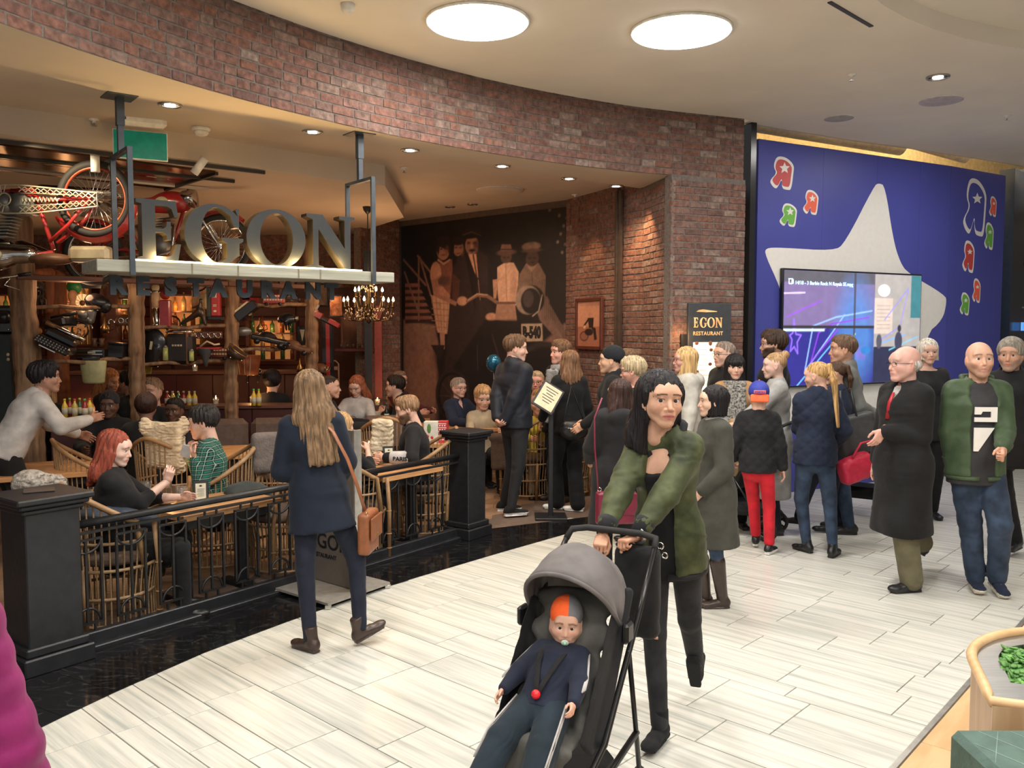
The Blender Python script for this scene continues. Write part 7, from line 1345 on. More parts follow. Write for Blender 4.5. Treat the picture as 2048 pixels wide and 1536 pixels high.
def moto(lb, loc, rot, paint, guard=False, tank_c=None):
    t = thing('motorcycle', lb, 'motorcycle', loc); t.rotation_euler = rot; W1, W2 = np.array([.66, .0]), np.array([-.66, .0])
    wheel(t, .66, 0, .29, RIMR if guard else CHR, tm=TYR); wheel(t, -.66, 0, .29, CHR)
    T_ = lambda q, P, r_=.016: q.tube([(p[0], p[1] if len(p) > 2 else 0, p[-1]) for p in P], r_, 8)
    for s in (-1, 1):
        P_(t, 'frame_tube', paint, lambda q: (T_(q, [(.66, s * .07, 0), (.30, s * .08, .02), (.0, s * .07, -.06)]), T_(q, [(.66, s * .07, 0), (.48, s * .09, .22), (.30, s * .06, .36)])))
        P_(t, 'fork', paint if guard else CHR, lambda q: T_(q, [(-.66, s * .07, 0), (-.50, s * .06, .30), (-.38, s * .06, .56)], .018)); P_(t, 'handlebar', CHR, lambda q: T_(q, [(-.38, 0, .60), (-.36, s * .18, .66), (-.24, s * .34, .62), (-.14, s * .36, .60)], .011)); P_(t, 'grip', BK, lambda q: T_(q, [(-.20, s * .35, .61), (-.10, s * .36, .595)], .017)); P_(t, 'brake_lever', CHR, lambda q: T_(q, [(-.24, s * .33, .61), (-.30, s * .3, .70), (-.20, s * .36, .74)], .006))
    P_(t, 'main_frame', paint, lambda q: (T_(q, [(.30, .44), (-.05, .50), (-.36, .50)], .02), T_(q, [(-.36, .50), (-.22, .15), (-.10, -.06), (.15, -.08)], .02), T_(q, [(.30, .42), (.22, .15), (.15, -.08)], .018)))
    V, Q = sdf([cap_((-.30, 0, .46), (.10, 0, .46), .10, .075, .03), ell_((-.18, 0, .48), (.18, .12, .11), .03)], .014); link('fuel_tank', fastmesh('fuel_tank', V, Q, CHR if guard else paint), t)
    for s in (-1, 1): P_(t, 'tank_badge', tank_c or CRM, lambda q: q.lathe([(.07, 0), (.065, .012)], 20, c=(-.14, s * .108, .47), axis=(0, s, 0), sy=.75))
    P_(t, 'seat', BRN, lambda q: q.ball((.28, 0, .50), (.19, .13, .05), 16, 8)); P_(t, 'engine_case', STLG, lambda q: (q.box((.0, 0, .05), (.30, .18, .18), b=.05), q.lathe([(.085, -.11), (.085, .11)], 20, c=(.08, 0, .05), axis=(0, 1, 0)), q.lathe([(.10, -.10), (.08, .10)], 20, c=(-.07, 0, .04), axis=(0, 1, 0))))
    q = MB()
    for k in range(7): q.box((-.06 - .012 * k, 0, .16 + .026 * k), (.15, .14, .011), b=.003)
    q.obj('cylinder_fins', STLG, t); ys = -1 if guard else 1; P_(t, 'exhaust', CHR, lambda q: (T_(q, [(-.13, .08 * ys, .28), (-.24, .1 * ys, .22), (-.20, .11 * ys, -.04), (.05, .12 * ys, -.10)], .022), q.tube([(.05, .12 * ys, -.10), (.15, .12 * ys, -.10), (.75, .13 * ys, -.06), (.82, .13 * ys, -.05)], [.02, .042, .042, .02], 12)))
    P_(t, 'headlight', CHR, lambda q: q.lathe([(.02, .16), (.08, .12), (.10, 0), (.09, -.01)], 22, c=(-.44, 0, .50), axis=(1, 0, 0)))
    for c_, a0, a1 in ((.66, .15, 2.7), (-.66, .5, 2.4)):
        q = MB(); n = 16; V = []; 
        for k in range(n):
            a = a0 + (a1 - a0) * k / (n - 1)
            for y, dr in ((-.06, -.02), (-.03, .015), (0, .025), (.03, .015), (.06, -.02)): V.append((c_ + (.345 + dr) * math.cos(a), y, (.345 + dr) * math.sin(a)))
        q.add(V, [(k * 5 + j, (k + 1) * 5 + j, (k + 1) * 5 + j + 1, k * 5 + j + 1) for k in range(n - 1) for j in range(4)], True); q.obj('fender', paint, t)
    P_(t, 'toolbox', mat('worn_brown_metal', (.20, .14, .08), .4, metal=.3, col2=(.38, .32, .22), sc=6), lambda q: q.box((.62, -.0, .46), (.34, .16, .13), b=.03))
    if guard:
        SIL = mat('nickel_plate', (.62, .55, .40), .3, metal=.7); y = .13; q = MB()
        O = [(.74, .06)] + [(.74, -.05)] + [(.1, -.115)] + [(-.02 + .115 * math.cos(a), .0 + .115 * math.sin(a)) for a in np.linspace(-1.6, -4.7, 14)] + [(.2, .115)]
        O3 = [(p[0], y, p[1] + .02) for p in O]; q.tube(O3, .008, 5, close=True); q.tube([(-.02 + .05 * math.cos(a), y, .02 + .05 * math.sin(a)) for a in np.linspace(0, 6.28, 16, endpoint=False)], .007, 5, close=True)
        for k in range(12):
            x0 = .10 + k * .052; z0, z1_ = .13 - k * .0055, -.08 + k * .005
            q.bar((x0, y, z0), (x0 + .052, y, z0 - .045), .006, .006); q.bar((x0 + .052, y, z0 - .003), (x0, y, z0 - .045), .006, .006); q.bar((x0, y, z1_), (x0 + .052, y, z1_ + .04), .006, .006); q.bar((x0 + .052, y, z1_), (x0, y, z1_ + .04), .006, .006)
        for k in range(9): a = 1.6 + k * .38; q.bar((-.02 + .05 * math.cos(a), y, .02 + .05 * math.sin(a)), (-.02 + .115 * math.cos(a + .2), y, .02 + .115 * math.sin(a + .2)), .007, .006)
        q.tube([(.10, y, .075), (.62, y, .055)], .005, 4); q.tube([(.10, y, -.03), (.62, y, -.01)], .005, 4); q.obj('pierced_chain_guard', SIL, t)
        q = MB(); q.tube([(.12 + .30 * k / 40, y, .025 + .022 * math.sin(k * 1.5)) for k in range(41)], .006, 4); q.obj('script_lettering', SIL, t)
    return t
p = AT(190, 398, 7.25); moto('red motorcycle hung upside down with pierced chain guard at upper left', (p[0] - .66, p[1], p[2]), (math.pi, 0, 0), RD, True)
p = AT(430, 495, 8.9); moto('second red motorcycle standing behind the letters E and G', (p[0] - .62, p[1] + .05, p[2] - .02), (0, R(4), math.pi), RD)
# lower-left chrome fork of the upturned bike
t, _ = item('chrome_headlamp', 'long polished chrome lamp shell hanging at the left edge above the log', 'lamp', 70, 505, 7.6, 0, 22); P_(t, 'shell', CHR, lambda q: q.tube([(-.24, 0, -.0), (-.12, 0, .0), (.1, 0, .0), (.2, 0, 0)], [.03, .07, .065, .03], 16)); P_(t, 'fork_legs', CHR, lambda q: [q.tube([(-.5, s * .05, -.12), (-.2, s * .05, 0)], .016, 8) for s in (-1, 1)]); P_(t, 'brackets', BK, lambda q: (q.box((-.3, 0, -.02), (.1, .1, .05), b=.01), q.lathe([(.04, 0), (.04, .05)], 12, c=(-.25, -.05, -.12), axis=(0, -1, 0))))
# ---------------- people ----------------
NAVY = cloth('navy', (.015, .022, .045)); BLK = cloth('black', (.010, .010, .011)); BLK2 = cloth('soft_black', (.016, .016, .018)); CHAR = cloth('charcoal', (.035, .035, .038)); OLV = cloth('olive', (.026, .034, .014), var=.3, rough=.55, col2=(.075, .088, .036)); OLV2 = cloth('green_bomber', (.050, .080, .040), rough=.55); OCOAT = cloth('olive_coat', (.055, .055, .045))
LGREY = cloth('light_grey', (.33, .33, .32)); GREYK = cloth('grey_knit', (.13, .135, .13)); WHP = cloth('white_parka', (.46, .445, .40), bump=.9); JEAN = cloth('jeans', (.030, .048, .085), var=.35); JEAN2 = cloth('blue_jeans', (.045, .075, .13), var=.4); DJEAN = cloth('dark_jeans', (.014, .017, .030)); REDC = cloth('red_trousers', (.52, .018, .03)); TANC = cloth('tan_coat', (.34, .20, .09)); KHK = cloth('khaki', (.13, .115, .07)); WSH = cloth('white_shirt', (.44, .42, .41)); BEIGE = cloth('beige', (.34, .28, .2)); MAG = cloth('magenta', (.20, .012, .095), rough=.6)
DENIMB = cloth('navy_blouse', (.011, .016, .029), bump=.3); YEL = cloth('yellow', (.6, .5, .08)); BURG = mat('burgundy_leather', (.17, .012, .035), .42, bump=.1, bsc=80); TANL = mat('tan_leather', (.24, .08, .03), .4, bump=.12, bsc=80); BRB = mat('brown_boot', (.045, .028, .022), .35, bump=.15, bsc=60); SUED = mat('black_suede', (.008, .008, .009), .95)
PLAID = bpy.data.materials.new('green_plaid'); PLAID.use_nodes = True; nt, bs = parts_of(PLAID); tc = nd(nt, 'ShaderNodeTexCoord'); sp = nd(nt, 'ShaderNodeSeparateXYZ'); L(nt, tc.outputs['Object'], sp.inputs[0])
def wv(o, f_, th_, src=None):
    a = nd(nt, 'ShaderNodeMath', operation='MULTIPLY'); a.inputs[1].default_value = f_; L(nt, sp.outputs[o] if src is None else src, a.inputs[0]); b = nd(nt, 'ShaderNodeMath', operation='SINE'); L(nt, a.outputs[0], b.inputs[0]); c = nd(nt, 'ShaderNodeMath', operation='GREATER_THAN'); c.inputs[1].default_value = th_; L(nt, b.outputs[0], c.inputs[0]); return c.outputs[0]
def mx_(a, b, f_): m_ = nd(nt, 'ShaderNodeMix', data_type='RGBA'); m_.inputs[7].default_value = (*b, 1); L(nt, f_, m_.inputs[0]); (L(nt, a, m_.inputs[6]) if not isinstance(a, tuple) else setattr(m_.inputs[6], 'default_value', (*a, 1))); return m_.outputs[2]
xy = nd(nt, 'ShaderNodeMath', operation='ADD'); L(nt, sp.outputs[0], xy.inputs[0]); L(nt, sp.outputs[1], xy.inputs[1])
c_ = mx_((.01, .13, .09), (.012, .022, .022), wv(2, 190, .0)); c_ = mx_(c_, (.008, .018, .018), wv(0, 190, .1, xy.outputs[0])); c_ = mx_(c_, (.25, .42, .33), wv(2, 190, .95)); c_ = mx_(c_, (.25, .42, .33), wv(0, 190, .95, xy.outputs[0])); L(nt, c_, bs.inputs['Base Color']); bs.inputs['Roughness'].default_value = .85
MRL = cloth('grey_scarf', (.30, .31, .32), bump=1, bsc=60); MOTT = mat('mottled_scarf', (.04, .04, .04), .9, col2=(.42, .40, .36), sc=60, bump=.8)
FAIR = (.62, .38, .29); TAN_ = (.50, .28, .19); MID = (.56, .33, .24); DARK = (.11, .055, .035); PALE = (.66, .44, .36)
def strap(inf, pts, w_, mt, name='strap', par=None, th_=.004):
    q = MB(); P = np.array(pts) * inf['s']; q.tube(P, w_, 8, flat=.25); return q.obj(name, mt, par or inf['root'])
def rb(c, h, r_=.01, M=None): return bx_(c, h, r_, .01, M=M)
# hero: woman with stroller
hero = person('woman in olive green bomber jacket and ripped black jeans pushing the grey stroller', 1330, 3.87, None, 208, 'f', H=1.70, foot=(.74, 3.99), lean=9, roll=1, build=.93, res=.010, hres=.0032, skin=(.55, .315, .215), lip=(.40, .10, .10), iris=(.05, .025, .015), look=(.30, 0), head=(-40, -2, -3), headk=1.10, open_=.25,
    wh=((1266, 1080, 3.62), (1205, 1072, 3.68)), hk=('grip', 'grip'), palm=((0, .3, -1), (0, .3, -1)), hdir=((.45, .9, -.15), (-.2, .9, -.35)), epole=((-.55, -.75, -.8), (.6, -.8, -.7)),
    wf=((1390, 1405, 200, .10, -55), (1312, 1497, 212)), top=dict(mat=OLV, rib=BLK2, t=.024, ts=.016, hem=-.14, open=.062, wr=.011, wf=28, res=.009, slv=.010, cuff=.07), inner=dict(mat=BLK, t=.004, sl=0, low=.36, hem=-.18, name='top'), bottom=dict(mat=cloth('washed_black', (.020, .020, .022), var=.4), t=.004, wr=.003), shoes=dict(mat=SUED, boot=.07, kind='heel'),
    hair=dict(st='long', sides=0, col=(.010, .008, .010), len=.08, vol=.004, by=-.09, res=.005))
q = MB(); q.tube([hero['leg'][1][1] * hero['s'] + np.array([x, .055 + .0 * x, .01 + .012 * math.sin(x * 60)]) for x in np.linspace(-.035, .035, 9)], .007, 6); q.obj('knee_rip', mat('skin_patch', (.50, .27, .18), .5), hero['root'])
w_, M3 = hero['hands'][0]; q = MB(); q.tube([(w_ - M3[:, 1] * .02 + (M3[:, 0] * math.cos(a) + M3[:, 2] * math.sin(a)) * .034) * hero['s'] for a in np.linspace(0, 6.28, 16, endpoint=False)], .011, 6, close=True); q.obj('watch', mat('watch_steel', (.5, .5, .52), .25, metal=.8), hero['root'])
# woman seen from behind, with tan shoulder bag
bw_ = person('long-haired woman in navy blouse seen from behind with a tan shoulder bag', 640, 5.15, None, -12, 'f', H=1.66, foot=(-1.17, 5.15), roll=-5, lean=3, res=.012, skin=FAIR, head=(-12, 8, -6), pel=(.0, 0, .95), hands=((-.12, .26, 1.02), (.14, .28, 1.0)), hk=('hold', 'hold'), epole=((-.5, -.5, -1), (.5, -.5, -1)),
    wf=((612, 1300, -55), (732, 1288, 55, .035, -20)), top=dict(mat=DENIMB, t=.022, hem=-.22, flare=.035, wide=1, wr=.006, name='blouse', slv=.012), bottom=dict(mat=DJEAN, t=.002, ank=.004), shoes=dict(mat=BRB, boot=.07), hair=dict(st='long', len=.36, col=(.19, .115, .060), by=-.13, res=.006, vol=.002))
s_ = bw_['s']; T_ = bw_['T']; strap(bw_, [T_(.05, -.06, .50), T_(.13, -.125, .40), T_(.20, -.15, .22), T_(.25, -.14, .02), T_(.275, -.11, -.12)], .017, TANL, 'bag_strap'); strap(bw_, [T_(.05, -.06, .50), T_(.10, .0, .52), T_(.15, .13, .38), T_(.25, .12, .0), T_(.275, -.05, -.12)], .013, TANL, 'bag_strap')
bg = thing('shoulder_bag', 'tan leather shoulder bag hanging at the hip of the woman in navy', 'bag', tuple(loc2w(bw_, T_(.285, -.06, -.26))), R(84)); V, Q = sdf([bx_((0, 0, 0), (.12, .038, .125), .02, .01)], .009, wrinkle(.001, 30, 1)); link('body', fastmesh('body', V, Q, TANL), bg); q = MB(); q.box((0, -.05, .03), (.235, .012, .14), b=.006); q.obj('flap', TANL, bg); q = MB(); q.torus((0, -.058, -.02), .012, .003, 12, 5, axis=(0, 1, 0)); q.torus((-.1, -.02, .125), .014, .003, 12, 5, axis=(0, 1, 0)); q.obj('buckle', mat('brass'), bg)
# magenta jacket at the left edge
person('person in magenta down jacket cut off at the left edge', 0, 1.62, None, 5, 'f', H=1.68, foot=(-1.205, 1.62), res=.012, skin=FAIR, top=dict(mat=MAG, t=.045, puff=.007, hem=-.12, res=.010, wr=.004), bottom=dict(mat=BLK), shoes=dict(mat=BLACKL), hair=dict(st='long', col=(.1, .06, .03)), hands=((-.27, .05, .82), (.25, .08, .83)))
# bald man in green bomber
bald = person('bald man in green bomber jacket and blue jeans walking at the right edge', 1965, 6.05, 683, 186, 'm', foot=(3.33, 6.12), res=.012, hres=.0045, skin=(.60, .35, .25), lip=(.45, .2, .17), beard=(np.array((.22, .12, .08)), .55), iris=(.10, .12, .12), head=(6, -6, 0), open_=.6, wh=((2006, 902, 5.80), (1903, 975, 6.15)), hk=('fist', 'relax'), epole=((-.6, -.9, -.6), (1, -.6, -.3)), wf=((1998, 1190, 188, .03, 12), (1953, 1182, 195)),
    top=dict(mat=OLV2, rib=OLV2, t=.026, cuff=.06, hem=-.12, open=.075, wr=.008, res=.012), inner=dict(mat=CHAR, t=.014, sl=.5, hem=-.18, name='t_shirt'), bottom=dict(mat=JEAN, t=.012, knee=.008, ank=.014, wr=.009), shoes=dict(mat=NAVY, sole=mat('cream_rubber', (.6, .55, .45), .5), sz=.032, lace=1), hair=None)
T_ = bald['T']; q = MB(); q.X = X4(None); pr = lambda P, y: [(p[0], p[1]) for p in P]; Mf = bald['Rt'] @ np.array([[-1, 0, 0], [0, 0, 1], [0, 1, 0.]])
for poly in ([(-.07, .36), (.075, .36), (.075, .33), (-.07, .33)], [(.035, .33), (.075, .33), (.075, .26), (.035, .26)], [(-.07, .29), (.035, .29), (.035, .26), (-.07, .26)], [(-.07, .22), (.06, .22), (-.04, .06), (-.07, .06)], [(-.07, .33), (-.02, .33), (-.03, .31), (-.07, .31)]): q.prism(poly, .128, .138, Mf, T_(0, 0, 0))
q.v = [v * bald['s'] for v in q.v]; q.obj('shirt_print', mat('print_white'), bald['root']); q = MB()
# old man in black coat
old = person('elderly bald man with glasses in a long black overcoat and red tie', 1815, 6.25, 692, -108, 'm', foot=(2.87, 6.25), res=.013, hres=.0045, skin=(.62, .36, .30), lip=(.5, .25, .22), iris=(.1, .12, .15), head=(8, 0, 0), fat=1, wh=((1766, 862, 6.15), None), hands=((-.2, .2, .9), (.26, .02, .80)), hk=('relax', 'relax'), hdir=((.2, .5, -.9), None), wf=((1812, 1184, -100), (1838, 1140, -75, .06, -30)),
    top=dict(mat=BLK, t=.030, coat=.40, fx=.23, fy=.20, vneck=.14, wr=.006, name='overcoat', collar=.0), inner=dict(mat=WSH, t=.010, sl=0, name='shirt', collar=.02), bottom=dict(mat=KHK, t=.022, knee=.01, ank=.02), shoes=dict(mat=BLACKL), glasses=FRAMEG, hair=dict(st='fringe', col=(.50, .47, .44)))
T_ = old['T']; q = MB(); q.tube([T_(0, .10, .47) * old['s'], T_(0, .135, .40) * old['s'], T_(0, .15, .28) * old['s']], [.014, .018, .022], 8, flat=.4); q.obj('tie', mat('red_tie', (.35, .01, .02), .5), old['root'])
# bob-haired woman in olive coat
bob = person('woman with black bob in long olive-grey coat and brown knee boots', 1425, 5.75, 770, -98, 'f', res=.012, hres=.0042, skin=(.66, .43, .32), lip=(.55, .22, .2), foot=(1.36, 5.75), head=(6, 0, 0), hands=((-.16, .16, .95), (.2, .1, .85)), wf=((1432, 1216, -92), (1400, 1212, -112)), top=dict(mat=OCOAT, t=.028, coat=.52, fx=.25, fy=.22, name='coat', neck=.03, hood=0), inner=dict(mat=LGREY, t=.024, sl=0, collar=.02, name='grey_collar'), bottom=dict(mat=JEAN2, t=0), shoes=dict(mat=BRB, boot=.06, shaft=.72), hair=dict(st='bob', len=.10, col=(.012, .009, .008)))
# boy with cap
BJ = person('boy in backwards blue and orange cap, black jacket and red trousers', 1525, 7.25, 772, 12, 'm', foot=(2.10, 7.28), kid=1, headk=1.14, build=.95, res=.013, skin=FAIR, hands=((-.24, .14, .95), (.27, .0, .82)), wf=((1512, 1092, 20, .03, -18), (1541, 1106, 38)), top=dict(mat=BLK2, quilt=1, t=.030, hem=-.10, name='jacket'), bottom=dict(mat=REDC, t=.010, ank=.008, cut=.10), shoes=dict(mat=BLACKL, sole=WHITES, sz=.034), hair=dict(st='short', col=(.2, .12, .06)))
CB = mat('cap_blue', (.03, .045, .33), .7, bump=.2, bsc=80); CO = mat('cap_orange', (.85, .13, .035), .65, bump=.2, bsc=80)
cp = BJ['hadd']([ell_((0, -.022, .055), (.090, .112, .096), .01), bx_((0, 0, -.10), (.3, .3, .12), .01, .005, '-', M=np.array(Matrix.Rotation(R(-4), 3, 'X')))], 'cap', CB, .006); BJ['hadd']([bx_((0, -.128, .0), (.078, .012, .036), .012, .005, M=np.array(Matrix.Rotation(R(-18), 3, 'X')))], 'brim', CO, .006, par=cp); BJ['hadd']([bx_((0, -.134, .055), (.052, .006, .016), .004, .003)], 'patch', mat('patch_pink', (.62, .13, .14), .6), .005, par=cp); BJ['hadd']([ell_((0, -.02, .153), (.010, .010, .006), .003)], 'button', CO, .005, par=cp)
Mh = BJ['Rh'] * BJ['hk'] * BJ['s']; cpos = (BJ['Hc'] + BJ['Rh'] @ np.array([-.043, -.1405, .047]) * BJ['hk']) * BJ['s']
glyphs('KNICKS', .024, CB, cp, [[Mh[0][0], Mh[0][2], -Mh[0][1], cpos[0]], [Mh[1][0], Mh[1][2], -Mh[1][1], cpos[1]], [Mh[2][0], Mh[2][2], -Mh[2][1], cpos[2]], [0, 0, 0, 1]], .0005, .0008, 'cap_lettering')
# ponytail girl
person('blonde girl with long ponytail in navy quilted jacket and jeans, seen from behind', 1637, 7.2, 726, 2, 'f', foot=(2.57, 7.22), kid=1, headk=1.06, build=1.0, res=.012, skin=FAIR, head=(-52, 8, 0), hands=((-.02, .22, 1.35), (.22, .16, .98)), hk=('hold', 'relax'), wf=((1606, 1102, -28), (1668, 1112, 38)), top=dict(mat=NAVY, quilt=1, t=.026, hem=-.12, name='quilted_jacket', collar=.02), bottom=dict(mat=JEAN, t=.006), shoes=dict(mat=BLACKL, boot=.03), hair=dict(st='pony', col=(.50, .30, .12), len=.52, tz=.08, res=.006))
# young woman with bun, grey coat
person('young blonde woman with hair bun in pale grey coat behind the boy with the cap', 1552, 7.95, 706, -82, 'f', res=.013, skin=PALE, head=(4, 4, 0), headk=1.04, wh=((1470, 850, 7.75), (1478, 852, 8.0)), hk=('grip', 'grip'), top=dict(mat=LGREY, t=.028, coat=.36, fx=.22, fy=.19, name='coat'), bottom=dict(mat=DJEAN), shoes=dict(mat=BLACKL), hair=dict(st='bun', col=(.42, .26, .13)))
fr_ = person('woman with black fringe, mottled scarf and tan coat facing us', 1470, 8.15, 710, 186, 'f', skin=FAIR, headk=1.03, res=.014, top=dict(mat=TANC, t=.026, coat=.5, open=.07, name='coat'), inner=dict(mat=BLK, t=.012, sl=.5, name='top'), bottom=dict(mat=BLK), shoes=dict(mat=BLACKL), hair=dict(st='bob', len=.15, col=(.012, .009, .010), bangs=1, vol=.004), wh=(None, (1478, 852, 7.95)))
def scarf(inf, mt, long_=.35, thick=.04, side=1):
    T = inf['T']; pr = [cap_(T(math.cos(a) * .085, math.sin(a) * .085 - .01, .505), T(math.cos(a + .5) * .085, math.sin(a + .5) * .085 - .01, .505), thick, thick, .02) for a in np.arange(0, 6.2, .5)]
    pr += [ec_(T(side * .05, .12, .47), T(side * .06, .155, .47 - long_), (.05, .022), (.055, .018), inf['Rt'][:, 0], inf['Rt'][:, 1], .02), ec_(T(-side * .05, .12, .47), T(-side * .05, .155, .47 - long_ * .8), (.045, .022), (.05, .018), inf['Rt'][:, 0], inf['Rt'][:, 1], .02)]
    V, Q = sdf(pr, .009, wrinkle(.006, 40, 2)); link('scarf', fastmesh('scarf', V * inf['s'], Q, mt), inf['root'])
scarf(fr_, MOTT, .42)
person('grey-haired man with thin glasses in a black jacket before the lit menu board', 1450, 8.75, 684, -112, 'm', skin=FAIR, fat=1, res=.015, top=dict(mat=BLK, t=.028, hem=-.15, collar=.02), bottom=dict(mat=DJEAN), shoes=dict(mat=BLACKL), hair=dict(st='short', col=(.26, .20, .16), vol=-.002), glasses=FRAMEG)
person('tall dark-bearded man with glasses in a black coat beside the blue hoarding', 1548, 8.6, 662, -84, 'm', skin=MID, beard=(np.array((.03, .018, .012)), .95), res=.014, top=dict(mat=BLK, t=.028, hem=-.2, collar=.04), bottom=dict(mat=BLK), shoes=dict(mat=BLACKL), hair=dict(st='short', col=(.05, .028, .018), vol=.012), glasses=FRAMEG)
person('brown-haired man in grey zip sweater reaching for the stroller behind him', 1698, 8.0, 671, -76, 'm', skin=TAN_, head=(-6, 0, 0), lean=4, res=.013, hres=.0045, wh=((1757, 832, 7.9), None), hk=('grip', 'relax'), epole=((0, -.4, -1), (1, -.5, -.3)), top=dict(mat=GREYK, t=.024, hem=-.14, collar=.03, vneck=.05, name='sweater'), inner=dict(mat=WSH, t=.010, sl=0, name='t_shirt'), bottom=dict(mat=JEAN), shoes=dict(mat=BLACKL), hair=dict(st='short', col=(.13, .075, .045), vol=.002))
person('girl with brown ponytail in dark navy top carrying the large dark tote', 1672, 7.75, 722, -28, 'f', kid=1, skin=MID, head=(-42, 4, 0), res=.014, top=dict(mat=NAVY, t=.022, hem=-.12, collar=.01, name='top'), bottom=dict(mat=DJEAN), shoes=dict(mat=BLACKL, boot=.05), hair=dict(st='pony', col=(.07, .035, .02), len=.24, tz=.07), hands=((-.2, .2, .9), (.3, .0, .85)), wf=((1585, 1060, -60), (1650, 1065, -70)))
p = AT(1712, 868, 7.45); t = thing('tote_bag', 'large dark grey tote bag left of the elderly man in the overcoat', 'bag', p, .1); V, Q = sdf([bx_((0, 0, 0), (.17, .06, .17), .02, .02, M=np.array(Matrix.Rotation(R(-14), 3, 'Y')))], .011, wrinkle(.003, 20, 4)); link('body', fastmesh('body', V, Q, mat('charcoal_leather', (.045, .047, .05), .55, bump=.1)), t)
q = MB(); q.tube([(-.16, -.05, .10), (-.17, -.03, .38), (-.07, -.02, .40), (-.02, -.05, .14)], .010, 6); q.obj('handle', mat('charcoal_leather'), t)
person('white-haired woman in black top facing us behind the elderly man', 1855, 8.6, 678, 188, 'f', skin=FAIR, res=.014, top=dict(mat=BLK2, t=.016, hem=-.18, wide=1, name='top'), bottom=dict(mat=BLK), shoes=dict(mat=BLACKL), hair=dict(st='bob', len=.07, col=(.62, .58, .50), vol=.004), hands=((-.24, .1, .85), (.24, .1, .85)))
person('grey curly-haired man in dark jacket behind the bald man', 2022, 7.0, 678, -140, 'm', skin=TAN_, beard=(np.array((.2, .18, .16)), .5), res=.014, top=dict(mat=BLK, t=.03, hem=-.2, collar=.03), bottom=dict(mat=BLK), shoes=dict(mat=BLACKL), hair=dict(st='curly', col=(.26, .23, .19)), wf=((1930, 1055, -95, 0, 0), (2030, 1110, -130)))
# group at the mural
tall = person('tall man in dark jacket with hands clasped behind his back, before the mural', 1035, 8.85, 671, 48, 'm', foot=(.03, 8.85), skin=FAIR, head=(42, 4, 0), smile=1, res=.012, hres=.0045, hands=((-.03, -.21, .93), (.04, -.19, .90)), hk=('hold', 'hold'), epole=((-1, -.6, .1), (1, -.6, .1)), hdir=((.8, -.1, -.3), (-.8, -.1, -.3)), wf=((1016, 1022, 80), (1030, 1034, 70)), top=dict(mat=cloth('ink', (.014, .016, .024), rough=.6), t=.028, hem=-.10, collar=.03, wr=.007), bottom=dict(mat=BLK2, t=.008), shoes=dict(mat=BLK, sole=WHITES, sz=.034), hair=dict(st='short', col=(.12, .065, .035), vol=.006))
lg = person('laughing man with grey scarf facing the tall man in the dark jacket', 1122, 9.5, 681, -128, 'm', skin=(.66, .36, .28), smile=1.6, open_=.8, head=(10, 0, -4), res=.014, top=dict(mat=BLK, t=.026, coat=.75, fx=.2, fy=.17, name='coat', open=.05), inner=dict(mat=BLK2, t=.01, sl=0, name='sweater'), bottom=dict(mat=BLK2), shoes=dict(mat=BRB), hair=dict(st='short', col=(.15, .08, .045), vol=.008)); scarf(lg, MRL, .55, .035)
lw = person('woman with long light-brown hair in black vest and wide black trousers', 1142, 8.95, 700, -18, 'f', foot=(.60, 9.0), skin=FAIR, head=(-15, 0, 0), res=.012, hands=((-.25, .18, .98), (.24, .1, .9)), wf=((1108, 1018, -75), (1148, 1022, -70)), top=dict(mat=BLK, t=.022, hem=-.10, wr=.006), bottom=dict(mat=BLK, t=.012, ank=.035, knee=.012, wr=.007), shoes=dict(mat=WHITES), hair=dict(st='long', len=.14, col=(.20, .105, .055)))
p = AT(1148, 862, 8.7); t = thing('handbag', 'black shiny handbag at the hip of the long-haired woman in black', 'bag', p, .2); V, Q = sdf([ell_((0, 0, 0), (.15, .07, .10), .02), bx_((0, 0, .03), (.13, .05, .07), .03, .02)], .011, wrinkle(.004, 40, 4)); link('body', fastmesh('body', V, Q, BLACKL), t); q = MB(); q.tube([(-.13, -.02, .05), (-.02, .04, .45), (.12, 0, .05)], .008, 6); q.obj('strap', BLACKL, t)
q = MB(); q.tube([(-.12, -.06, .04), (0, -.08, .03), (.12, -.06, .05)], .005, 5); q.obj('zip', CHR, t)
person('young man in black beanie and black coat in profile beside the pillar', 1224, 8.25, 695, -84, 'm', skin=(.56, .34, .23), res=.013, top=dict(mat=BLK, t=.024, hem=-.25, collar=.035), bottom=dict(mat=BLK), shoes=dict(mat=BLACKL), hair=dict(st='short', col=(.02, .013, .01), beanie=cloth('beanie_black', (.012, .014, .018), bump=1)), hands=((-.16, .28, 1.0), (.2, .25, 1.0)))
person('man half hidden behind the beanie, only brown hair showing', 1258, 9.15, 699, -60, 'm', skin=FAIR, res=.018, top=dict(mat=BLK2, t=.02), bottom=dict(mat=BLK), shoes=dict(mat=BLACKL), hair=dict(st='short', col=(.13, .08, .05), vol=.004))
sb_ = person('short-haired blonde woman with dark glasses and red bag strap', 1268, 7.5, 715, -78, 'f', skin=(.62, .34, .27), res=.013, top=dict(mat=BLK, t=.018, hem=-.2, name='top', wide=1), bottom=dict(mat=BLK), shoes=dict(mat=BLACKL), hair=dict(st='short', col=(.42, .33, .20), vol=.014), glasses=FRAMEG, head=(2, 4, 0)); T_ = sb_['T']; strap(sb_, [T_(-.10, -.02, .50), T_(-.12, -.12, .40), T_(-.05, -.14, .2), T_(.1, -.14, 0)], .014, mat('strap_red', (.55, .05, .02), .5), 'bag_strap')
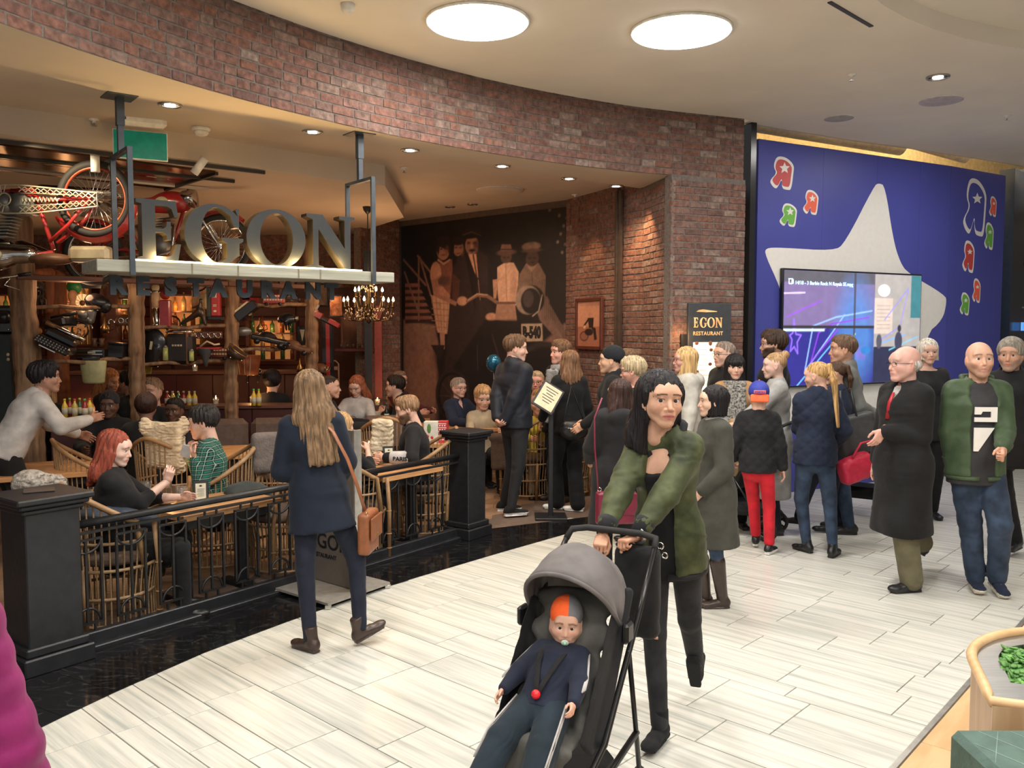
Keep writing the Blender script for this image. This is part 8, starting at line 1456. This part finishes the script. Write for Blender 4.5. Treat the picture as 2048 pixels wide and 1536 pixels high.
dk_ = person('dark long-haired woman in black hooded coat with a burgundy bag, seen from behind', 1238, 6.55, 758, -8, 'f', skin=MID, res=.013, head=(-20, 0, 0), hands=((-.2, .26, 1.0), (.2, .28, 1.02)), top=dict(mat=BLK2, t=.032, coat=.42, fx=.24, fy=.20, hood=1, name='hooded_coat'), bottom=dict(mat=BLK), shoes=dict(mat=BLACKL), hair=dict(st='long', len=.10, col=(.045, .022, .018), vol=.003))
p = AT(1232, 1015, 6.2); t = thing('handbag', 'burgundy crossbody bag of the dark-haired woman in the hooded coat', 'bag', p, .15); V, Q = sdf([bx_((0, 0, 0), (.15, .045, .12), .02, .01)], .010, wrinkle(.001, 20, 3)); link('body', fastmesh('body', V, Q, BURG), t); q = MB(); q.box((0, -.05, .03), (.29, .010, .16), b=.005); q.obj('flap', BURG, t); q = MB(); q.torus((-.13, -.02, .14), .014, .004, 12, 5, axis=(0, 1, 0)); q.obj('ring', CHR, t); q = MB(); q.tube([(-.14, -.03, .14), (-.17, -.03, .45), (-.165, -.0, .66), (-.10, .04, .80)], .007, 6); q.obj('strap', BURG, t)
person('blonde woman with glasses in a cream-white parka in profile', 1372, 8.35, 695, -92, 'f', skin=(.62, .34, .27), res=.013, open_=.3, headk=1.02, top=dict(mat=WHP, t=.036, hem=-.25, hood=1, wr=.008, name='parka'), bottom=dict(mat=BLK), shoes=dict(mat=BLACKL), hair=dict(st='bob', len=.14, col=(.58, .38, .17), vol=.004), glasses=mat('glasses_red', (.12, .02, .02), .3))
# seated and inside
person('red-haired woman seated at the railing table holding up her hand', 238, 5.58, 860, 72, 'f', seated=True, foot=(-2.58, 5.56), skin=PALE, res=.012, head=(16, 12, 0), wh=(None, (335, 962, 5.75)), hk=('relax', 'hold'), hdir=(None, (.3, .3, 1)), top=dict(mat=BLK, t=.02, cuff=.16, hem=-.1, name='sweater'), bottom=dict(mat=BLK), shoes=dict(mat=BLACKL), hair=dict(st='long', len=.16, col=(.26, .055, .03)), sleeves='bare')
person('dark-haired man in green plaid shirt wiping his mouth at the railing table', 418, 6.72, 812, -100, 'm', seated=True, skin=FAIR, res=.011, hres=.0045, head=(-2, 8, 0), lean=6, wh=((388, 915, 6.5), (382, 912, 6.72)), epole=((-.2, .1, -1), (.2, .1, -1)), hk=('hold', 'hold'), hdir=((.1, .3, 1), (-.1, .3, 1)), palm=((0, -1, 0), (0, -1, 0)), top=dict(mat=PLAID, t=.018, hem=-.12, name='plaid_shirt'), bottom=dict(mat=DJEAN), shoes=dict(mat=BLACKL), hair=dict(st='short', col=(.025, .020, .019), vol=.010))
t = thing('napkin', 'white napkin held at the mouth of the man in plaid', 'napkin', AT(374, 903, 6.6)); q = MB(); q.box((0, 0, 0), (.09, .012, .10), b=.004, M=np.array(Matrix.Rotation(R(18), 3, 'Y'))); q.obj('fold', WSH, t)
person('waiter in white shirt bending over the table at the far left', 60, 7.0, 752, 62, 'm', H=1.74, foot=(-4.02, 6.95), skin=DARK if False else (.36, .2, .14), lean=32, twist=-22, res=.014, pel=(0, -.1, .93), wh=(None, (182, 838, 7.1)), hands=((-.3, .45, 1.0), (.3, .3, 1)), top=dict(mat=WSH, t=.022, hem=-.08, name='shirt', wr=.007), bottom=dict(mat=BLK, t=.02), shoes=dict(mat=BLACKL), hair=dict(st='short', col=(.012, .01, .01), vol=.012))
person('dark-skinned man in black cap and jacket at the table behind the sheepskin', 215, 8.4, 786, 168, 'm', seated=True, skin=DARK, lip=(.12, .045, .04), smile=.6, res=.015, top=dict(mat=BLK, t=.03, collar=.02), bottom=dict(mat=GREYK), shoes=dict(mat=BLACKL), hair=dict(st='short', col=(.01, .008, .008), beanie=BLK2))
person('dark-haired diner in black seen from behind, left of the boy', 290, 8.05, 788, -15, 'm', seated=True, skin=(.2, .1, .07), res=.016, top=dict(mat=BLK, t=.022), bottom=dict(mat=BLK), shoes=dict(mat=BLACKL), hair=dict(st='curly', col=(.03, .012, .01), vol=.014))
person('young dark-skinned boy looking at us above the white sheepskin', 346, 8.9, 803, 184, 'm', kid=1, headk=1.15, seated=True, skin=DARK, lip=(.14, .05, .045), res=.018, top=dict(mat=BLK2, t=.015), bottom=dict(mat=BLK), shoes=dict(mat=BLACKL), hair=dict(st='short', col=(.01, .008, .008)))
person('dark-haired man in black leaning left behind the capped man', 255, 9.9, 742, -70, 'm', seated=True, skin=(.4, .2, .13), res=.018, top=dict(mat=BLK, t=.02), bottom=dict(mat=BLK), shoes=dict(mat=BLACKL), hair=dict(st='short', col=(.02, .012, .01), vol=.006))
person('blonde woman leaning beside the man behind the capped man', 221, 10.3, 738, 110, 'f', seated=True, skin=FAIR, head=(0, 20, 0), res=.018, top=dict(mat=BLK2, t=.02), bottom=dict(mat=BLK), shoes=dict(mat=BLACKL), hair=dict(st='long', len=.1, col=(.45, .22, .09)))
person('blonde diner with straight fringe between the two left logs', 88, 9.4, 759, 178, 'f', seated=True, skin=FAIR, res=.018, top=dict(mat=BLK2, t=.02), bottom=dict(mat=BLK), shoes=dict(mat=BLACKL), hair=dict(st='bob', len=.12, col=(.5, .3, .13), bangs=1))
person('toddler half hidden behind the knotty log', 300, 9.7, 768, 185, 'm', kid=1, headk=1.3, seated=True, skin=FAIR, res=.018, top=dict(mat=BLK2, t=.015), bottom=dict(mat=BLK), shoes=dict(mat=BLACKL), hair=dict(st='short', col=(.3, .18, .1)))
person('diner with big dark hat-like hair seen from behind at the far counter', 545, 10.8, 742, 5, 'm', seated=True, skin=MID, res=.018, top=dict(mat=BLK, t=.02), bottom=dict(mat=BLK), shoes=dict(mat=BLACKL), hair=dict(st='curly', col=(.015, .01, .01), vol=.02))
ps = person('bearded blond man in black sweater with white lettered sleeve at the railing', 835, 7.9, 790, -98, 'm', seated=True, foot=(-.86, 7.95), skin=(.62, .38, .28), beard=(np.array((.13, .07, .04)), .9), res=.011, hres=.0045, lean=12, head=(-4, 16, 0), wh=((768, 915, 7.6), (762, 912, 7.8)), hk=('hold', 'hold'), top=dict(mat=BLK, t=.024, hem=-.12, name='sweater'), bottom=dict(mat=BEIGE), shoes=dict(mat=BLACKL), hair=dict(st='short', col=(.26, .15, .08), vol=.004))
a_, e_, w_ = ps['arm'][0]; sv = thing('x', 'x', 'x'); bpy.data.objects.remove(sv); V, Q = sdf([cap_(e_ * .95 + w_ * .05, e_ * .35 + w_ * .65, .068, .060, .01)], .009, wrinkle(.001, 30, 2)); slo = link('sleeve_print', fastmesh('sleeve_print', V * ps['s'], Q, WSH), ps['root'])
dr = nrm(w_ - e_); sd_ = nrm(np.cross(dr, (0, 0, 1.))); sd_ = sd_ if sd_[0] < 0 else -sd_; up_ = nrm(np.cross(sd_, dr)); up_ = up_ if up_[2] > 0 else -up_; po = (e_ * .70 + w_ * .30 + sd_ * .069 - up_ * .015) * ps['s']; xd = -dr if np.cross(-dr, up_) @ sd_ > 0 else dr; po2 = (e_ * (.38 if xd @ dr < 0 else .85) + w_ * (.62 if xd @ dr < 0 else .15) + sd_ * .071 - up_ * .016) * ps['s']
glyphs('PARIS', .052, BLK, slo, [[xd[0], up_[0], sd_[0], po2[0]], [xd[1], up_[1], sd_[1], po2[1]], [xd[2], up_[2], sd_[2], po2[2]], [0, 0, 0, 1]], .002, .001, 'sleeve_lettering')
person('blonde woman seated low beside the sign board, seen from behind', 684, 7.1, 824, 40, 'f', seated=True, skin=FAIR, res=.013, wh=(None, (735, 900, 7.25)), hk=('relax', 'hold'), top=dict(mat=BLK, t=.02, cuff=.12, name='top'), bottom=dict(mat=BLK), shoes=dict(mat=BLACKL), hair=dict(st='bob', len=.14, col=(.48, .29, .13), vol=.004))
person('dark-haired woman with low ponytail in black at the table by the pier', 660, 9.35, 750, 78, 'f', seated=True, skin=MID, res=.015, top=dict(mat=BLK, t=.02), bottom=dict(mat=BLK), shoes=dict(mat=BLACKL), hair=dict(st='pony', col=(.03, .018, .013), len=.25, tz=.0))
person('red-haired girl in white looking down at the table by the pier', 712, 10.5, 752, 186, 'f', seated=True, skin=FAIR, head=(10, 25, 0), res=.016, top=dict(mat=WSH, t=.016), bottom=dict(mat=BLK), shoes=dict(mat=BLACKL), hair=dict(st='long', len=.12, col=(.30, .09, .04)))
person('man in black leaning far left over his table below the mural corner', 838, 10.9, 742, -86, 'm', seated=True, lean=30, skin=FAIR, res=.015, H=1.86, top=dict(mat=BLK, t=.024), bottom=dict(mat=BLK), shoes=dict(mat=BLACKL), hair=dict(st='short', col=(.02, .013, .01), vol=.004))
person('diner with reddish face beside the leaning man, against the brick pier', 800, 11.6, 742, 120, 'f', seated=True, skin=(.55, .3, .22), res=.018, top=dict(mat=cloth('maroon', (.07, .015, .015)), t=.02), bottom=dict(mat=BLK), shoes=dict(mat=BLACKL), hair=dict(st='short', col=(.16, .1, .07)))
person('older woman with glasses and short grey hair in dark v-neck under the mural', 918, 10.6, 756, 140, 'f', seated=True, skin=(.60, .36, .29), fat=1, res=.014, top=dict(mat=NAVY, t=.02, vneck=.08, name='sweater'), bottom=dict(mat=BLK), shoes=dict(mat=BLACKL), hair=dict(st='short', col=(.28, .22, .18), vol=.004), glasses=mat('glasses_red'))
person('small blond child at the older woman\'s table', 966, 10.2, 781, 165, 'm', kid=1, headk=1.25, seated=True, skin=FAIR, head=(0, 14, 0), res=.016, top=dict(mat=BEIGE, t=.015), bottom=dict(mat=BLK), shoes=dict(mat=BLACKL), hair=dict(st='short', col=(.5, .3, .15), vol=.008))
person('older woman with red glasses seated behind the tall man in the dark jacket', 1073, 10.3, 742, 188, 'f', seated=True, skin=(.58, .30, .24), res=.016, top=dict(mat=BLK, t=.02), bottom=dict(mat=BLK), shoes=dict(mat=BLACKL), hair=dict(st='short', col=(.4, .3, .2)), glasses=mat('glasses_red'))
person('baby in yellow top on a chair behind the menu stand', 1080, 9.95, 795, 178, 'm', kid=1, headk=1.5, seated=True, skin=FAIR, res=.016, top=dict(mat=YEL, t=.02, name='top'), bottom=dict(mat=BEIGE), shoes=dict(mat=BLACKL), hair=dict(st='short', col=(.35, .2, .1), vol=-.004))
# menu lectern held by the group
p = AT(1096, 795, 8.6); t = thing('menu_lectern', 'black stand with tilted cream menu card between the tall man and the woman in black', 'stand', (p[0], p[1], 0)); q = MB(); q.box((.03, 0, .55), (.05, .05, 1.1), b=.006); q.obj('column', BLKP, t); q = MB(); q.box((.03, 0, .012), (.32, .3, .024), b=.005); q.obj('foot', BLKP, t)
Mt = np.array(Matrix.Rotation(R(32), 3, 'Y') @ Matrix.Rotation(R(62), 3, 'X')); q = MB(); q.box((0, 0, p[2]), (.24, .30, .014), M=Mt, b=.003); q.obj('tray', BLKP, t); q = MB(); q.box(Mt @ np.array([0, 0, .010]) + [0, 0, p[2]], (.20, .26, .004), M=Mt); q.obj('card', mat('menu_cream_lit', (.70, .56, .38), .6), t)
Mg = lambda x, y: [[Mt[0][0], Mt[0][1], Mt[0][2], (Mt @ [x, y, .0125])[0]], [Mt[1][0], Mt[1][1], Mt[1][2], (Mt @ [x, y, .0125])[1]], [Mt[2][0], Mt[2][1], Mt[2][2], (Mt @ [x, y, .0125])[2] + p[2]], [0, 0, 0, 1]]
for k in range(6): q = MB(); q.box(Mt @ np.array([0, .09 - k * .03, .0128]) + [0, 0, p[2]], (.14 - .03 * (k % 3), .008, .001), M=Mt); q.obj('print_line', BLKP, t)
# ---------------- hero stroller with toddler ----------------
SH = R(-25 + 180 + 0); sx0, sy0 = .15, 3.09; st = thing('stroller', 'grey compact stroller with rounded hood pushed by the woman in olive', 'stroller', (sx0, sy0, 0), -R(208))
HOOD = cloth('hood_grey', (.13, .118, .118), bump=.3, bsc=8, rough=.75); LIN = cloth('liner', (.085, .083, .076), bump=.3); BLF = cloth('black_canvas', (.014, .014, .015)); TUBE = mat('frame_black', (.015, .015, .016), .3, metal=.4); WTUB = mat('frame_white', (.7, .7, .7), .3)
hn = np.array([0, -.20, .82])
q = MB(); V = []; nR, nT = 25, 21
for i in range(nR):
    ph = R(188 - 138 * i / (nR - 1)); sag = .016 * abs(math.sin(i / (nR - 1) * 3 * math.pi))
    for j in range(nT):
        th_ = math.pi * j / (nT - 1); rr_ = .295 - sag * math.sin(th_) * 1.2; V.append((hn[0] + .190 * math.cos(th_) * (1 - .02 * math.sin(i)), hn[1] + math.sin(th_) ** .8 * rr_ * math.cos(ph), hn[2] + math.sin(th_) ** .8 * rr_ * math.sin(ph)))
q.add(V, [(i * nT + j, i * nT + j + 1, (i + 1) * nT + j + 1, (i + 1) * nT + j) for i in range(nR - 1) for j in range(nT - 1)], True); o = q.obj('hood', HOOD, st); md_ = o.modifiers.new('s', 'SOLIDIFY'); md_.thickness = .012; md_.offset = 0
for i_, nm in ((nR - 1, 'hood_rim'), (16, 'hood_rib'), (8, 'hood_rib')):
    q = MB(); q.tube([np.array(V[i_ * nT + j]) for j in range(nT)], .009 if nm == 'hood_rim' else .006, 8); q.obj(nm, HOOD, st)
V, Q = sdf([ec_((0, -.02, .50), (0, -.24, .90), (.16, .045), (.165, .035), (1, 0, 0), (0, .92, .4), .03), ec_((0, -.04, .47), (0, .20, .47), (.16, .04), (.16, .04), (1, 0, 0), (0, 0, 1), .03), ec_((0, .20, .47), (0, .26, .30), (.15, .035), (.14, .025), (1, 0, 0), (0, 1, 0), .02)] , .011, lambda P: .006 * np.sin(P[:, 2] * 55) * (P[:, 1] < 0)); link('seat_liner', fastmesh('seat_liner', V, Q, LIN), st)
V, Q = sdf([bx_((s * .185, -.12 + k * -.03, .60 + k * .08), (.012, .12 - .012 * k, .06), .01, .02) for s in (-1, 1) for k in range(4)] , .009); 
for s in (-1, 1):
    V, Q = sdf([cap_((s * .19, -.30, .92), (s * .19, .0, .44), .022, .03, .01), ec_((s * .18, -.24, .84), (s * .18, .08, .44), (.012, .10), (.012, .08), (1, 0, 0), (0, .6, .6), .01)], .009, wrinkle(.002, 30, 3)); link('side_panel', fastmesh('side_panel', V, Q, BLF), st)
    q = MB(); q.tube([(s * .21, -.56, 1.04), (s * .225, -.34, .84), (s * .225, .02, .44), (s * .21, .36, .28), (s * .20, .52, .10)], .013, 8); q.obj('front_tube', TUBE, st); q = MB(); q.tube([(s * .225, -.22, .72), (s * .225, -.30, .40), (s * .22, -.38, .10)], .011, 8); q.obj('rear_tube', TUBE, st); q = MB(); q.tube([(s * .225, -.32, .34), (s * .225, .05, .30), (s * .215, .34, .26)], .014, 8); q.obj('side_rail', TUBE, st)
    q = MB(); q.tube([(s * .20, .40, .34), (s * .19, .50, .12)], .010, 8); q.obj('white_fork', WTUB, st); q = MB(); q.box((s * .232, -.19, .80), (.03, .07, .08), b=.01); q.obj('hinge', TUBE, st)
    for y, z in ((.52, .065), (-.40, .075)): q = MB(); q.torus((s * .20, y, z), z - .015, .015, 24, 8, axis=(1, 0, 0)); wo = q.obj('wheel', TYR, st); q = MB(); q.lathe([(.012, -.02), (z - .022, -.006), (z - .022, .006), (.012, .02)], 16, c=(s * .20, y, z), axis=(1, 0, 0)); q.obj('hub', WTUB, wo)
q = MB(); q.tube([(-.21, -.56, 1.04), (-.20, -.60, 1.075), (-.13, -.615, 1.085), (.13, -.615, 1.085), (.20, -.60, 1.075), (.21, -.56, 1.04)], .015, 10); q.obj('handle', mat('foam_black', (.015, .015, .015), .8), st); q = MB(); q.box((0, -.14, .20), (.30, .30, .14), b=.03); q.obj('basket', BLF, st); q = MB(); q.tube([(-.20, .37, .27), (.20, .37, .27)], .012, 8); q.obj('footrest_bar', TUBE, st)
sw_ = lambda x, y, z: rotz(-R(208)) @ np.array([x, y, z]) + np.array([sx0, sy0, 0])
st.scale = (.95, 1, .96)
tod = person('toddler with orange and grey hat and pacifier strapped in the grey stroller', 0, 0, None, 208, 'm', H=.76, foot=tuple(sw_(0, -.02, 0)[:2]), kid=1, headk=1.58, build=1.2, pel=(0, .20, 1.26), lean=-44, head=(-24, 2, -4), skin=(.64, .38, .28), res=.008, hres=.006, fat=1.3, iris=(.05, .03, .02), feet=((-.24, .98, .80, -12, 10), (.22, .96, .78, 14, 10)), kpole=((-.25, .4, 1), (.25, .4, 1)), hands=((-.36, .46, 1.34), (.36, .50, 1.30)), hk=('relax', 'relax'), epole=((-1, 0, -.3), (1, 0, -.3)),
    top=dict(mat=cloth('navy_track', (.014, .018, .035)), t=.030, hem=-.08, collar=.03, name='track_jacket', res=.010), bottom=dict(mat=cloth('blue_black', (.014, .024, .034)), t=.040, knee=.02, ank=.03), shoes=dict(mat=GREYK, sole=WHITES), hair=dict(st='none', col=(.15, .08, .04)))
HO = mat('hat_orange', (.92, .12, .02), .8, bump=.3, bsc=90); HG = mat('hat_grey', (.16, .16, .17), .85, bump=.3, bsc=90)
ho = tod['hadd']([ell_((0, -.022, .052), (.088, .110, .098), .01), bx_((0, .06, -.115), (.3, .3, .118), .01, .02, '-', M=np.array(Matrix.Rotation(R(8), 3, 'X'))), ell_((0, .10, -.02), (.068, .07, .072), .01, '-')], 'knitted_hat', HO, .006); me = ho.data; me.materials.append(HG); co = np.empty(len(me.vertices) * 3, np.float32); me.vertices.foreach_get('co', co); co = co.reshape(-1, 3); vi = np.empty(len(me.loops), np.int32); me.loops.foreach_get('vertex_index', vi); loc_ = ((co / tod['s'] - tod['Hc']) @ tod['Rh'])[vi].reshape(-1, 4, 3).mean(1); me.polygons.foreach_set('material_index', (loc_[:, 0] < -.012).astype(np.int32))
tod['hadd']([ell_((0, .106, -.060), (.022, .006, .017), .003), ell_((0, .114, -.060), (.010, .010, .010), .003)], 'pacifier', mat('mint_plastic', (.45, .62, .50), .3), .004)
for i in (0, 1):
    a_, e_, w_ = tod['arm'][i]; sgn = (-1, 1)[i]
    for k in (-1, 0, 1):
        o_ = lambda pt_, ax: pt_ + nrm(np.array([sgn * 1, .25 + k * .32, .5])) * .082
        q = MB(); q.tube([(o_(a_, 0)) * tod['s'], o_(a_ * .5 + e_ * .5, 0) * tod['s'], o_(e_, 0) * tod['s'] * .999, o_(e_ * .5 + w_ * .5, 0) * tod['s']], .0035, 5); q.obj('sleeve_stripe', WSH, tod['root'])
    h_, k_, an_ = tod['leg'][i]
    for k in (-1, 0, 1): q = MB(); u_ = nrm(np.array([sgn * 1., .1, .55])) ; v_ = np.array([0, .028 * k, .024 * k]); q.tube([(h_ + u_ * .142 + v_) * tod['s'], (h_ * .5 + k_ * .5 + u_ * .136 + v_) * tod['s'], (k_ + u_ * .128 + v_) * tod['s'], (k_ * .4 + an_ * .6 + u_ * .110 + v_) * tod['s']], .0038, 5); q.obj('leg_stripe', WSH, tod['root'])
tT = lambda x, y, z: tod['T'](x, y, z) * tod['s'] / np.array([.95, 1, .96])
for s in (-1, 1): q = MB(); q.tube([tT(s * .10, .02, .50), tT(s * .10, .12, .42), tT(s * .08, .165, .30), tT(s * .03, .185, .12), tT(0, .17, .0)], .011, 8, flat=.35); q.obj('harness_strap', BLF, st)
q = MB(); q.ball(tT(0, .19, .02), (.018, .016, .018), 12, 8); q.obj('buckle', mat('buckle_red', (.75, .02, .03), .35), st)
t = thing('changing_bag', 'black bag with metal clips hanging behind the grey stroller', 'bag', tuple(sw_(.0, -.66, .78)), -R(208)); V, Q = sdf([bx_((-.09, 0, 0), (.10, .05, .20), .04, .02), ], .012, wrinkle(.010, 20, 7)); link('body', fastmesh('body', V, Q, BLF), t); q = MB(); q.torus((-.18, -.03, .20), .014, .004, 12, 5, axis=(0, 1, 0)); q.torus((-.2, -.03, .16), .012, .004, 12, 5, axis=(0, 1, 0)); q.obj('clips', CHR, t)
# strollers in the queue
def buggy(lb, x, y, d_, hd, fab):
    p = G(x, y); t = thing('stroller', lb, 'stroller', (p[0], p[1], 0), -R(hd)); 
    for s in (-1, 1):
        for yy, zz in ((.36, .10), (-.34, .10)):
            q = MB(); q.torus((s * .22, yy, zz), .085, .016, 22, 8, axis=(1, 0, 0)); wo = q.obj('wheel', TYR, t); q = MB(); q.lathe([(.012, -.025), (.02, 0), (.012, .025)], 10, c=(s * .22, yy, zz), axis=(1, 0, 0)); 
            for k in range(5): a = k * 1.257; q.bar((s * .22, yy, zz), (s * .22, yy + .08 * math.cos(a), zz + .08 * math.sin(a)), .016, .012)
            q.obj('spokes', TUBE, wo)
        q = MB(); q.tube([(s * .22, .36, .10), (s * .2, .18, .42), (s * .22, -.42, 1.02)], .013, 8); q.obj('front_tube', mat('champagne_tube', (.35, .28, .2), .3, metal=.7), t); q = MB(); q.tube([(s * .22, -.34, .10), (s * .2, .0, .60)], .012, 8); q.obj('rear_tube', TUBE, t)
    q = MB(); q.tube([(-.22, -.42, 1.02), (-.2, -.46, 1.05), (.2, -.46, 1.05), (.22, -.42, 1.02)], .015, 8); q.obj('handle', mat('foam_black'), t); V, Q = sdf([ec_((0, -.05, .50), (0, -.25, .95), (.19, .05), (.19, .04), (1, 0, 0), (0, .9, .4), .03), ec_((0, -.05, .48), (0, .22, .48), (.19, .05), (.18, .05), (1, 0, 0), (0, 0, 1), .03)], .014, wrinkle(.004, 25, 3)); link('seat', fastmesh('seat', V, Q, BLF), t)
    V, Q = sdf([ell_((0, -.2, .85), (.21, .26, .24), .02), ell_((0, -.12, .80), (.19, .24, .22), .02, '-'), bx_((0, .0, .62), (.4, .5, .16), .01, .02, '-')], .012, wrinkle(.005, 30, 5)); link('hood', fastmesh('hood', V, Q, fab), t); q = MB(); q.box((0, -.1, .26), (.34, .36, .12), b=.04); q.obj('basket', BLF, t); return t
buggy('dark stroller with grey hood held by the young woman with the bun', 1470, 1065, 7.8, -60, LGREY); buggy('black stroller with spoked wheels beside the elderly man in the overcoat', 1722, 1035, 8.0, 215, BLF)
p = AT(1710, 932, 7.3); t = thing('shopping_bag', 'bright red fabric bag in the black stroller, left of the elderly man', 'bag', p, .3); V, Q = sdf([bx_((0, 0, -.02), (.15, .07, .11), .05, .03, M=np.array(Matrix.Rotation(R(-18), 3, 'Y'))), ell_((.1, 0, .0), (.07, .06, .12), .03)], .011, wrinkle(.010, 35, 4)); link('body', fastmesh('body', V, Q, mat('red_nylon', (.50, .015, .05), .5, bump=.3)), t); q = MB(); q.tube([(-.06, -.04, .08), (.02, -.04, .20), (.14, -.03, .22), (.17, -.03, .10)], .010, 6); q.obj('handle', mat('red_nylon'), t)
